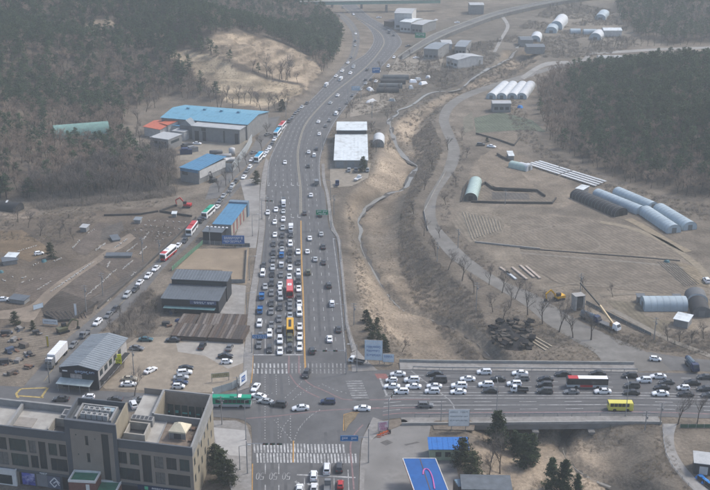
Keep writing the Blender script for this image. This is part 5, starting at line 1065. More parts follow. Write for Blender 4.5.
# striped wall shop with blue roof
st, w, d = house('striped_shop', (213,224), (231,225), (241,205.5), 5.2, .5, GW, R_BLUE, 'long shop with blue roof and red striped side wall', 'shed', .3, seams=1.5)
for i in range(9): MB().box(w+.005,w+.07,.6+i*(d-1.2)/9,.6+(i+.42)*(d-1.2)/9,.3,5.0).build('side_stripe', mat('stripe_red', (0.28,0.07,0.05), .7, .2) if i % 2 else mat('stripe_cream', (0.42,0.36,0.28), .7, .2), st)
MB().box(-.3,w+.4,d+.3,d+3.0,0,6.6).build('rear_screen', mat('screen_blue_grey', (0.13,0.19,0.25), .6, .15), st); MB().box(-2.5,w*.7,-6.2,-.3,0,4.0).build('front_porch', DKW, st); MB().box(-2.8,w*.75,-6.6,-.1,4.01,4.2).build('porch_roof', R_DARK, st)
m = MB()
for i in range(6): m.box(-2.4+i*1.6,-1.6+i*1.6,-1.6,-.6,4.21,4.5)
m.build('porch_lettering', LETW, st)
a = G(233.5,247); sb_ = empty('shop_billboard', (a.x,a.y,0), -.02, 'wide blue billboard on posts in front of the striped shop', 'billboard'); 
for x in (-3.6,0,3.6): MB().box(x-.1,x+.1,.1,.3,0,4.4).build('post', STEEL, sb_)
MB().box(-4.4,4.4,-.1,.09,1.4,4.8).build('panel', mat('sign_blue', (0.05,0.13,0.33), .5, .12), sb_); glyphs(MB, sb_, -3.6,3.8,3.3,4.3,-.105,9,LETW,21); glyphs(MB, sb_, -3.8,3.2,1.9,2.8,-.105,11,LETW,22); MB().box(-4.4,4.4,-.11,.09,1.0,1.38).build('base_board', GW, sb_)
# workshop, factory and their neighbours
ws, w, d = house('blue_workshop', (180,167.5), (198.5,170.5), (211.8,156.5), 6.6, .9, GW, R_BLUE, 'small grey workshop with deep blue roof', 'shed', .4, windows=(('f',.1,.4,3.5,5.0),('r',.2,.5,3.8,5.2)), seams=1.6)
MB().box(.2,w-.2,-.25,-.06,5.2,6.5).build('blue_fascia', R_BLUE, ws); MB().box(w+.02,w+.2,.5,d-.5,2.6,6.3).build('white_side_panel', WW, ws); MB().box(w*.4,w-.3,d+.3,d+4.5,5.2,5.5).build('white_lean_to_roof', WW, ws)
fa, w, d = house('factory', (161.5,117.5), (247,124.5), (258.5,111), 8.5, 2.0, GW, R_SKY, 'large grey factory under a long sky blue roof', 'x', .6, seams=2.2)
for i in range(4): a_ = (i+.9)*w/5; MB().box(a_-.8,a_+.8,d/2-.8,d/2+.8,10.55,11.5).build('roof_vent', R_SKY, fa)
MB().box(w*.44,w*.985,-8.5,-.1,0,7.6).build('front_hall', GW, fa); MB().box(w*.43,w*.995,-9.0,-.05,7.61,7.95).build('front_hall_roof', R_PALE, fa)
for x0, x1, z1 in ((.47,.52,5.2),(.56,.60,5.2),(.80,.815,6.5),(.93,.97,5.5)): MB().box(x0*w,x1*w,-8.6,-8.49,0.1,z1).build('hall_door', FRAME, fa)
MB().box(.55*w,.60*w,-8.58,-8.5,5.5,7.0).build('window', WGLASS, fa)
m = MB(); m.box(.28*w,.42*w,-6.5,-.1,0,7.0); m.build('gabled_bay', mat('bay_grey', (0.14,0.145,0.15), .8, .15), fa); m = MB(); x0,x1 = .275*w,.425*w; m.add([(x0,-6.6,7.0),(x1,-6.6,7.0),((x0+x1)/2,-6.6,10.0),(x0,-.1,7.0),(x1,-.1,7.0),((x0+x1)/2,-.1,10.0)], [(0,1,2),(3,5,4),(0,2,5,3),(1,4,5,2),(0,3,4,1)]); m.build('gable_roof', R_GREY, fa)
MB().box(.02*w,.27*w,-3.5,-.1,0,5.5).build('side_annex', WW, fa); MB().box(.0*w,.275*w,-4.0,-.05,5.51,5.7).build('annex_roof', R_BLUE, fa)
house('orange_house', (144,126.5), (160,129.5), (171,121), 5.0, 1.4, WW, R_ORG, 'white house with two tone orange roof left of the factory', 'x', .5); house('orange_house', (160.5,123), (168,125), (176,117.5), 6.4, 1.0, WW, R_ORG, 'taller orange roofed house tucked against the factory', 'x', .4)
house('grey_house', (150,137.5), (168,140), (178,134), 5.6, .2, GW, R_PALE, 'flat grey house below the orange roofs', 'flat', .2, windows=(('f',.1,.4,3,4.4),('f',.5,.9,3,4.4),('r',.2,.8,3,4.4)))
house('white_annex_house', (172,131), (184,132.5), (190,126), 4.5, .2, WW, R_PALE, 'low white annex between orange house and factory bay', 'flat', .2, windows=(('f',.2,.8,2,3.5),))
# yard enclosure wall and tanks
en = empty('yard_wall', (0,0,0), 0, 'pale panel wall around the tank yard', 'wall'); wp = [G(212.4,171), G(232.5,172), G(247,152), G(252,142)]
PANL = mat('wall_panel', (0.36,0.38,0.38), .75, .12, .5)
for a, b_ in zip(wp, wp[1:]):
    L_ = (b_-a).length; n = max(1, round(L_/3.0))
    for i in range(n): p0 = a.lerp(b_, i/n+.004); p1 = a.lerp(b_, (i+1)/n-.004); MB().bar((p0.x,p0.y,2.1),(p1.x,p1.y,2.1),.2,4.2).build('panel', PANL, en)
for i, (px, py, L_, r_, lb) in enumerate(((224,157,7,1.3,'grey horizontal tank at the left of the tank yard'),(229,160.5,6,1.2,'pale horizontal tank in the middle of the tank yard'),(232,153,3,1.6,'pale upright tank at the right of the tank yard'),(216,153,6,1.2,'dark horizontal tank at the rear of the tank yard'))):
    a = G(px,py,1.2); t_ = empty('storage_tank', (a.x,a.y,0), .2, lb, 'tank'); m = MB()
    if 'upright' in lb: m.tube([(0,0,0),(0,0,3.6),(0,0,4.1)], [r_,r_,.4], 12)
    else: m.tube([(-L_/2-.3,0,1.6),(-L_/2,0,1.6),(L_/2,0,1.6),(L_/2+.3,0,1.6)], [.5,r_,r_,.5], 12)
    m.build('shell', mat('tank_'+str(i), ((.25,.26,.27),(.48,.49,.49),(.5,.5,.49),(.1,.105,.11))[i], .5, .15), t_, True)
    for x in (-1.5,1.5): MB().box(x-.15,x+.15,-.8,.8,0,.6).build('saddle', CONC, t_)
for i, (px, py, rz, c) in enumerate(((187,147,.7,'dark'),(192,150,.6,'grey'),(186,152,.2,'navy'))):
    a = G(px,py,1); t_ = empty('steel_pile', (a.x,a.y,0.05), rz, ('pile of dark steel boxes left in the factory yard','grey machine heap in the middle of the factory yard','dark blue container in the factory yard')[i], 'pile'); m = MB(); m.box(-3,3,-1.2,1.2,0,2.4); m.build('lower_box', mat('pile_'+c, COLORS[c], .7, .25), t_); MB().box(-2.2,1.0,-1.0,1.0,2.41,3.2).build('upper_box', mat('pile_top_'+c, tuple(x*1.5+.02 for x in COLORS[c]), .7, .25), t_)
# white roofed shed by the avenue
wsd, w, d = house('white_roofed_shed', (334.5,160.3), (367.5,160.3), (367.5,137.5), 3.8, 1.6, GW, R_WHT, 'large shed with white metal roof beside the avenue', 'shed', .4, seams=1.7)
MB().box(.5,w-.2,d+.5,d+1.2,0,7.4).build('clerestory_wall', DKW, wsd); m = MB(); m.extrude_x([(d+.3,7.42),(d+16,8.0),(d+16,8.25),(d+.3,7.65)], .2, w+.3); m.build('upper_roof', R_WHT, wsd); MB().box(.5,w-.2,d+1.21,d+15.6,0,7.4).build('upper_wall', GW, wsd)
for i in range(3): MB().box(1+i*w/3,w/3-1+i*w/3,-.08,.02,.1,3.2).build('roller_door', R_GREY, wsd)
# ================================================================ tunnels, greenhouses and sheds of the fields
def tunnel(name, P0, P1, width, height, m, endm, label, cat='greenhouse', group=None, ribs=True, open_end=False, straight=0.35, hill=False):
    a, b = (P(*P0), P(*P1)) if hill else (G(*P0), G(*P1)); d = (b-a); d.z = 0; L = d.length; r = empty(name, (a.x,a.y,min(a.z,b.z)), math.atan2(d.y,d.x)-math.pi/2, label, cat, group)
    n = 10; hw = width/2; zs = height*straight
    def prof(k=1.0, o=0.0):
        pts = [(-hw*k-o,0)]
        for i in range(n+1): t = math.pi*i/n; pts.append((-math.cos(t)*(hw*k+o), zs+math.sin(t)*((height-zs)*k+o)))
        return pts+[(hw*k+o,0)]
    p = prof(); N = len(p); st = max(2, int(L/4)+1); vs = []; fs = []
    for j in range(st): vs += [(x, L*j/(st-1), z) for x, z in p]
    for j in range(st-1):
        for i in range(N-1): fs.append((j*N+i, j*N+i+1, (j+1)*N+i+1, (j+1)*N+i))
    o = obj_from('cover', vs, fs, m, r, True); fixn(o)
    for y in ((0.05, L-.05)):
        q = prof(.985); e = obj_from('end_panel', [(x,y,z) for x,z in q], [tuple(range(len(q)))], endm, r)
        if y < 1: MB().box(-width*.16,width*.16,-.02,.03,0,min(2.2,height*.7)).build('door', GLASS if open_end else mat('tunnel_door', (0.16,0.17,0.17), .6, .15), e)
    if ribs:
        mb = MB(); q = prof(1.0,.03)
        for j in range(int(L/2.2)+1):
            y = min(L, j*2.2)
            for (x0,z0),(x1,z1) in zip(q, q[1:]): mb.bar((x0,y,z0),(x1,y,z1),.05,.04)
        tag(mb.build('hoops', mat('hoop_grey', (0.25,0.29,0.31), .6, .1), r), kind='stuff')
    return r
FILM = mat('tunnel_film_pale', (0.36,0.43,0.47), .55, .1, .3, var2=((0.28,0.34,0.38), .12, .45, .7)); FILMW = mat('tunnel_film_white', (0.50,0.52,0.53), .55, .12, .3); FILMG = mat('tunnel_film_green', (0.36,0.46,0.42), .4, .1, .3); FILMK = mat('tunnel_shade_net', (0.030,0.031,0.033), .7, .25, .5); NET = mat('green_net', (0.16,0.27,0.24), .8, .25, .5)
GG = 'pale tunnel greenhouses in the right hand fields'
tunnel('greenhouse', (621,216),(576,196.5),7.0,3.6,FILMK,FILMK,'long black shade net greenhouse beside the pale ones',open_end=True)
tunnel('greenhouse', (641,213.5),(597,195.5),5.6,3.3,FILM,FILM,'pale greenhouse right behind the black one, upper left of four')
tunnel('greenhouse', (653,209),(617,193.5),5.4,3.2,FILM,FILM,'pale greenhouse farthest back of the four beside the black one')
tunnel('greenhouse', (674,233),(645,213.5),6.2,3.6,FILM,FILM,'pale greenhouse lower left of four, nearest the camera')
tunnel('greenhouse', (690,230),(659,211),6.2,3.6,FILM,FILM,'pale greenhouse lowest right of four with pointed end')
tunnel('greenhouse', (470.5,201),(475.5,184),5.8,3.8,FILMG,mat('tunnel_end_dark', (0.05,0.06,0.06), .5, .2),'green tinted greenhouse on a dark edged pad by the curved lane',open_end=True)
tunnel('greenhouse', (511,166.5),(529,170.5),4.6,3.0,FILMG,FILMG,'short greenhouse green at one end and white at the other')
tunnel('greenhouse', (529.5,170.6),(520,168.2),4.75,3.1,FILMW,FILMW,'white sheeted half bay at the end of the short greenhouse',ribs=False)
tunnel('greenhouse', (642,307.5),(685,307.5),6.8,4.0,FILM,FILM,'pale blue greenhouse standing alone behind the crane truck')
tunnel('greenhouse', (701.5,317),(697,305.5),6.2,3.8,FILMK,mat('tunnel_end_grey', (0.12,0.125,0.13), .6, .2),'black arched shed right of the pale blue greenhouse',cat='shed',ribs=False)
tunnel('greenhouse', (697,305),(694.5,298),7.2,4.2,mat('shed_slate', (0.10,0.105,0.11), .6, .2),FILMW,'slate arched shed with white rim behind the black one',cat='shed',ribs=False)
for i, (x0, x1) in enumerate(((491,505),(501.5,513),(512,522.5),(521.5,530.5))):
    tunnel('greenhouse', (x0,99),(x1,86.5),6.2,3.8,FILMW,FILM,('leftmost of the four white greenhouses in the upper valley','second from left of the four white upper valley greenhouses','third from left of the four white upper valley greenhouses','rightmost of the four white greenhouses beside the wooded hill')[i],ribs=False,group='white greenhouses in the upper valley')
tunnel('greenhouse', (54,136),(109,136),11.0,8.0,NET,NET,'green netted dome greenhouse half hidden by bare trees',ribs=False,hill=True)
tunnel('tunnel_shed', (-26,205),(20,211),6.0,3.6,FILMK,FILMK,'black tunnel shed at the left edge below the wood',cat='shed',ribs=False)
a = G(8,209); o = empty('tarp_strip', (a.x,a.y,3.55), .1, 'pale strap across the black tunnel shed', 'strap'); MB().box(-.4,.4,-2.0,1.2,.04,.12).build('strip', FILMW, o)
tunnel('arch_tent', (378.3,147),(379,140),6.0,4.2,FILMW,mat('tent_end_grey', (0.22,0.225,0.23), .7, .2),'white arched tent above the creek bank beside the white shed',cat='tent',ribs=False)
tunnel('greenhouse', (556,29.5),(562,22),10,7,FILMW,FILM,'bright white domed shed alone in the far right valley',ribs=False); tunnel('greenhouse', (551,33),(553,29),9,5,FILM,FILM,'small pale shed left of the bright white dome',ribs=False)
tunnel('greenhouse', (535,42),(537,37.5),8,5,FILMW,FILM,'small white shed beside the far dark sheds',ribs=False); tunnel('greenhouse', (595,40),(599,36),9,5.5,FILMW,FILM,'white shed beneath the far wooded slope',ribs=False); tunnel('greenhouse', (600,20),(604,15),9,5,FILM,FILM,'pale shed on the far wooded slope foot',ribs=False)
tunnel('greenhouse', (570,33.5),(580,33.5),6,4,FILM,FILM,'long pale tunnel left of two in the far valley',ribs=False); tunnel('greenhouse', (583,34),(596,34),6,4,FILM,FILM,'long pale tunnel right of two in the far valley',ribs=False)
for i, (A, B, C, h_, wm, rm, lb) in enumerate((((492.8,103.5),(511,103.5),(511,100.5),5.2,GW,R_PALE,'plain grey block in front of the white greenhouses'),((527,47),(545,47),(546,44),5,GW,R_DARK,'dark long shed in the far valley bend'),((521,40),(533,40),(534,36.5),5,GW,R_DARK,'dark shed farther behind the far valley bend'),
  ((604,30.5),(622,30.5),(622,28.5),5,WW,R_WHT,'long white roofed hall under the far hillside'),((600,58.5),(624,58.5),(624,55.5),5,WW,R_PALE,'pale hall just beyond the wooded mound'),((637,57.5),(647,57),(647,54.5),4,WW,R_WHT,'small white house beyond the wooded mound'),
  ((424,48.5),(438,49.5),(441,42.5),7.5,GW,R_GREY,'grey block beside the elevated road'),((446.5,57),(458,60),(463,51.5),6,WW,R_PALE,'white house with pitched roof in the nursery yard'),((455,46.5),(466,47),(468,40.5),6,GW,R_GREY,'grey house behind the white nursery house'),((442,44),(452,44),(453,40),5,WW,R_PALE,'low pale house beside the elevated road'),
  ((394.5,13),(412,13.5),(413,8.5),13,WW,R_PALE,'big pale hall with shallow roof near the overpass'),((400,21.5),(411,22.5),(413,18),8,WW,R_WHT,'white hall in front of the big pale one'),((411.5,24),(422.5,25),(424,19.5),7,GW,R_PALE,'dark grey hall beside the highway sign'),((470,5),(484,5),(486,2.5),8,GW,R_PALE,'far grey works hall near the upper edge'),((384,21),(392,22),(394,19),4,R_RUST,R_RUST,'rusty low shed near the overpass'))):
    house('far_shed' if i else 'grey_block', A, B, C, h_, .8 if 'roof' not in lb else 1.4, wm, rm, lb, 'x', .3, windows=(('f',.1,.3,1.5,3.2),('f',.4,.6,1.5,3.2),('f',.7,.9,1.5,3.2)) if i in (0,6,7,8,10,11,12) else ())
# nursery of dark net tunnels right of the avenue
for i in range(4): tunnel('net_tunnel', (376.5+i*2.0,92-i*4.3),(399+i*3.2,92-i*4.3),5.5,3.0,FILMK if i % 2 == 0 else mat('net_grey', (0.075,0.085,0.09), .7, .25),FILM,('nearest','second nearest','second farthest','farthest')[i]+' dark net tunnel of the nursery beside the avenue','greenhouse','dark nursery tunnels',ribs=False)
for i, (px, py, w_, d_, c) in enumerate(((413,82,5,4,'white'),(418,80,4,3,'silver'),(423,84,6,3,'white'),(428,78,3,3,'white'),(411,88,6,3,'silver'),(370,90,6,3,'white'),(371,102,1.5,9,'white'),(392,101,4,1.5,'silver'))):
    a = G(px,py); t_ = empty('tarp_pile', (a.x,a.y,0), .4*i, ('white','pale','large white','small white','long pale','white peaked','long thin white','small pale')[i]+' covered pile '+('right of the nursery tunnels','beside the nursery tunnels','farthest right of the nursery tunnels','behind the nursery tunnels','below the nursery tunnels','at the nursery gate','on the bare plot','on the plot by the bank')[i], 'pile')
    m = MB(); m.add([(-w_/2,-d_/2,0),(w_/2,-d_/2,0),(w_/2,d_/2,0),(-w_/2,d_/2,0),(-w_/3,-d_/4,1.5),(w_/3,-d_/4,1.7),(w_/3,d_/4,1.5),(-w_/3,d_/4,1.8)], [(0,1,5,4),(1,2,6,5),(2,3,7,6),(3,0,4,7),(4,5,6,7)]); m.build('cover', mat('tarp_'+c, COLORS[c], .6, .15), t_)
# long seedling benches under white film
for i in range(4):
    a, b_ = G(527+i*4.0,164.6-i*.8), G(596+i*3.2,187-i*1.4); r = empty('seedling_bench', (a.x,a.y,0), 0, ('nearest','second nearest','second farthest','farthest')[i]+' of the four long white film benches below the wood', 'bench', 'white film benches'); d_ = b_-a
    for f0, f1 in ((0,.49),(.51,1)): p0 = d_*f0; p1 = d_*f1; MB().bar((p0.x,p0.y,.7),(p1.x,p1.y,.7),1.5,.25).build('film_top', FILMW, r)
    for k_ in range(8): p0 = d_*((k_+.5)/8); MB().bar((p0.x,p0.y,0),(p0.x,p0.y,.57),.5).build('leg', STEEL, r)
# filling station
ca = [G(402.8,458.5,6.0), G(435.5,458.5,6.0), G(452,500,6.0), G(417.5,500,6.0)]; fs_ = empty('station_canopy', (ca[0].x,ca[0].y,0), 0, 'bright blue filling station canopy with red fascia and pink hose line', 'canopy'); q = [(c-Vector((ca[0].x,ca[0].y,0))) for c in ca]
m = MB(); m.prism([(c.x,c.y) for c in q], 5.2, 5.95); m.build('fascia', mat('fascia_red', (0.42,0.06,0.04), .5, .1), fs_); cx = sum((c for c in q), Vector())/4; m = MB(); m.prism([tuple((c.to_2d()-cx.to_2d())*.985+cx.to_2d()) for c in q], 5.951, 6.02); m.build('roof', mat('canopy_blue', (0.010,0.085,0.28), .65, .15, .4, var2=((0.018,0.11,0.33), .3, .5, .7)), fs_)
m = MB()
for a, b_ in zip(q, q[1:]+q[:1]): m.bar((a.x,a.y,6.03),(b_.x,b_.y,6.03),.22,.12)
m.build('roof_edge', WW, fs_); m = MB(); e0 = q[0].lerp(q[1],.52); e1 = q[3].lerp(q[2],.46); m.bar((e0.x,e0.y,6.04),(e1.x,e1.y,6.04),.22,.06); m.build('roof_gutter', mat('gutter_brown', (0.10,0.07,0.06), .7, .2), fs_)
hp = [G(423,474.5,6.1),G(423.5,470.5,6.1),G(426,469,6.1),G(429.5,471,6.1),G(432.5,478,6.1),G(434.5,489,6.1)]; m = MB(); m.tube([v-Vector((ca[0].x,ca[0].y,0)) for v in catmull(hp,5)], .18, 6); m.build('pink_hose', mat('hose_pink', (0.5,0.12,0.35), .5, .1), fs_)
for f0, f1 in ((.25,.25),(.75,.25),(.25,.7),(.75,.7)): c = q[0].lerp(q[1],f0).lerp(q[3].lerp(q[2],f0),f1); MB().box(c.x-.25,c.x+.25,c.y-.25,c.y+.25,-0.05,5.19).build('column', WW, fs_)
house('station_kiosk', (430,449.5), (468,449.5), (469,439.5), 3.4, .35, mat('kiosk_green', (0.30,0.36,0.26), .8, .15), R_BLU2, 'low pale green kiosk with bright blue roof at the filling station', 'shed', .35, windows=(('f',.15,.3,1.2,2.6),('f',.4,.55,1.2,2.6),('f',.65,.8,1.2,2.6)), seams=1.3)
house('roadside_house', (462,490), (512,491), (505,476.5), 5.0, .2, mat('house_brown', (0.16,0.13,0.11), .85, .15), mat('flat_roof_slate', (0.10,0.115,0.13), .8, .25), 'slate roofed house cut by the lower picture edge', 'flat', .15)
a = G(462,490,3.0); cg = empty('glazed_sign', (a.x,a.y,0), .25, 'tilted glazed sign panel beside the slate roofed house', 'sign'); MB().box(-1.2,.8,-.5,3.2,.0,4.2).build('cabinet', mat('cabinet_dark', (0.04,0.05,0.06), .5, .1), cg); MB().box(.81,1.2,-.6,3.3,0,4.6).build('white_edge', WW, cg); MB().box(-1.0,.6,-.3,3.0,4.21,4.26).build('glass_top', mat('glass_top', (0.14,0.22,0.28), .2, .1), cg)
wsx, w, d = house('garden_shed', (695,463), (712,465), (713,455), 3.2, .3, FRAME, R_PALE, 'dark shed with white door at the right edge', 'shed', .3); MB().box(w*.3,w*.8,-.1,-.02,.1,2.4).build('white_door', WW, wsx)
for i, (px, py, c, lb) in enumerate(((700,478,'blue','bright blue tarpaulin heap below the dark shed'),(705,482,'blue','smaller blue tarpaulin heap near the black fence'),(688,358,'navy','blue tarpaulin bundle on the frontage verge'),(44,261.5,'teal','teal tarpaulin heap beside the dark round tree'),(520,107.5,'blue','blue tarpaulin roof beside the grey block'),(128,153,'navy','blue tarpaulin glimpsed among bare trees'),(667,262,'teal','pale teal tub at the right field corner'),(1,272.5,'teal','grey teal tarpaulin at the left edge'),(178,321,'navy','small blue tarpaulin beside the plank roofs'))):
    a = P(px,py); t_ = empty('tarpaulin', a, .5*i, lb, 'tarpaulin'); m = MB(); r_ = random.Random(i); s = 2.2 if i in (4,5) else 1.3
    ring = [(math.cos(t)*s*r_.uniform(.8,1.2), math.sin(t)*s*.8*r_.uniform(.8,1.2)) for t in [k_*math.pi/5 for k_ in range(10)]]; m.add([(x,y,-.05) for x,y in ring]+[(x*.6,y*.6,r_.uniform(.7,1.1)*s*.6) for x,y in ring]+[(0,0,s*.65)], [(i_,(i_+1)%10,10+(i_+1)%10,10+i_) for i_ in range(10)]+[(10+i_,10+(i_+1)%10,20) for i_ in range(10)]); m.build('sheet', mat('tarp_'+c+'_x', tuple(min(.8,x*1.3) for x in COLORS[c]), .55, .15), t_)
# old plank and sheet roofs above the car park
for i, (A, B, C, lb) in enumerate((((171,336),(206,338),(207,326),'long low shed under weathered plank roofing, left of two'),((208,338),(243,340),(243,327),'long low shed under weathered plank roofing, right of two'),((196,325.5),(243,327),(243,316),'low shed under rusty sheets behind the plank roofs'),((178,323),(194,324),(195,316),'short shed under dark sheets beside the black shop'))):
    r, w, d = house('plank_roof_shed', A, B, C, 1.3, .3, R_RUST, mat('shed_roof_base', (0.07,0.055,0.045), .9, .2), lb, 'shed', .2, cat='shed'); rr = random.Random(i); n = int(w/.9)
    pm = [mat('plank_'+str(k_), c_, .85, .3, 1.5) for k_, c_ in enumerate(((.105,.085,.07),(.065,.055,.05),(.15,.13,.115),(.085,.062,.048)))]
    for k_ in range(n): x = k_*w/n; MB().extrude_x([(-.25,1.5+rr.uniform(0,.12)),(d*rr.uniform(.8,1)+.2,1.80),(d+.2,1.88),(-.25,1.63)], x+.06, x+w/n-.05).build('plank', pm[rr.randrange(4)], r)
# allotment sheds and stalls on the left
for i, (A, B, C, h_, rm, lb) in enumerate((((5,257),(15,257.5),(16.5,254),2.0,R_WHT,'open stall with white sheet roof at the left'),((80,227.5),(86,228),(87,225.5),1.8,R_PALE,'little hut with pale roof at the edge of the wood'),((134,220),(140,220.3),(140.6,218.3),1.5,R_GREY,'tiny grey hut at the top of the allotments'),((172,214),(176,214),(176.6,212.5),1.5,R_WHT,'tiny white hut beside the side road wall'),((113,240.5),(120,239.5),(122,235),.6,R_DARK,'dark covered crate bed in the allotments'),((106,256),(131,256),(131,254),.7,R_DARK,'long dark covered crate bed in the allotments'),((3,262),(17,260),(19,256.5),1.6,R_DARK,'dark lean to below the white stall'),((9,299),(24,301),(27,297),1.3,R_DARK,'long dark bin beside the white sedan at the left'),((674,319),(688,322),(690,316),2.5,R_WHT,'small stall with white roof in front of the pale blue greenhouse'),((638,297.5),(645,297.5),(645,295),2.0,R_DARK,'dark box behind the pale blue greenhouse'),((674,297.5),(681,297.5),(681,295.5),1.8,R_DARK,'second dark box behind the pale blue greenhouse'),((509,156),(514,156),(515,152),2.2,R_WHT,'tiny white hut beside the short greenhouse'),((576,188.5),(583,190),(586,186.5),2.2,R_WHT,'small white roofed pump hut beside the benches'))):
    house('hut', A, B, C, h_, .4, GW if i else mat('stall_posts', (0.13,0.12,0.11), .8, .2), rm, lb, 'shed', .3, cat='hut')
# junk yard heap on the bank
a = P(513,340); jy = empty('scrap_heap', a, 0, 'dark heap of scrap sheets and tarpaulins on the stream bank', 'heap'); rr = random.Random(4)
tp = MB(); hp_ = [P(x,y)-a for x,y in ((490,326),(503,321),(520,326),(533,336),(534,346),(522,351),(505,350),(494,340))]; tp.add([(v.x,v.y,v.z+.05) for v in hp_]+[(v.x*.55,v.y*.55,v.z*.5+.9+.7*math.sin(i_*2.0)) for i_, v in enumerate(hp_)]+[(0,0,1.5)], [(i_,(i_+1)%8,8+(i_+1)%8,8+i_) for i_ in range(8)]+[(8+i_,8+(i_+1)%8,16) for i_ in range(8)]); fixn(tp.build('black_cover', mat('cover_black', (.03,.03,.032), .9, .4, .7, .5, spec=.05), jy))
for i in range(90):
    p_ = G(rr.uniform(492,532), rr.uniform(324,350), a.z); l = p_-a; s = rr.uniform(.5,1.5); m = MB(); c = Vector((l.x,l.y,l.z+rr.uniform(.3,2.0))); u = Vector((math.cos(i*2.1),math.sin(i*2.1),rr.uniform(-.12,.12)))*s; v = Vector((-math.sin(i*2.1),math.cos(i*2.1),rr.uniform(-.12,.12)))*s*rr.uniform(.4,.8); m.obox(c, u, v, Vector((0,0,rr.uniform(.06,.4))))
    m.build('scrap_piece', mat('scrap_'+str(i % 5), ((.02,.02,.022),(.06,.05,.042),(.10,.085,.07),(.03,.03,.032),(.075,.068,.06))[i % 5] , .95, .3, spec=.05), jy)
for i, (x0,y0,x1,y1) in enumerate(((536,338,552,347),(534,340,549,349),(533,342.5,546,351))): 
    a, b_ = G(x0,y0), G(x1,y1); o = MB().bar((a.x,a.y,.15),(b_.x,b_.y,.15),.5,.3).build('timber_stack', mat('timber_pale', (0.33,0.28,0.21), .8, .2)); tag(o, ('upper','middle','lower')[i]+' of three pale timber rows right of the scrap heap', 'timber', 'timber rows')
for i, (x0,y0,x1,y1) in enumerate(((506,272,516,280),(512,268,527,280),(520,266,534,278),(526,267,540,279),(500,268,510,275))):
    a, b_ = G(x0,y0), G(x1,y1); o = MB().bar((a.x,a.y,.3),(b_.x,b_.y,.3),.9,.5).build('covered_row', FILMW if i == 0 else mat('row_pinkish', (0.38,0.32,0.27), .85, .2)); tag(o, ('white film row beside the curved lane','pale covered row second from the white one','pale covered row third from the white one','pale covered row farthest from the lane','short pale row left of the white one')[i], 'crop row')
# ================================================================ raised roads and overpass in the far valley
vd = empty('elevated_road', (0,0,0), 0, 'pale elevated road curving away to the upper right', 'viaduct')
VL = [(398,57,.3),(416,45,2.0),(432,35.5,2.6),(448,28.8,3),(467,21.8,3),(493,13,3),(520,6.5,3),(560,-1,3),(640,-12,3)]; VR = [(402,60,.3),(420,48.5,2.0),(437,39,2.6),(452,32,3),(470,25,3),(495,16,3),(521.5,9.3,3),(561,1.5,3),(641,-10,3)]
vl = catmull([G(*p) for p in VL], 8); vr = catmull([G(*p) for p in VR], 8); hz = {}
def ribbon3(name, A, B, m, thick, parent):
    n = len(A); vs = []; fs = []
    for a, b_ in zip(A, B): vs += [tuple(a),tuple(b_),(a[0],a[1],a[2]-thick),(b_[0],b_[1],b_[2]-thick)]
    for i in range(n-1):
        k_ = 4*i; fs += [(k_,k_+1,k_+5,k_+4),(k_+2,k_+6,k_+7,k_+3),(k_,k_+4,k_+6,k_+2),(k_+1,k_+3,k_+7,k_+5)]
    return fixn(obj_from(name, vs, fs, m, parent))
ribbon3('deck', vl, vr, ASPH2, 4.2, vd)
for A, s in ((vl,1),(vr,-1)): ribbon3('barrier', [v+Vector((0,0,.95)) for v in A], [v+Vector((.0,-.4*s,.95)) for v in A], PARA, 1.0, vd)
ov = empty('rail_overpass', (0,0,0), 0, 'pale green girder overpass crossing the avenue at the upper edge', 'bridge'); o0 = G(300,2.2,9.0); o1 = G(440,0.2,9.0)
MB().bar((o0.x,o0.y,8.0),(o1.x,o1.y,8.0),5,2.4).build('girder', mat('girder_green', (0.20,0.33,0.28), .6, .12), ov); MB().bar((o0.x,o0.y,9.6),(o1.x,o1.y,9.6),6,.7).build('deck', PARA, ov)
for px, py in ((361.5,9.5),(386.5,13.2),(332,8)): c = G(px,py); MB().box(c.x-1.1,c.x+1.1,c.y-1.1+6,c.y+1.1+6,0,6.8).build('pier', DECK, ov)
# ================================================================ vegetation
BARK = mat('bark', (0.085,0.068,0.055), .95, .25, 2); TWIG = mat('bare_twigs', (0.245,0.185,0.14), .95, .3, .35, inst=.3); TWIG2 = mat('bare_twigs_grey', (0.15,0.13,0.115), .95, .3, .35)
def leafmat(name, c1, c2):
    m = mat(name, c1, .9, .45, .5, spec=0.1, var2=(c2, .25, .4, .65), inst=.26); return m
NEED = leafmat('pine_needles', (0.030,0.050,0.027), (0.055,0.072,0.034)); NEEDF = leafmat('forest_needles', (0.045,0.078,0.042), (0.080,0.105,0.050)); EVER = leafmat('evergreen_leaves', (0.035,0.045,0.022), (0.055,0.06,0.03)); BRUSH = mat('dry_brush', (0.22,0.19,0.16), .95, .35, .6); TAN = mat('dry_grass_tufts', (0.30,0.24,0.165), .95, .35, .6); GREENSH = leafmat('shrub_green', (0.04,0.055,0.022), (0.07,0.07,0.03))
def tri(mb, c, r, R, flat=1.0):
    a = Vector((R.gauss(0,1),R.gauss(0,1),R.gauss(0,1)*flat)).normalized()*r; b = Vector((R.gauss(0,1),R.gauss(0,1),R.gauss(0,1)*flat)).normalized()*r; c = Vector(c); mb.add([c+a, c+b, c-(a+b)*.6], [(0,1,2)])
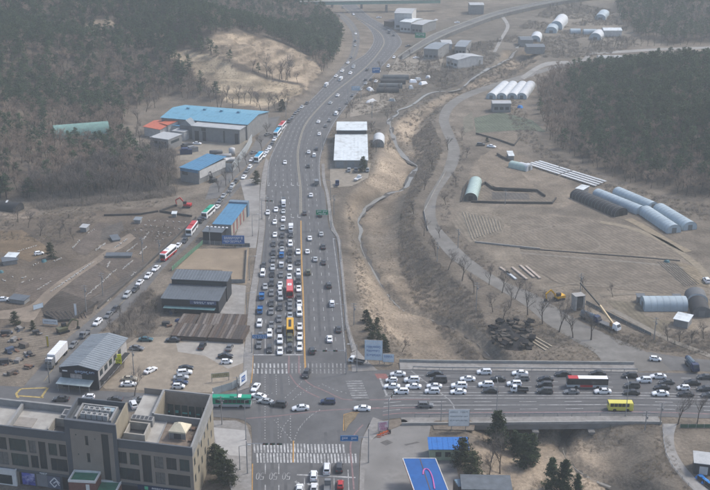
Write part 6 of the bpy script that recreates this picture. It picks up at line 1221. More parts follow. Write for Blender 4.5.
def bare_tree_mesh(seed, h=9.0, twigs=420, spread=.38, levels=3):
    R = random.Random(seed); tk = MB(); tw = MB(); tips = []
    def branch(p, d, L, r, lv):
        n = 3; pts = [p]; rad = [r]; q = p; dd = d
        for i in range(n):
            dd = (dd+Vector((R.gauss(0,.14),R.gauss(0,.14),.05))).normalized(); q = q+dd*L/n; pts.append(q); rad.append(r*(1-.6*(i+1)/n))
        (tk if lv < 2 else tw).tube(pts, rad, 5 if lv == 0 else 3, False)
        if lv >= levels: tips.append((q, dd)); return
        for k in range(R.randint(3,5) if lv else R.randint(5,7)):
            t = R.uniform(.35,1.0); i = min(int(t*n), n-1); s = pts[i].lerp(pts[i+1], t*n-i); az = R.uniform(0,2*math.pi); tilt = R.uniform(.45,.95)
            side = Vector((math.cos(az),math.sin(az),0)); nd = (dd*math.cos(tilt)+side*math.sin(tilt)+Vector((0,0,.25))).normalized(); branch(s, nd, L*R.uniform(.42,.62), r*.45, lv+1)
        tips.append((q, dd))
    branch(Vector((0,0,-.2)), Vector((0,0,1)), h*.62, h*.018+.04, 0)
    for i in range(twigs):
        q, dd = R.choice(tips); s = q+Vector((R.gauss(0,.5),R.gauss(0,.5),R.gauss(0,.4)))*h*.06; e = s+(dd+Vector((R.gauss(0,.6),R.gauss(0,.6),R.uniform(0,.8)))).normalized()*h*R.uniform(.06,.13); w = Vector((R.gauss(0,1),R.gauss(0,1),R.gauss(0,.4))).normalized()*.035*h/9; tw.add([s-w,s+w,e], [(0,1,2)])
    return tk, tw
def pine_mesh(seed, h=9.0, n=1000, cone=True, low=.18, wide=.30, nb=26):
    R = random.Random(seed); tk = MB(); cr = MB(); tk.tube([(0,0,-.2),(R.gauss(0,.1),R.gauss(0,.1),h*.5),(R.gauss(0,.2),R.gauss(0,.2),h*.95)], [h*.022+.04,h*.015,.03], 6, False)
    cl = []
    for i in range(nb):
        t = low+(1-low)*(i+R.random()*.7)/nb; z = h*t; az = R.uniform(0,2*math.pi); rr = h*wide*((1-t)/(1-low))**(.85 if cone else .5)*R.uniform(.55,1.1)+.12*h*.3; e = Vector((math.cos(az)*rr,math.sin(az)*rr,z-rr*.1+R.gauss(0,.1)))
        tk.tube([(0,0,z),tuple(e*1.0)], [.035,.012], 3, False); cl.append((e, rr))
    for i in range(n):
        e, rr = R.choice(cl); f = R.uniform(.25,1.08); c = Vector((e.x*f,e.y*f,e.z))+Vector((R.gauss(0,1),R.gauss(0,1),R.gauss(0,.55)))*h*.035; tri(cr, c, h*R.uniform(.022,.042), R, .5)
    return tk, cr
def proto_tree(nm, tkm, crm, mk, col=None):
    tk, cr = mk; r = bpy.data.objects.new(nm, None); a = tk.build('trunk', tkm); b = cr.build('crown', crm); COL.objects.unlink(a); COL.objects.unlink(b); return (a.data, b.data)
T_BARE = [proto_tree('b', BARK, TWIG2, bare_tree_mesh(s, 8.0)) for s in (1,2,3,4)]
T_PINE = [proto_tree('p', BARK, NEED, pine_mesh(s, 9.0, 3400, True, .08, .27, 70)) for s in (11,12,13)]
T_ROUND = [proto_tree('r', BARK, EVER, pine_mesh(s, 7.0, 2800, False, .06, .36, 60)) for s in (21,22)]
NT = [0]
def tree(kind, px, py, h, label, group=None, name=None, hill=True, cat='tree'):
    tkd, crd = random.choice({'bare':T_BARE,'pine':T_PINE,'round':T_ROUND}[kind]); base = {'bare':8.0,'pine':9.0,'round':7.0}[kind]
    p = P(px,py) if hill else G(px,py); r = empty(name or {'bare':'bare_tree','pine':'pine_tree','round':'evergreen_tree'}[kind], (p.x,p.y,p.z-.05), random.uniform(0,6.28), label, cat, group); s = h/base; r.scale = (s*random.uniform(.85,1.15),s*random.uniform(.85,1.15),s)
    for n_, d_ in (('trunk',tkd),('crown',crd)): o = bpy.data.objects.new(n_, d_); COL.objects.link(o); o.parent = r
    NT[0] += 1; return r
for i, (px, py, h) in enumerate(((489,285,6),(502,293,6.5),(515,299,6),(493,312,6),(503,320,6),(510.5,306,6.5),(527.6,315,8),(542.6,323.5,9),(559,332,9.5),(573,338,8),(591,340,9.5))):
    tree('bare', px, py, h*1.25, 'bare roadside tree, '+ORD[i]+' along the stream side of the curved lane counted downhill', 'bare trees along the curved lane')
for i, (px, py, h) in enumerate(((668,341,6),(680,342,6),(692,343,6),(704,339,6.5))): tree('bare', px, py, h, 'bare orchard tree, '+ORD[i]+' from the left below the pale blue greenhouse', 'bare orchard trees', hill=False)
for px, py, h, lb in ((134.5,396,8.5,'bare street tree between parked cars behind the commercial block'),(491,462,9,'bare tree on the bank below the bridge, upper of three'),(500,474,9,'bare tree on the bank below the bridge, rightmost of three'),(489,478,7,'bare tree on the bank above the slate roofed house'),(678,424,10,'wide bare tree at the top of the concrete footpath'),(697,424,8,'bare tree right of the footpath top'),(402,352,5,'small bare bush tree on the sandy flat by the bridge'),
   (267,77,13,'single bare tree left of the group on the cleared hillside'),(282,79,15,'bare tree at the left of the group on the cleared hillside'),(286,80,14,'bare tree in the middle of the group on the cleared hillside'),(290,77,14,'bare tree at the right of the group on the cleared hillside'),(440,238,6,'bare tree inside the bend of the curved lane'),(582,290,5,'bare shrub tree behind the works silo'),(613,297,5,'bare shrub tree on the field edge behind the crane')): tree('bare', px, py, h, lb)
for i, (px, py, h) in enumerate(((134,150,9),(139,156,9),(146,158,8),(152,160,9),(158,163,9),(163,168,8),(168,175,8),(136,136,9),(138,124,9),(146,112,9),(155,108,9),(140,143,8),(170,165,8),(150,152,8),(160,155,8),(168,157,7),(174,165,7))): tree('bare', px, py, h, 'bare tree, '+ORD[i]+' of the belt between the wood and the orange roofs', 'bare tree belt by the orange roofs')
for i, px in enumerate((212,217,222,228,233,239,245,250,256,262,270,276)): tree('bare', px+random.uniform(-1.5,1.5), 105+random.uniform(-3,3)+(3 if px > 255 else 0), 9+random.uniform(-1.5,2), 'bare tree, '+ORD[i]+' from the left in the row behind the factory', 'bare trees behind the factory')
for i, (px, py) in enumerate(((240,172),(247,165),(262,150),(233,180),(268,135),(251,128),(264,122),(226,186),(219,192))): tree('bare', px, py, 7+random.uniform(-1,2), 'bare tree, '+ORD[i]+' in the strip between factory wall and side road', 'bare trees by the factory wall')
for i in range(18): tree('bare', 588+i*6.6, 47.6-i*.18, 8, 'bare tree, '+ORD[i]+' from the left lining the far lane beyond the wooded mound', 'bare trees on the far lane')
R_ = random.Random(3); EDGE = [(30,206),(64,203),(96,198),(132,196),(172,193),(172,172),(150,166),(128,160),(104,166),(60,182),(20,196)]; k_ = 0
while k_ < 64:
    px, py = R_.uniform(20,176), R_.uniform(146,206)
    if inpoly(np.array([px]), np.array([py]), EDGE)[0]: tree('bare', px, py, R_.uniform(8.5,12.5), 'tall bare tree in the thicket between the wood and the allotments', 'bare trees at the edge of the wood'); k_ += 1
for px, py, h, lb in ((497,447,11.0,'dense dark pine at the bridge railing'),(514,453,7,'pine on the bank, left of the pair below the bridge'),(525,466,9.5,'tall pine in the middle of the bank below the bridge'),(531.5,462,8.5,'pine touching the right side of the tall bank pine'),(551,489,9,'pine at the lower edge left of the darkest one'),(563.5,493,9.5,'darkest pine at the lower edge beside the creek'),(577,496,6.5,'small pine at the lower edge nearest the creek'),(519,455,6.5,'small pine close under the bridge')): tree('pine', px, py, h, lb)
for px, py, h, lb in ((461,467,8.5,'big round evergreen behind the blue roofed kiosk'),(471,479,8,'greyish round evergreen below the kiosk evergreen'),(222,482,9.5,'dark evergreen at the corner of the commercial block'),(216,468,7,'evergreen against the side wall of the commercial block'),(229,486,7.5,'evergreen nearest the pavement corner'),(51,258,6.5,'dark round tree on the left allotments'),(363,171.5,7.5,'dark evergreen in front of the white roofed shed'),(256,184,6.5,'dark round bush beside the side road'),(282,111,7,'dark evergreen below the cleared hillside'),(15,325,5,'leafy bush beside the sandy track'),(33,330,3.5,'small leafy bush below the sandy track'),(487,142,3,'little evergreen at the upper field corner')): tree('round', px, py, h, lb)
for i, (px, py) in enumerate(((369,330),(373,337),(378,344),(383,347),(371,345),(377,330),(386,352),(366,322))): tree('round', px, py, 4.5, 'evergreen bush, '+ORD[i]+' of the dark thicket behind the tall pale blue billboard', 'thicket by the billboard', 'evergreen_bush', cat='bush')
for i, (px, py, h) in enumerate(((352,112,8),(346,118,7),(385,95,7),(397,92,6),(405,70,8),(418,66,8),(428,72,7),(440,66,8),(450,70,9),(460,66,8),(436,58,8),(410,58,7),(468,58,9),(380,70,7),(372,88,6),(392,112,6),(388,122,6),(376,152,7),(388,150,6),(372,132,7),(400,62,6),(445,80,7))): tree('bare', px, py, h, 'bare tree, '+ORD[i]+' among the sheds between the avenue and the upper stream', 'bare trees between avenue and stream')
for i, (px, py, h) in enumerate(((120,318,5),(130,322,6),(140,316,5),(148,326,5),(126,330,5),(156,312,5),(110,330,4),(60,238,7),(66,231,6),(40,236,7),(28,228,7),(74,240,6),(18,222,7))): tree('bare', px, py, h, 'bare tree, '+ORD[i]+' in the brambles '+('beside the restaurant' if px > 100 else 'above the dark round tree'), 'bare bramble trees')
for i, (px, py, h) in enumerate(((448,150,6),(462,140,5),(466,158,5),(456,185,5),(446,205,5),(432,170,6),(424,190,6),(414,214,5),(424,236,6),(436,256,6),(448,270,6),(462,281,7),(474,293,6))): tree('bare', px, py, h*1.3, 'slim bare tree, '+ORD[i]+' down the upper half of the curved lane', 'slim trees on the upper curved lane')
# ---------------------------------------------------------------- stuff: woods, brush, grass (points carrying instances)
def lib(name, meshes):
    c = bpy.data.collections.new(name)
    for i, (vs, fs, mats_, mi) in enumerate(meshes):
        me = bpy.data.meshes.new(name); me.from_pydata(vs, [], fs); me.update()
        for m in mats_: me.materials.append(m)
        me.polygons.foreach_set('material_index', mi); o = bpy.data.objects.new('%s_%02d' % (name, i), me); c.objects.link(o)
    return c
def join2(tk, cr, m1, m2):
    mb = MB(); mb.add(tk.v, tk.f); n1 = len(mb.f); mb.add(cr.v, cr.f); return (mb.v, mb.f, [m1, m2], [0]*n1+[1]*(len(mb.f)-n1))
def scatter(name, pts, scl, idx, coll, label, mtl):
    me = bpy.data.meshes.new(name); me.from_pydata([tuple(p) for p in pts], [], []); o = bpy.data.objects.new(name, me); COL.objects.link(o); tag(o, label, kind='stuff')
    for nm, ty, dat in (('scl','FLOAT',scl),('rot','FLOAT',NR.random(len(pts))*6.283),('pick','INT',idx)):
        at = me.attributes.new(nm, ty, 'POINT'); at.data.foreach_set('value', np.asarray(dat, 'i4' if ty == 'INT' else 'f4'))
    nt = bpy.data.node_groups.new(name, 'GeometryNodeTree'); nt.interface.new_socket('Geometry', in_out='INPUT', socket_type='NodeSocketGeometry'); nt.interface.new_socket('Geometry', in_out='OUTPUT', socket_type='NodeSocketGeometry')
    N = nt.nodes; gi = N.new('NodeGroupInput'); go = N.new('NodeGroupOutput'); ip = N.new('GeometryNodeInstanceOnPoints'); ci = N.new('GeometryNodeCollectionInfo'); ci.inputs['Collection'].default_value = coll; ci.inputs['Separate Children'].default_value = True; ci.inputs['Reset Children'].default_value = True
    def attr(n_, t_): a = N.new('GeometryNodeInputNamedAttribute'); a.data_type = t_; a.inputs['Name'].default_value = n_; return a.outputs['Attribute']
    cx_ = N.new('ShaderNodeCombineXYZ'); nt.links.new(attr('rot','FLOAT'), cx_.inputs['Z']); e2r = N.new('FunctionNodeEulerToRotation'); nt.links.new(cx_.outputs[0], e2r.inputs[0])
    nt.links.new(gi.outputs[0], ip.inputs['Points']); nt.links.new(ci.outputs[0], ip.inputs['Instance']); ip.inputs['Pick Instance'].default_value = True
    nt.links.new(attr('pick','INT'), ip.inputs['Instance Index']); nt.links.new(e2r.outputs[0], ip.inputs['Rotation']); nt.links.new(attr('scl','FLOAT'), ip.inputs['Scale'])
    nt.links.new(ip.outputs[0], go.inputs[0]); md = o.modifiers.new('scatter', 'NODES'); md.node_group = nt; return o
L_BARE = [join2(*bare_tree_mesh(100+s, 10.0, 520, levels=2), BARK, TWIG) for s in range(4)]
L_PINE = [join2(*pine_mesh(200+s, 10.0, 900, False, .34, .33), BARK, NEEDF) for s in range(4)]
WOOD = lib('wood', L_BARE+L_PINE)
def project(X, Y, Z):
    dy = Y; dz = Z-CAMZ; zc = dy*CP-dz*SP; yc = dy*SP+dz*CP; return CXP+FPX*X/zc, CYP-FPX*yc/zc
def grid_pts(poly, step, jit=.48):
    xs = [p[0] for p in poly]; ys = [p[1] for p in poly]; x0, x1, y0, y1 = max(min(xs),-520), min(max(xs),560), min(ys), min(max(ys),1420)
    X, Y = np.meshgrid(np.arange(x0,x1,step), np.arange(y0,y1,step)); X = X+(NR.random(X.shape)-.5)*2*jit*step; Y = Y+(NR.random(X.shape)-.5)*2*jit*step; X, Y = X.ravel(), Y.ravel(); k = inpoly(X, Y, poly); return X[k], Y[k]
DOMEX = [tuple(P(*p).to_2d()) for p in ((50,131),(112,131),(111,143),(52,143))]
def wood(name, poly, step, label, pinef, edge=4.0, excl=()):
    X, Y = grid_pts(poly, step); d = inside_dist(X, Y, poly); k = d > edge*(.4+NR.random(len(X)))
    for q in CLEARW+[DOMEX]: k &= ~(inside_dist(X, Y, q) > -1) | ~inpoly(X, Y, q)
    for q, r_ in excl: k &= distline(X, Y, q) > r_
    X, Y = X[k], Y[k]; Z = H(X, Y); px, py = project(X, Y, Z+8); k = (px > -130) & (px < 840) & (py > -60); X, Y, Z, px, py = X[k], Y[k], Z[k], px[k], py[k]
    pf = pinef(X, Y, px, py); isp = NR.random(len(X)) < pf; idx = NR.integers(0,4,len(X))+4*isp; scl = (0.62+.5*NR.random(len(X)))*(np.where(isp,1.0,.92)); scatter(name, np.stack([X,Y,Z-.2],1), scl, idx, WOOD, label, None); return len(X)
SLN = [tuple(p) for p in SL]; SRN = [tuple(p) for p in SR]
def pfL(X, Y, px, py): return np.clip(.26+fbm(X, Y, 90, 3)*1.5-np.clip((py-85)/60,0,1)*.55+np.clip((60-py)/80,0,.4), .04, .96)
def pfR(X, Y, px, py): return np.clip(.80+fbm(X, Y, 60, 3)*.9-np.clip((px-560 < 20)*.5,0,1)-np.clip((py-150)/40,0,1)*.25-.75*(1-sstep(inside_dist(X,Y,HILL_R)/22)), .05, .97)
nw = wood('left_wood', HILL_L, 4.6, 'mixed bare and pine wood on the left hill', pfL, 2, ((SLN,4.5),(SRN,4.5),([tuple(p) for p in ML],5)))
nw += wood('mound_wood', HILL_R, 4.4, 'dense dark pine wood on the right hand mound', pfR, 2)
nw += wood('far_wood', HILL_F, 6.0, 'hazy pine wood on the far right hill', lambda X,Y,px,py: np.clip(.7+fbm(X,Y,100,3),.1,.95), 3)
nw += wood('distant_wood', HILL_B, 16.0, 'distant woods behind the valley', lambda X,Y,px,py: np.full(len(X),.6), 3)
def brush_mesh(seed, kind):
    R = random.Random(seed); mb = MB()
    for i in range(46 if kind == 'brush' else 34):
        az = R.uniform(0,6.28); t = R.uniform(.1,1.0) if kind == 'brush' else R.uniform(.2,.8); d = Vector((math.cos(az)*t,math.sin(az)*t,R.uniform(.5,1.1))).normalized(); s = Vector((R.gauss(0,.42),R.gauss(0,.42),0)); L = R.uniform(.6,1.2) if kind == 'brush' else R.uniform(.4,.8); w = Vector((-d.y,d.x,0)).normalized()*(.022 if kind == 'brush' else .026); e = s+d*L; mb.add([s-w,s+w,e], [(0,1,2)])
        if kind == 'brush':
            for q in range(2): b = s+d*L*R.uniform(.4,.9); e2 = b+Vector((R.gauss(0,1),R.gauss(0,1),R.uniform(.1,1))).normalized()*.4; mb.add([b-w*.6,b+w*.6,e2], [(0,1,2)])
    return mb
def one(mb, m): return (mb.v, mb.f, [m], [0]*len(mb.f))
SCRUB = lib('scrub', [one(brush_mesh(i,'brush'), BRUSH) for i in range(3)]+[one(brush_mesh(10+i,'grass'), TAN) for i in range(3)]+[one(brush_mesh(20+i,'grass'), mat('grass_olive', (0.16,0.145,0.09), .95, .3, .5)) for i in range(2)]+[join2(*pine_mesh(31, 2.0, 260, False, .05, .45), BARK, GREENSH)])
def scrub(name, px, n, label, weights, smin, smax, z=0.0, excl=True, noise=None):
    poly = px if abs(px[0][0]) > 1e4 else polyw(px, z); xs = [p[0] for p in poly]; ys = [p[1] for p in poly]; X = NR.uniform(min(xs),max(xs),n*4); Y = NR.uniform(min(ys),max(ys),n*4); k = inpoly(X, Y, poly)
    if noise: k &= fbm(X+noise[0], Y, noise[1], 2) > noise[2]
    if excl:
        for ln, r_ in EXC: k &= distline(X, Y, ln) > r_
        for pg in EXP: k &= ~inpoly(X, Y, pg)
    X, Y = X[k][:n], Y[k][:n]; w = np.array(weights, float); w /= w.sum(); idx = NR.choice(len(w), len(X), p=w); scatter(name, np.stack([X,Y,H(X,Y)-.05],1), NR.uniform(smin,smax,len(X)), idx, SCRUB, label, None)
CM = [tuple(a.lerp(b,.5)) for a, b in zip(CLW, CRW)]; SM = [tuple(a.lerp(b,.5)) for a, b in zip(SL, SR)]
EXC = [(CM[::3],3.2),(SM[::3],4.2),(CREEK[::2],2.6)]; EXP = [[tuple(p) for p in ML]+[tuple(p) for p in MR[::-1]], [tuple(p) for p in EL]+[tuple(p) for p in ER[::-1]], [tuple(p) for p in WL]+[tuple(p) for p in WR[::-1]]]
# keep plants off built plots
for nm in ('forecourt','gravel_lot','dirt_lot','concrete_yard','concrete_yard.001','concrete_yard.002','gravel_yard','pavement_corner','concrete_yard.003'):
    o = bpy.data.objects.get(nm)
    if o: 
        v = [vv.co for vv in o.data.vertices]; c = np.array([(p.x,p.y) for p in v]); cc = c.mean(0); a_ = np.argsort(np.arctan2(c[:,1]-cc[1], c[:,0]-cc[0])); EXP.append([tuple(c[i]) for i in a_])
for r in [o for o in COL.objects if o.type == 'EMPTY' and o.get('category') in ('building','greenhouse','shed','hut','canopy','car','truck','van','bus')]:
    pass
scrub('stream_brush', [(430,120),(444,148),(432,175),(414,200),(414,226),(424,246),(450,275),(476,296),(488,330),(512,356),(470,356),(440,320),(415,290),(400,255),(398,225),(404,200),(412,180),(418,160),(412,130)], 4200, 'tangled grey brush on the lane side stream bank', [4,4,4,3,3,3,1,1,.12], .3, 1.25)
scrub('bank_brush', [(346,200),(352,250),(356,290),(366,322),(386,350),(400,362),(430,362),(395,330),(372,295),(362,250),(358,215)], 1500, 'brush on the avenue side stream bank', [2,2,2,4,4,3,1,1,.15], .2, .8)
scrub('sand_flat_grass', [(345,200),(400,130),(440,160),(420,200),(420,240),(470,310),(510,360),(400,362),(360,300)], 5200, 'dry grass tufts on the sandy stream flat', [.3,.3,.2,5,5,5,2,2,0], .15, .6, -4, noise=(0,14,-.05))
scrub('lower_bank_grass', [(462,432),(660,430),(690,500),(600,520),(470,510)], 2600, 'dry grass and brush on the banks below the bridge', [1,1,1,5,5,5,1,1,.1], .2, .8, -2, noise=(50,9,-.1))
scrub('upper_stream_brush', [(380,150),(395,118),(430,96),(480,74),(505,56),(540,50),(520,74),(470,92),(440,112),(430,130)], 1500, 'grey brush along the upper stream', [4,4,4,3,3,3,1,1,.3], .6, 1.7)
scrub('village_scrub', [(100,330),(120,300),(150,288),(165,300),(160,330),(135,340)], 260, 'bare brambles beside the restaurant', [5,5,5,1,1,1,0,0,.3], .8, 2.0)
scrub('allotment_scrub', [(-30,210),(60,208),(170,200),(185,215),(165,245),(130,235),(95,225),(60,245),(20,240),(-30,245)], 1900, 'low scrub around the upper allotments', [2,2,2,2,2,2,2,2,.15], .25, 1.0, noise=(9,18,.02))
scrub('thicket_undergrowth', [(20,196),(60,182),(104,166),(128,148),(174,150),(176,196),(110,203),(40,210)], 2600, 'brown undergrowth at the foot of the wood', [5,5,5,1,1,1,0,0,.3], 1.0, 2.6, excl=False)
scrub('field_grass', [(455,215),(520,208),(640,235),(700,260),(720,330),(640,345),(560,300),(500,268)], 5200, 'dry grass tufts over the right hand fields', [.1,.1,.1,4,4,4,3,3,0], .12, .4, noise=(100,22,.0))
scrub('lane_verge_brush', [(452,125),(468,150),(460,180),(450,205),(450,230),(480,255),(540,288),(600,325),(660,350),(640,352),(560,312),(480,268),(442,235),(440,205),(456,170),(452,140)], 1500, 'brush along the field side of the curved lane', [4,4,4,3,3,3,1,1,.1], .3, 1.2)
scrub('orchard_grass', [(600,330),(660,335),(720,330),(720,356),(660,352),(620,345)], 1200, 'rough grass in the orchard', [2,2,2,3,3,3,2,2,.05], .25, .9)
scrub('verge_grass', [(500,300),(560,330),(600,352),(600,364),(520,362),(500,340)], 1500, 'rough grass between lane and bridge', [1,1,1,4,4,4,2,2,.05], .2, .8)
scrub('roadside_scrub', [(345,100),(400,60),(445,70),(400,110),(380,130),(372,160),(330,160),(330,130)], 3000, 'scrub on plots beside the upper avenue', [3,3,3,3,3,3,1,1,.3], .4, 1.3, noise=(70,16,-.08))
scrub('far_valley_scrub', [(400,50),(500,40),(560,0),(610,10),(640,45),(600,56),(540,60),(480,80),(440,92)], 5200, 'scrub in the far valley', [4,4,4,3,3,3,1,1,.5], .7, 2.2, noise=(30,30,-.12))
scrub('mound_foot_scrub', [(515,90),(528,118),(545,148),(600,178),(660,196),(720,208),(720,225),(640,205),(560,172),(520,140),(505,110)], 1500, 'brown scrub at the foot of the wooded mound', [4,4,4,3,3,3,1,1,.1], .5, 1.5)
scrub('left_field_grass', [(-40,225),(60,235),(170,215),(150,262),(95,310),(40,345),(-40,370)], 3600, 'dead grass over the allotment fields', [.3,.3,.3,3,3,3,3,3,.01], .12, .35, noise=(200,15,.02))
scrub('hillside_scrub', [(170,54),(240,30),(310,55),(322,75),(300,106),(240,108),(200,80)], 0, 'x', [1,0,0,0,0,0,0,0,0], 1, 1) if False else None
# brush on the cleared hillside follows the slope
pts = []
for q, n_ in ((CLEARW[0],260),(CLEARW[1],300)):
    xs = [p[0] for p in q]; ys = [p[1] for p in q]; X = NR.uniform(min(xs),max(xs),n_*3); Y = NR.uniform(min(ys),max(ys),n_*3); k = inpoly(X,Y,q) & (fbm(X,Y,16,2) > .05); X, Y = X[k][:n_], Y[k][:n_]; pts.append(np.stack([X,Y,H(X,Y)],1))
pts = np.concatenate(pts); scatter('hillside_scrub', pts, NR.uniform(.3,1.2,len(pts)), NR.integers(0,6,len(pts)), SCRUB, 'scrub on the cleared hillside', None)
print('trees', NT, 'wood', nw)
# ================================================================ fields: plots, edgings, furrows, walls, ditches
NPL = [0]
def plot(px, c, label, nm='field_plot', z=.02, ang=None):
    NPL[0] += 1; z = z+.003*NPL[0]; ang = (.9 if px[0][0] < 300 else -.35)+.2*math.sin(NPL[0]*2.3)
    c = tuple(x*f for x, f in zip(c, (1.15,1.15,1.13))); m = mat('plot_%d' % NPL[0], c, .95, .3, .6, .6, spec=.1, var2=(tuple(x*.68 for x in c), .12, .42, .66), stripe=(ang, 1.7, .13)); return poly(nm, px, z, m, label)
plot([(54,296),(95,264),(117,281),(88,300)], (.118,.098,.082), 'brown allotment plot beside the sandy track'); plot([(90,300),(118,281.5),(136,262),(147,262),(112,296),(98,306)], (.10,.088,.078), 'dark allotment plot beside the side road')
plot([(97,262),(112,250),(148,262),(120,279)], (.108,.09,.076), 'brown allotment plot above the track bend'); plot([(130,232),(140,222),(188,214),(192,221),(160,248),(134,250)], (.10,.082,.068), 'allotment plot dotted with white sacks'); plot([(20,283),(58,266),(78,269),(36,302),(10,298)], (.115,.094,.078), 'allotment plot strewn with white scraps')
plot([(0,231),(22,230),(52,250),(30,262),(0,252)], (.15,.112,.075), 'ochre plot at the left edge'); plot([(72,250),(98,222),(112,224),(104,240),(86,256)], (.12,.10,.085), 'grey plot above the sandy track'); plot([(40,306),(62,291),(96,303),(92,314),(60,323),(44,316)], (.07,.06,.052), 'dark plot with bare frames')
plot([(0,330),(40,325),(64,338),(40,366),(0,372)], (.16,.135,.108), 'trampled plot beside the lorry'); plot([(102,229),(122,221),(124,230),(112,240),(100,240)], (.095,.085,.076), 'grey square plot with a dark border')
plot([(486,185),(494,191),(536,192.5),(560,203),(474,201.5),(479,190)], (.145,.122,.098), 'low dark walled pad field', z=.02); plot([(492,192),(528,193.5),(530,199.5),(492,199.5)], (.10,.092,.085), 'dark bed inside the walled pad', z=.028)
plot([(478,160),(496,146),(508,160),(536,188),(495,187),(482,178)], (.185,.152,.118), 'tan upper field'); plot([(474,118),(500,112),(532,120),(546,132),(520,130),(476,133)], (.10,.115,.085), 'greenish nursery plot'); plot([(476,135),(518,132),(516,144),(492,140)], (.17,.142,.112), 'tan plot below the nursery')
plot([(463,118),(472,112),(474,130),(464,133)], (.155,.145,.115), 'round paddock by the lane'); plot([(450,222),(462,211),(505,218),(503,233),(470,243)], (.175,.15,.12), 'fan shaped furrowed field', z=.022)
plot([(520,250),(680,262),(706,300),(650,292),(560,284),(530,268)], (.158,.134,.108), 'lower right field'); plot([(510,213),(600,220),(658,236),(690,258),(600,252),(512,244)], (.168,.142,.114), 'upper right field'); plot([(606,300),(640,303),(645,316),(672,322),(660,334),(625,318)], (.15,.13,.098), 'grassy plot beside the pale blue greenhouse')
plot([(676,262),(700,268),(716,290),(696,285)], (.20,.165,.12), 'sandy corner by the right edge')
def track(px, w, c, label, z=.095):
    l = smooth(px); m = mat('track_%d' % int(c[0]*1000), c, .95, .25, .6, .2, spec=.1); tag(ribbon('field_track', offset_line(l,-w/2), offset_line(l,w/2), z, m), label, kind='structure')
track([(600,222),(630,228),(660,240),(685,256),(706,275),(720,300)], 3.0, (.23,.195,.145), 'sandy track round the right field corner'); track([(628,219),(640,225),(655,234),(672,244),(688,252)], 4.0, (.235,.195,.14), 'sandy strip below the pale greenhouses')
track([(600,295),(640,294),(690,297),(720,300)], 2.2, (.19,.165,.13), 'field track behind the pale blue greenhouse'); track([(612,310),(640,325),(665,338),(700,352),(725,362)], 2.5, (.21,.19,.16), 'pale verge path beside the frontage road')
track([(520,253),(580,258),(640,263),(684,268)], 1.2, (.21,.185,.15), 'pale tractor track along the ditch'); track([(540,290),(580,283),(620,286),(660,280)], .8, (.20,.175,.14), 'curving wheel track in the lower right field'); track([(505,222),(540,225),(580,232),(600,245),(590,252)], .8, (.205,.178,.143), 'curving wheel track in the upper right field'); track([(512,236),(545,228),(585,224)], .8, (.205,.178,.143), 'straight wheel track in the upper right field')
track([(470,300),(440,275),(425,258),(418,240)], 1.6, (.13,.122,.112), 'narrow path along the stream terrace', .06) if False else None
SACK = mat('white_sacks', (0.34,0.325,0.30), .85, .3)
def sacks(rows, label, step=1.3, s=.42):
    mb = MB(); R = random.Random(len(rows))
    for (x0,y0),(x1,y1) in rows:
        a, b = G(x0,y0), G(x1,y1)
        for p in resample([a,b], step): mb.obox((p.x+R.gauss(0,.12),p.y+R.gauss(0,.12),.18), Vector((math.cos(R.random()*6),math.sin(R.random()*6),0))*s*R.uniform(.6,1.2), Vector((0,.28,0)), Vector((0,0,.16)))
    o = mb.build('white_sacks', SACK); tag(o, label, kind='stuff')
def zz(ox, oy, rows, sc=Z): return [((ox+a/sc,oy+b/sc),(ox+c/sc,oy+d/sc)) for a,b,c,d in rows]
sacks(zz(0,260,[(330,205,605,15),(555,235,709,100),(690,265,709,248)]), 'rows of white sacks edging the plots by the track', .9)
sacks(zz(90,200,[(40,325,100,280),(110,435,128,400),(160,310,240,255),(215,445,275,395),(240,335,310,280),(315,355,365,300),(120,490,170,450),(270,490,300,465),(345,255,380,210)]), 'white sack rows on the upper plots', .9)
sacks(zz(90,200,[(320,160,590,190),(290,195,560,220),(380,135,630,145),(410,265,450,215),(465,255,520,225)]), 'dotted white sacks on the plot beside the buses', 2.6, .4)
sacks(zz(0,190,[(470,375,520,320),(620,390,680,345),(570,280,610,255),(120,395,245,358),(565,490,605,465),(215,485,255,470),(355,460,395,440)]), 'white sack rows near the dark round tree', 1.1)
sacks(zz(0,260,[(20,130,40,138),(80,112,100,116),(145,118,185,105),(190,135,225,120),(245,190,330,140),(150,145,165,148),(262,125,280,128),(25,485,40,480),(75,465,90,455)]), 'white scraps scattered on the left plot', 1.5)
def furrows(pairs, n, label, w=.5, h=.22, col=(.20,.175,.145)):
    mb = MB()
    for A, B, C, D in pairs:
        for i in range(n):
            t = (i+.5)/n; a = G(*A).lerp(G(*B), t); b = G(*D).lerp(G(*C), t); d = (b-a).normalized(); s = Vector((-d.y,d.x,0))*w/2; u = Vector((0,0,h+.08)); e = Vector((0,0,.0))
            mb.add([a-s+e,a+s+e,b+s+e,b-s+e,a+u,b+u], [(0,4,5,3),(4,1,2,5),(0,1,4),(3,5,2)])
    o = mb.build('furrows', mat('furrow_%d' % int(col[0]*1000), col, .95, .25, .8)); tag(o, label, kind='stuff')
furrows([((461,212),(500,221),(502,230),(471,240))], 12, 'curved pale furrows of the fan shaped field', .8, .3, (.25,.215,.17)); furrows([((656,262),(676,264),(700,284),(684,287))], 7, 'pale furrows in the right field corner', .5, .2)
furrows([((512,214),(598,221),(690,257),(516,243))], 11, 'faint furrows of the upper right field', .4, .03, (.20,.17,.13)); furrows([((522,252),(540,270),(650,291),(676,263))], 7, 'faint furrows of the lower right field', .4, .03, (.20,.168,.128))
furrows([((44,312),(86,311),(88,318),(56,321))], 9, 'bare bed frames on the dark plot', .35, .3, (.22,.175,.14)); furrows([((96,262),(112,251),(146,262),(121,278))], 9, 'furrows of the plot above the track bend', .4, .0, (.125,.105,.09)); furrows([((56,296),(94,265),(115,281),(88,299))], 12, 'furrows of the brown plot', .4, .0, (.135,.112,.095))
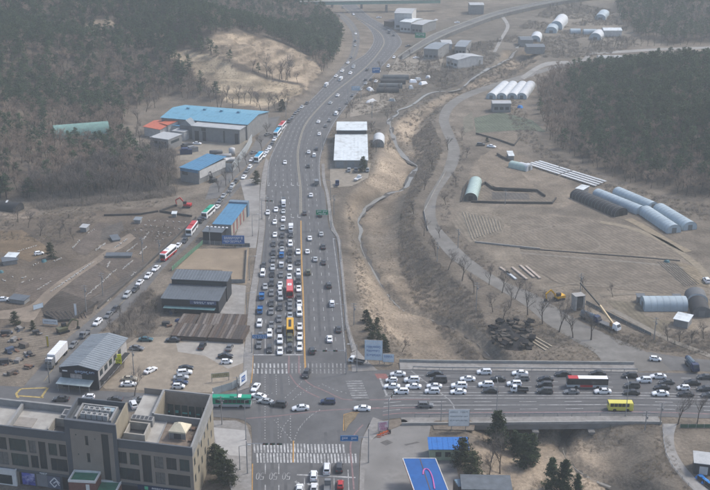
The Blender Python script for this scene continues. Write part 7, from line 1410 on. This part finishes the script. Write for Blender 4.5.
furrows([((480,160),(496,147),(530,184),(496,186))], 10, 'furrows of the tan upper field', .4, .0, (.20,.168,.132))
WALLD = mat('field_wall_dark', (0.06,0.055,0.05), .9, .25)
def low_wall(px, h, w, label, name='field_wall', m=WALLD, cat='wall', seg=2.5):
    r = empty(name, (0,0,0), 0, label, cat)
    for a, b in zip(px, px[1:]):
        A, B = G(*a), G(*b); n = max(1, round((B-A).length/seg))
        mb = MB(); mb.bar((A.x,A.y,h/2),(B.x,B.y,h/2), w, h); mb.build('wall_length', m, r)
    return r
low_wall([(471,202.5),(500,203.5),(552,204),(556,199)], 1.0, .4, 'long dark retaining wall below the walled pad'); low_wall([(479,188),(485,183.5),(493,189.5),(520,190.5),(537,191.5),(545,197)], 1.1, .4, 'dark retaining wall above the walled pad'); low_wall([(461,202),(464,188),(468,182)], .8, .4, 'dark wall left of the green tinted greenhouse')
low_wall([(497,155),(502,158),(509,161.5)], 1.2, .5, 'short dark wall above the short greenhouse'); low_wall([(476,134),(500,141),(514,146),(520,138)], .9, .4, 'dark bank edge below the nursery'); low_wall([(520,248.5),(580,253),(640,257.5),(680,261)], .3, .7, 'dark ditch bank across the right fields'); low_wall([(475,242.5),(498,245),(540,249.5)], .6, .5, 'pale field edge kerb beside the curved lane', m=CONC)
low_wall([(176,206),(160,212),(178,215),(192,217)], .9, .5, 'dark low wall at the top of the allotments'); low_wall([(104,216),(140,215),(158,212)], .8, .5, 'dark brush wall along the wood edge'); low_wall([(98,303),(72,321),(58,322),(44,316)], .9, .3, 'dark net fence below the dark plot', 'net_fence', cat='fence')
low_wall([(196,218.5),(172,242),(142,270),(112,297),(98,309)], .9, .35, 'dark roadside kerb wall along the allotments', m=mat('kerb_dark', (0.085,0.08,0.075), .9, .2))
low_wall([(428,231),(424,212),(434,192),(446,172)], .8, .25, 'low grey barrier inside the lane bend', 'road_barrier', CONC, 'barrier')
# ================================================================ fences, hoardings and boards
def fence(px, h, label, m, step=2.5, name='fence', mesh=True, z=0.0):
    r = empty(name, (0,0,0), 0, label, 'fence'); 
    for a, b in zip(px, px[1:]):
        A, B = G(*a), G(*b); n = max(1, round((B-A).length/step))
        for i in range(n):
            p, q_ = A.lerp(B, i/n), A.lerp(B, (i+1)/n); MB().box(p.x-.05,p.x+.05,p.y-.05,p.y+.05,z,z+h+.1).build('post', STEEL, r)
            if mesh: MB().bar((p.x,p.y,z+h/2),(q_.x,q_.y,z+h/2), .04, h-.1).build('panel', m, r)
            else: mb = MB(); [mb.bar((p.x,p.y,z+h*f),(q_.x,q_.y,z+h*f), .06, .08) for f in (.35,.95)]; mb.build('rail', m, r)
    return r
GF = mat('fence_green', (0.10,0.20,0.13), .7, .15); GYF = mat('fence_sheet_grey', (0.33,0.36,0.37), .6, .15)
fence([(172,271),(182,262),(198,248.5),(203,244)], 1.8, 'green mesh fence along the sandy lot', GF); fence([(203,244),(250,247)], 1.6, 'grey sheet fence behind the sandy lot', mat('fence_dark_sheet', (0.13,0.135,0.14), .7, .2)); fence([(247,250),(245,283),(226,283)], 1.5, 'grey fence along the pavement side of the sandy lot', mat('fence_pale_sheet', (0.24,0.25,0.25), .7, .2))
fence([(213,395.5),(222,392.5),(232,389.5),(238,386),(241,380)], 2.4, 'pale sheet hoarding around the car park corner', GYF); fence([(586,303.5),(610,316),(632,327),(651,336)], 1.2, 'grey net fence beside the pale blue greenhouse plot', mat('net_fence_grey', (0.15,0.16,0.165), .8, .2))
fence([(353,350),(346.6,325),(344,297),(341.5,269),(338.2,240),(334,230),(331,222)], 1.0, 'steel railing along the stream side pavement', STEEL, 3.0, 'railing', False, .17); fence([(662.5,427),(663.5,442),(666,456),(672,468),(682,480),(695,493)], 1.0, 'thin railing along the concrete footpath', STEEL, 2.5, 'railing', False)
fence([(680,428),(712,428)], 1.2, 'green mesh fence right of the footpath top', mat('fence_deep_green', (0.06,0.12,0.08), .7, .2)); fence([(697,479),(712,490)], 1.2, 'black sheet fence below the blue tarpaulins', DKW)
def board(px, py, w, z0, h, rz, m, label, name='billboard', posts=(-.35,.35), cat='billboard', glyph=None, th=.2, base=0.0):
    a = G(px,py,base); r = empty(name, (a.x,a.y,base), rz, label, cat)
    for f in posts: MB().box(f*w-.09,f*w+.09,.11,.29,-.05,z0+h*.9).build('post', STEEL, r)
    p_ = MB().box(-w/2,w/2,-th/2,th/2,z0,z0+h).build('panel', m, r)
    mb = MB(); t = .08; y = -th/2-.02
    mb.box(-w/2-t,w/2+t,y,th/2+.02,z0-t,z0-.001); mb.box(-w/2-t,w/2+t,y,th/2+.02,z0+h+.001,z0+h+t); mb.box(-w/2-t,-w/2-.001,y,th/2+.02,z0,z0+h); mb.box(w/2+.001,w/2+t,y,th/2+.02,z0,z0+h); mb.build('frame', STEEL, r)
    for i, (x0,x1,c0,c1,n,mm) in enumerate(glyph or []): glyphs(MB, p_, x0*w,x1*w,z0+c0*h,z0+c1*h,-th/2-.005,n,mm,i+7)
    return r
BW = mat('board_white', (0.74,0.75,0.75), .6, .1, .6); BB = mat('board_pale_blue', (0.52,0.62,0.70), .6, .12, .6); LETB = mat('letter_blue', (0.05,0.13,0.35), .6, 0); LETG = mat('letter_grey', (0.25,0.27,0.29), .6, 0); LETR = mat('letter_magenta', (0.42,0.05,0.22), .6, 0)
board(373.5,364,5.4,1.4,6.6,-.1,BB,'tall pale blue billboard above the stream at the junction',glyph=[(-.44,.44,.82,.95,8,LETW),(-.4,.4,.6,.72,9,LETB),(-.4,.35,.42,.52,10,LETB),(-.4,.4,.2,.3,10,LETB)]); board(388.3,364.5,3.4,.9,2.6,-.1,BB,'smaller pale board right of the tall blue billboard',glyph=[(-.4,.4,.6,.85,5,LETB),(-.4,.4,.2,.4,6,LETW)])
board(458.5,431,5.6,1.6,5.0,0,BW,'white billboard standing at the bridge approach',glyph=[(-.44,-.06,.8,.9,6,LETG),(.06,.44,.8,.9,6,LETG),(-.44,.44,.55,.63,12,LETG),(-.44,.44,.3,.38,12,LETG)]); board(383,432.5,2.8,.7,2.6,.3,mat('board_pinkish', (0.58,0.52,0.55), .6, .15),'white sign with magenta lettering on the soil bed',name='roadside_sign',cat='sign',glyph=[(-.4,.4,.66,.92,4,LETR),(-.4,.2,.36,.6,4,LETR),(-.3,.45,.06,.3,4,LETR)])
board(243.5,386,4.0,.8,3.6,1.1,BW,'white advertising banner with blue lettering at the pavement corner',name='advertising_banner',cat='banner',th=.1); bn = bpy.data.objects['advertising_banner']; MB().box(-1.0,1.0,-.075,-.055,1.6,3.4).build('blue_field', LETB, bn); glyphs(MB, bn, -.8,.8,2.1,2.9,-.08,3,LETW,5); board(220.5,381.5,5.2,1.4,1.4,.2,mat('banner_cream', (0.48,0.43,0.24), .7, .15),'cream banner on two posts in the car park corner',name='banner',posts=(-.48,.48),cat='banner',glyph=[(-.42,.42,.25,.75,8,mat('letter_brown', (0.16,0.12,0.06), .6, 0))],th=.06)
board(50.5,325.5,5.2,.5,1.7,-.18,BW,'white lettered banner below the dark plot',name='banner',posts=(-.45,.45),cat='banner',glyph=[(-.42,.42,.35,.7,9,LETG)],th=.06); board(38.5,309.5,3.6,.4,1.6,.75,BB,'pale blue board at the corner of the sandy track',name='banner',posts=(-.4,.4),cat='banner',th=.06); board(76,316,.7,.2,4.2,0,BW,'narrow upright white sign on the dark plot',name='upright_sign',posts=(0,),cat='sign'); board(48.2,347,.6,.2,3.6,0,mat('sign_ochre', (0.5,0.36,0.04), .6, .1),'narrow yellow upright sign beside the lorry',name='upright_sign',posts=(0,),cat='sign')
def pole(px, py, h, label, arms=1, ang=0.0, name='street_lamp', cat='lamp', arm=2.2, hill=False):
    a = P(px,py) if hill else G(px,py); r = empty(name, (a.x,a.y,a.z), ang, label, cat); MB().tube([(0,0,-.1),(0,0,h*.7),(0,0,h)], [.13,.10,.07], 8).build('shaft', STEEL, r)
    for s in ((1,) if arms == 1 else (1,-1)):
        if arms:
            MB().tube([(0,0,h-.1),(s*arm*.5,0,h+.25),(s*arm,0,h+.35)], .05, 6).build('arm', STEEL, r); MB().box(min(s*arm,s*(arm+.8)),max(s*arm,s*(arm+.8)),-.14,.14,h+.28,h+.42).build('lamp_head', mat('lamp_grey', (0.45,0.46,0.46), .5, .05), r)
    MB().box(-.22,.22,-.22,.22,0,.35).build('base', CONC, r); return r
def upole(px, py, h, label, hill=True):
    a = P(px,py); r = empty('utility_pole', a, random.uniform(-.3,.3), label, 'pole'); MB().tube([(0,0,-.2),(0,0,h)], [.17,.11], 8).build('shaft', mat('pole_concrete', (0.25,0.245,0.235), .9, .15), r)
    for z in (h-.4,h-1.3): MB().box(-.95,.95,-.05,.05,z-.05,z+.05).build('crossarm', STEEL, r)
    MB().tube([(.35,0,h-2.6),(.35,0,h-1.8)], .2, 8).build('transformer', STEEL, r); return r
for px, py, h, ar, an, lb in ((496.5,413.5,9.5,1,1.57,'lamp post on the bridge above the dark pine'),(625.6,416.5,10.5,1,1.57,'lamp post on the bridge beside the yellow minibus'),(262,219,9,1,0,'lamp post with arm beside the white car pocket'),(252.6,236,9,1,0,'lamp post on the pavement opposite the queue tail'),(345,330,9,1,3.14,'lamp post on the stream side railing'),(341,262,9,1,3.14,'lamp post farther up the stream side railing'),(330.5,200,9,1,3.14,'lamp post above the green direction sign'),(247,318,9,1,0,'lamp post on the pavement by the plank roofs'),(249.5,280,9,1,0,'lamp post on the pavement by the sandy lot'),
   (323,150,10,1,3.14,'lamp post at the left of the white roofed shed'),(348,103,10,1,3.14,'lamp post above the white roofed shed'),(286,118,10,1,0,'lamp post at the bus line below the hillside'),(246,440,12,1,0,'tall lamp post at the paved street corner'),(357,372,9,1,3.14,'lamp post at the far right junction corner'),(441,421.5,7,0,0,'plain post left of the white billboard'),(240,470,7,1,0,'short lamp post beside the corner evergreens'),(213,424,8,1,1.57,'lamp post in front of the green bus')): pole(px, py, h, lb, ar, an)
for px, py, h, lb in ((49.5,383,9,'utility pole in front of the lorry'),(86.5,312,10,'utility pole beside the dark plot'),(143,262,10,'utility pole beside the white roofed bus'),(580,294,8,'utility pole behind the works silo'),(654,340,8,'utility pole in the grassy plot'),(476,312,11,'tall utility pole on the lane side bank'),(354,325,8,'utility pole beside the railing thicket'),(334,215,9,'utility pole beside the green direction sign'),(230,196,9,'utility pole between factory and striped shop'),(210,245,9,'utility pole at the striped shop corner'),(134,375,9,'utility pole at the car park edge'),(238,408,10,'utility pole beside the green bus'),(222,425,9,'utility pole left of the junction mast'),(645,430,6,'utility pole at the bridge end'),(372,118,9,'utility pole behind the white roofed shed'),(437,262,8,'utility pole inside the lane bend'),(458,248,8,'utility pole on the field side of the lane bend'),(160,262,9,'utility pole at the green fence'),(103,296,9,'utility pole at the road below the white cars'),(505,205,7,'utility pole on the walled pad'),(660,425,7,'utility pole at the footpath top')): upole(px, py, h, lb)
SGNL = mat('signal_black', (0.015,0.015,0.016), .5, .05)
def mast(px, py, h, arm, ang, label, sign=None, signals=(.55,.75,.95), za=None):
    a = G(px,py); r = empty('signal_mast', (a.x,a.y,.1), ang, label, 'traffic signal'); za = za or h-.8; MB().tube([(0,0,-.1),(0,0,h)], [.17,.11], 8).build('shaft', STEEL, r); MB().tube([(0,0,za),(arm,0,za+.15)], [.10,.06], 6).build('arm', STEEL, r)
    for f in signals:
        b = MB().box(arm*f-.65,arm*f+.65,-.18,.12,za-.25,za+.2).build('signal_head', SGNL, r)
        for k_ in range(4): MB().tube([(arm*f-.48+.32*k_,-.2,za),(arm*f-.48+.32*k_,-.181,za)], .12, 8).build('signal_lens', mat(('lens_red','lens_amber','lens_green','lens_green')[k_], ((.3,.02,.02),(.3,.16,.02),(.02,.2,.1),(.02,.2,.1))[k_], .3, 0), b)
    if sign:
        w, hh, sm, x, gl = sign; p_ = MB().box(x-w/2,x+w/2,-.3,-.2,za-hh*.6,za+hh*.4).build('direction_sign', sm, r)
        for (x0,x1,c0,c1,n) in gl: glyphs(MB, p_, x+x0*w,x+x1*w,za-hh*.6+c0*hh,za-hh*.6+c1*hh,-.305,n,LETW,n)
        mb = MB()
        for x0,x1,z0,z1 in ((x-w/2+.06,x+w/2-.06,za+hh*.4-.14,za+hh*.4-.08),(x-w/2+.06,x+w/2-.06,za-hh*.6+.08,za-hh*.6+.14)): mb.box(x0,x1,-.31,-.301,z0,z1)
        mb.build('sign_border', LETW, p_)
    return r
SGRN = mat('sign_face_green', (0.0,0.22,0.10), .45, .05); SBLU = mat('sign_face_blue', (0.01,0.14,0.36), .45, .05)
mast(247.5,474,9.5,8.8,0,'signal mast at the paved street corner reaching over the near crossing'); mast(368.5,463,10,7.4,3.14159,'mast with blue direction sign over the slip lane',(4.6,1.7,SBLU,5.0,[(-.42,-.1,.3,.7,3),(.08,.42,.3,.7,3)]),(),7.5)
bpy.data.objects['signal_mast.001'].rotation_euler = (0,0,3.14159); mast(388.5,428,9,6,1.3,'signal mast at the mouth of the east road',None,(.5,.9)); mast(346,374,8.5,10.5,3.14159,'signal mast over the departing lanes at the far crossing',None,(.3,.6,.9)); mast(252,353,7.2,4.8,0,'mast with blue lane sign over the kerbside queue lane',(4.6,1.3,SBLU,2.6,[(-.45,-.15,.25,.7,2),(-.1,.15,.25,.7,2),(.2,.46,.25,.7,2)]),(),5.8)
mast(331,229,8.5,4.6,3.14159,'mast with green direction sign over the northbound lanes',(5.0,2.2,SGRN,3.6,[(-.42,-.05,.5,.85,3),(.05,.42,.5,.85,3),(-.3,.3,.12,.38,4)]),(),7.4); mast(262,219.5,9,4.5,0,'dark gantry arm over the pavement lanes',None,(.5,.9)); mast(424,44,8,6,3.14159,'green highway sign beside the interchange',(8.0,4.0,SGRN,3.0,[(-.4,.4,.4,.8,4)]),(),7.0); mast(381,82,9,5,3.14159,'blue highway sign over the upper avenue',(5,3.5,SBLU,3.2,[(-.4,.4,.4,.8,3)]),(),8.0); mast(361,101,9,5,3.14159,'pale blue sign over the bend of the avenue',(5,2.6,mat('sign_face_pale', (0.30,0.42,0.52), .5, .08),3.2,[(-.4,.4,.4,.8,3)]),(),8.0)
for nm in [o.name for o in COL.objects if o.name.startswith('signal_mast')]:
    o = bpy.data.objects[nm]
    if abs(o.rotation_euler.z-3.14159) < .01:       # signs on left-reaching arms still face the camera side
        for ch in o.children:
            if ch.name.startswith(('direction_sign','signal_head')): ch.scale.y = -1
# small things round the junction: cones, bollards, post boxes
for i, (px, py) in enumerate(((379,437),(382,435.5),(385,434.2),(388,433))):
    a = G(px,py,.1); r = empty('traffic_cone', (a.x,a.y,.1), 0, ('leftmost','second from left','third from left','rightmost')[i]+' orange barrier block along the forecourt entry', 'barrier', 'orange barrier blocks'); mb = MB(); mb.extrude_x([(-.25,0),(.25,0),(.12,.75),(-.12,.75)], -.6, .6); mb.build('block', mat('barrier_orange', (0.55,0.12,0.04), .6, .1), r); MB().box(-.62,.62,-.2,.2,.3,.42).build('white_band', LETW, r)
a = G(389,432.5,.2); r = empty('motor_scooter', (a.x,a.y,.2), .6, 'dark scooter parked on the soil bed', 'scooter'); mb = MB(); mb.box(-.15,.15,-.7,.5,.35,.75); mb.bar((0,.5,.5),(0,.75,1.1),.1); mb.bar((-.35,.75,1.1),(.35,.75,1.1),.06); mb.build('body', DKW, r); MB().box(-.18,.18,-.7,0,.76,.9).build('seat', TRIM, r)
for y in (-.65,.75): wheel_mesh(.24,.1).build('wheel', TYRE, r).location = (0,y,.22)

# junk yard left of the side road
JC = [mat('junk_%d' % i, c, .8, .25, 1.2) for i, c in enumerate(((.05,.05,.052),(.12,.10,.085),(.22,.21,.20),(.06,.08,.12),(.16,.09,.06)))]
for i, (px, py, sx, sy, sz, k, lb) in enumerate(((6,335,3,1.4,1.6,0,'dark junk container at the left edge below the bush'),(14,341,2.2,1.2,1.2,2,'pale junk crate right of the left edge container'),(24,347,3,1.5,1.4,1,'brown junk pile beside the yellow upright sign'),(10,352,2.5,1.6,1.5,3,'blue grey junk container at the left edge'),(30,355,2.4,1.2,1.0,0,'dark junk pile left of the lorry cab'),(4,364,3,1.5,1.7,0,'dark junk shed at the left edge'),(18,362,2.2,1.3,1.1,2,'pale junk stack left of the lorry'),(28,368,2.0,1.2,1.0,4,'rusty junk stack near the lorry cab'),(12,374,2.6,1.4,1.2,1,'brown junk stack lowest at the left'),(20,330,2.5,1.2,1.1,2,'pale machine parts below the sandy track'),(36,334,2.0,1.4,1.3,0,'dark machine parts below the white banner'),(173,312,2.2,1.2,1.3,1,'brown junk pile left of the plank roofs'),(166,325,2.4,1.4,1.2,0,'dark junk pile beside the brambles'))):
    a = G(px,py); r = empty('junk_pile', (a.x,a.y,0.03), i*1.3, lb, 'junk'); R7 = random.Random(i)
    MB().box(-sx/2,sx/2,-sy/2,sy/2,0,sz).build('main_box', JC[k], r)
    for q in range(6): c = Vector((R7.uniform(-sx,sx)*.7, R7.uniform(-sy,sy)*1.1, R7.uniform(.2,.5))); u = Vector((math.cos(q*1.7),math.sin(q*1.7),R7.uniform(-.2,.2)))*R7.uniform(.4,.9); MB().obox(c,u,Vector((-u.y,u.x,0))*.45,Vector((0,0,R7.uniform(.08,.3)))).build('junk_piece', JC[(k+q) % 5], r)
# ================================================================ haze: one closed box of pale air round camera and valley
hm = bpy.data.materials.new('haze_air'); hm.use_nodes = True; nt = hm.node_tree; nt.nodes.remove(nt.nodes['Principled BSDF'])
pv = nt.nodes.new('ShaderNodeVolumePrincipled'); pv.inputs['Color'].default_value = (0.88,0.955,0.99,1); pv.inputs['Density'].default_value = 0.00024; pv.inputs['Anisotropy'].default_value = 0.15
nt.links.new(pv.outputs[0], nt.nodes['Material Output'].inputs['Volume'])
haze = MB().box(-5200,5200,-1200,7200,-12,190).build('haze', hm); tag(haze, 'pale haze filling the valley', kind='stuff')
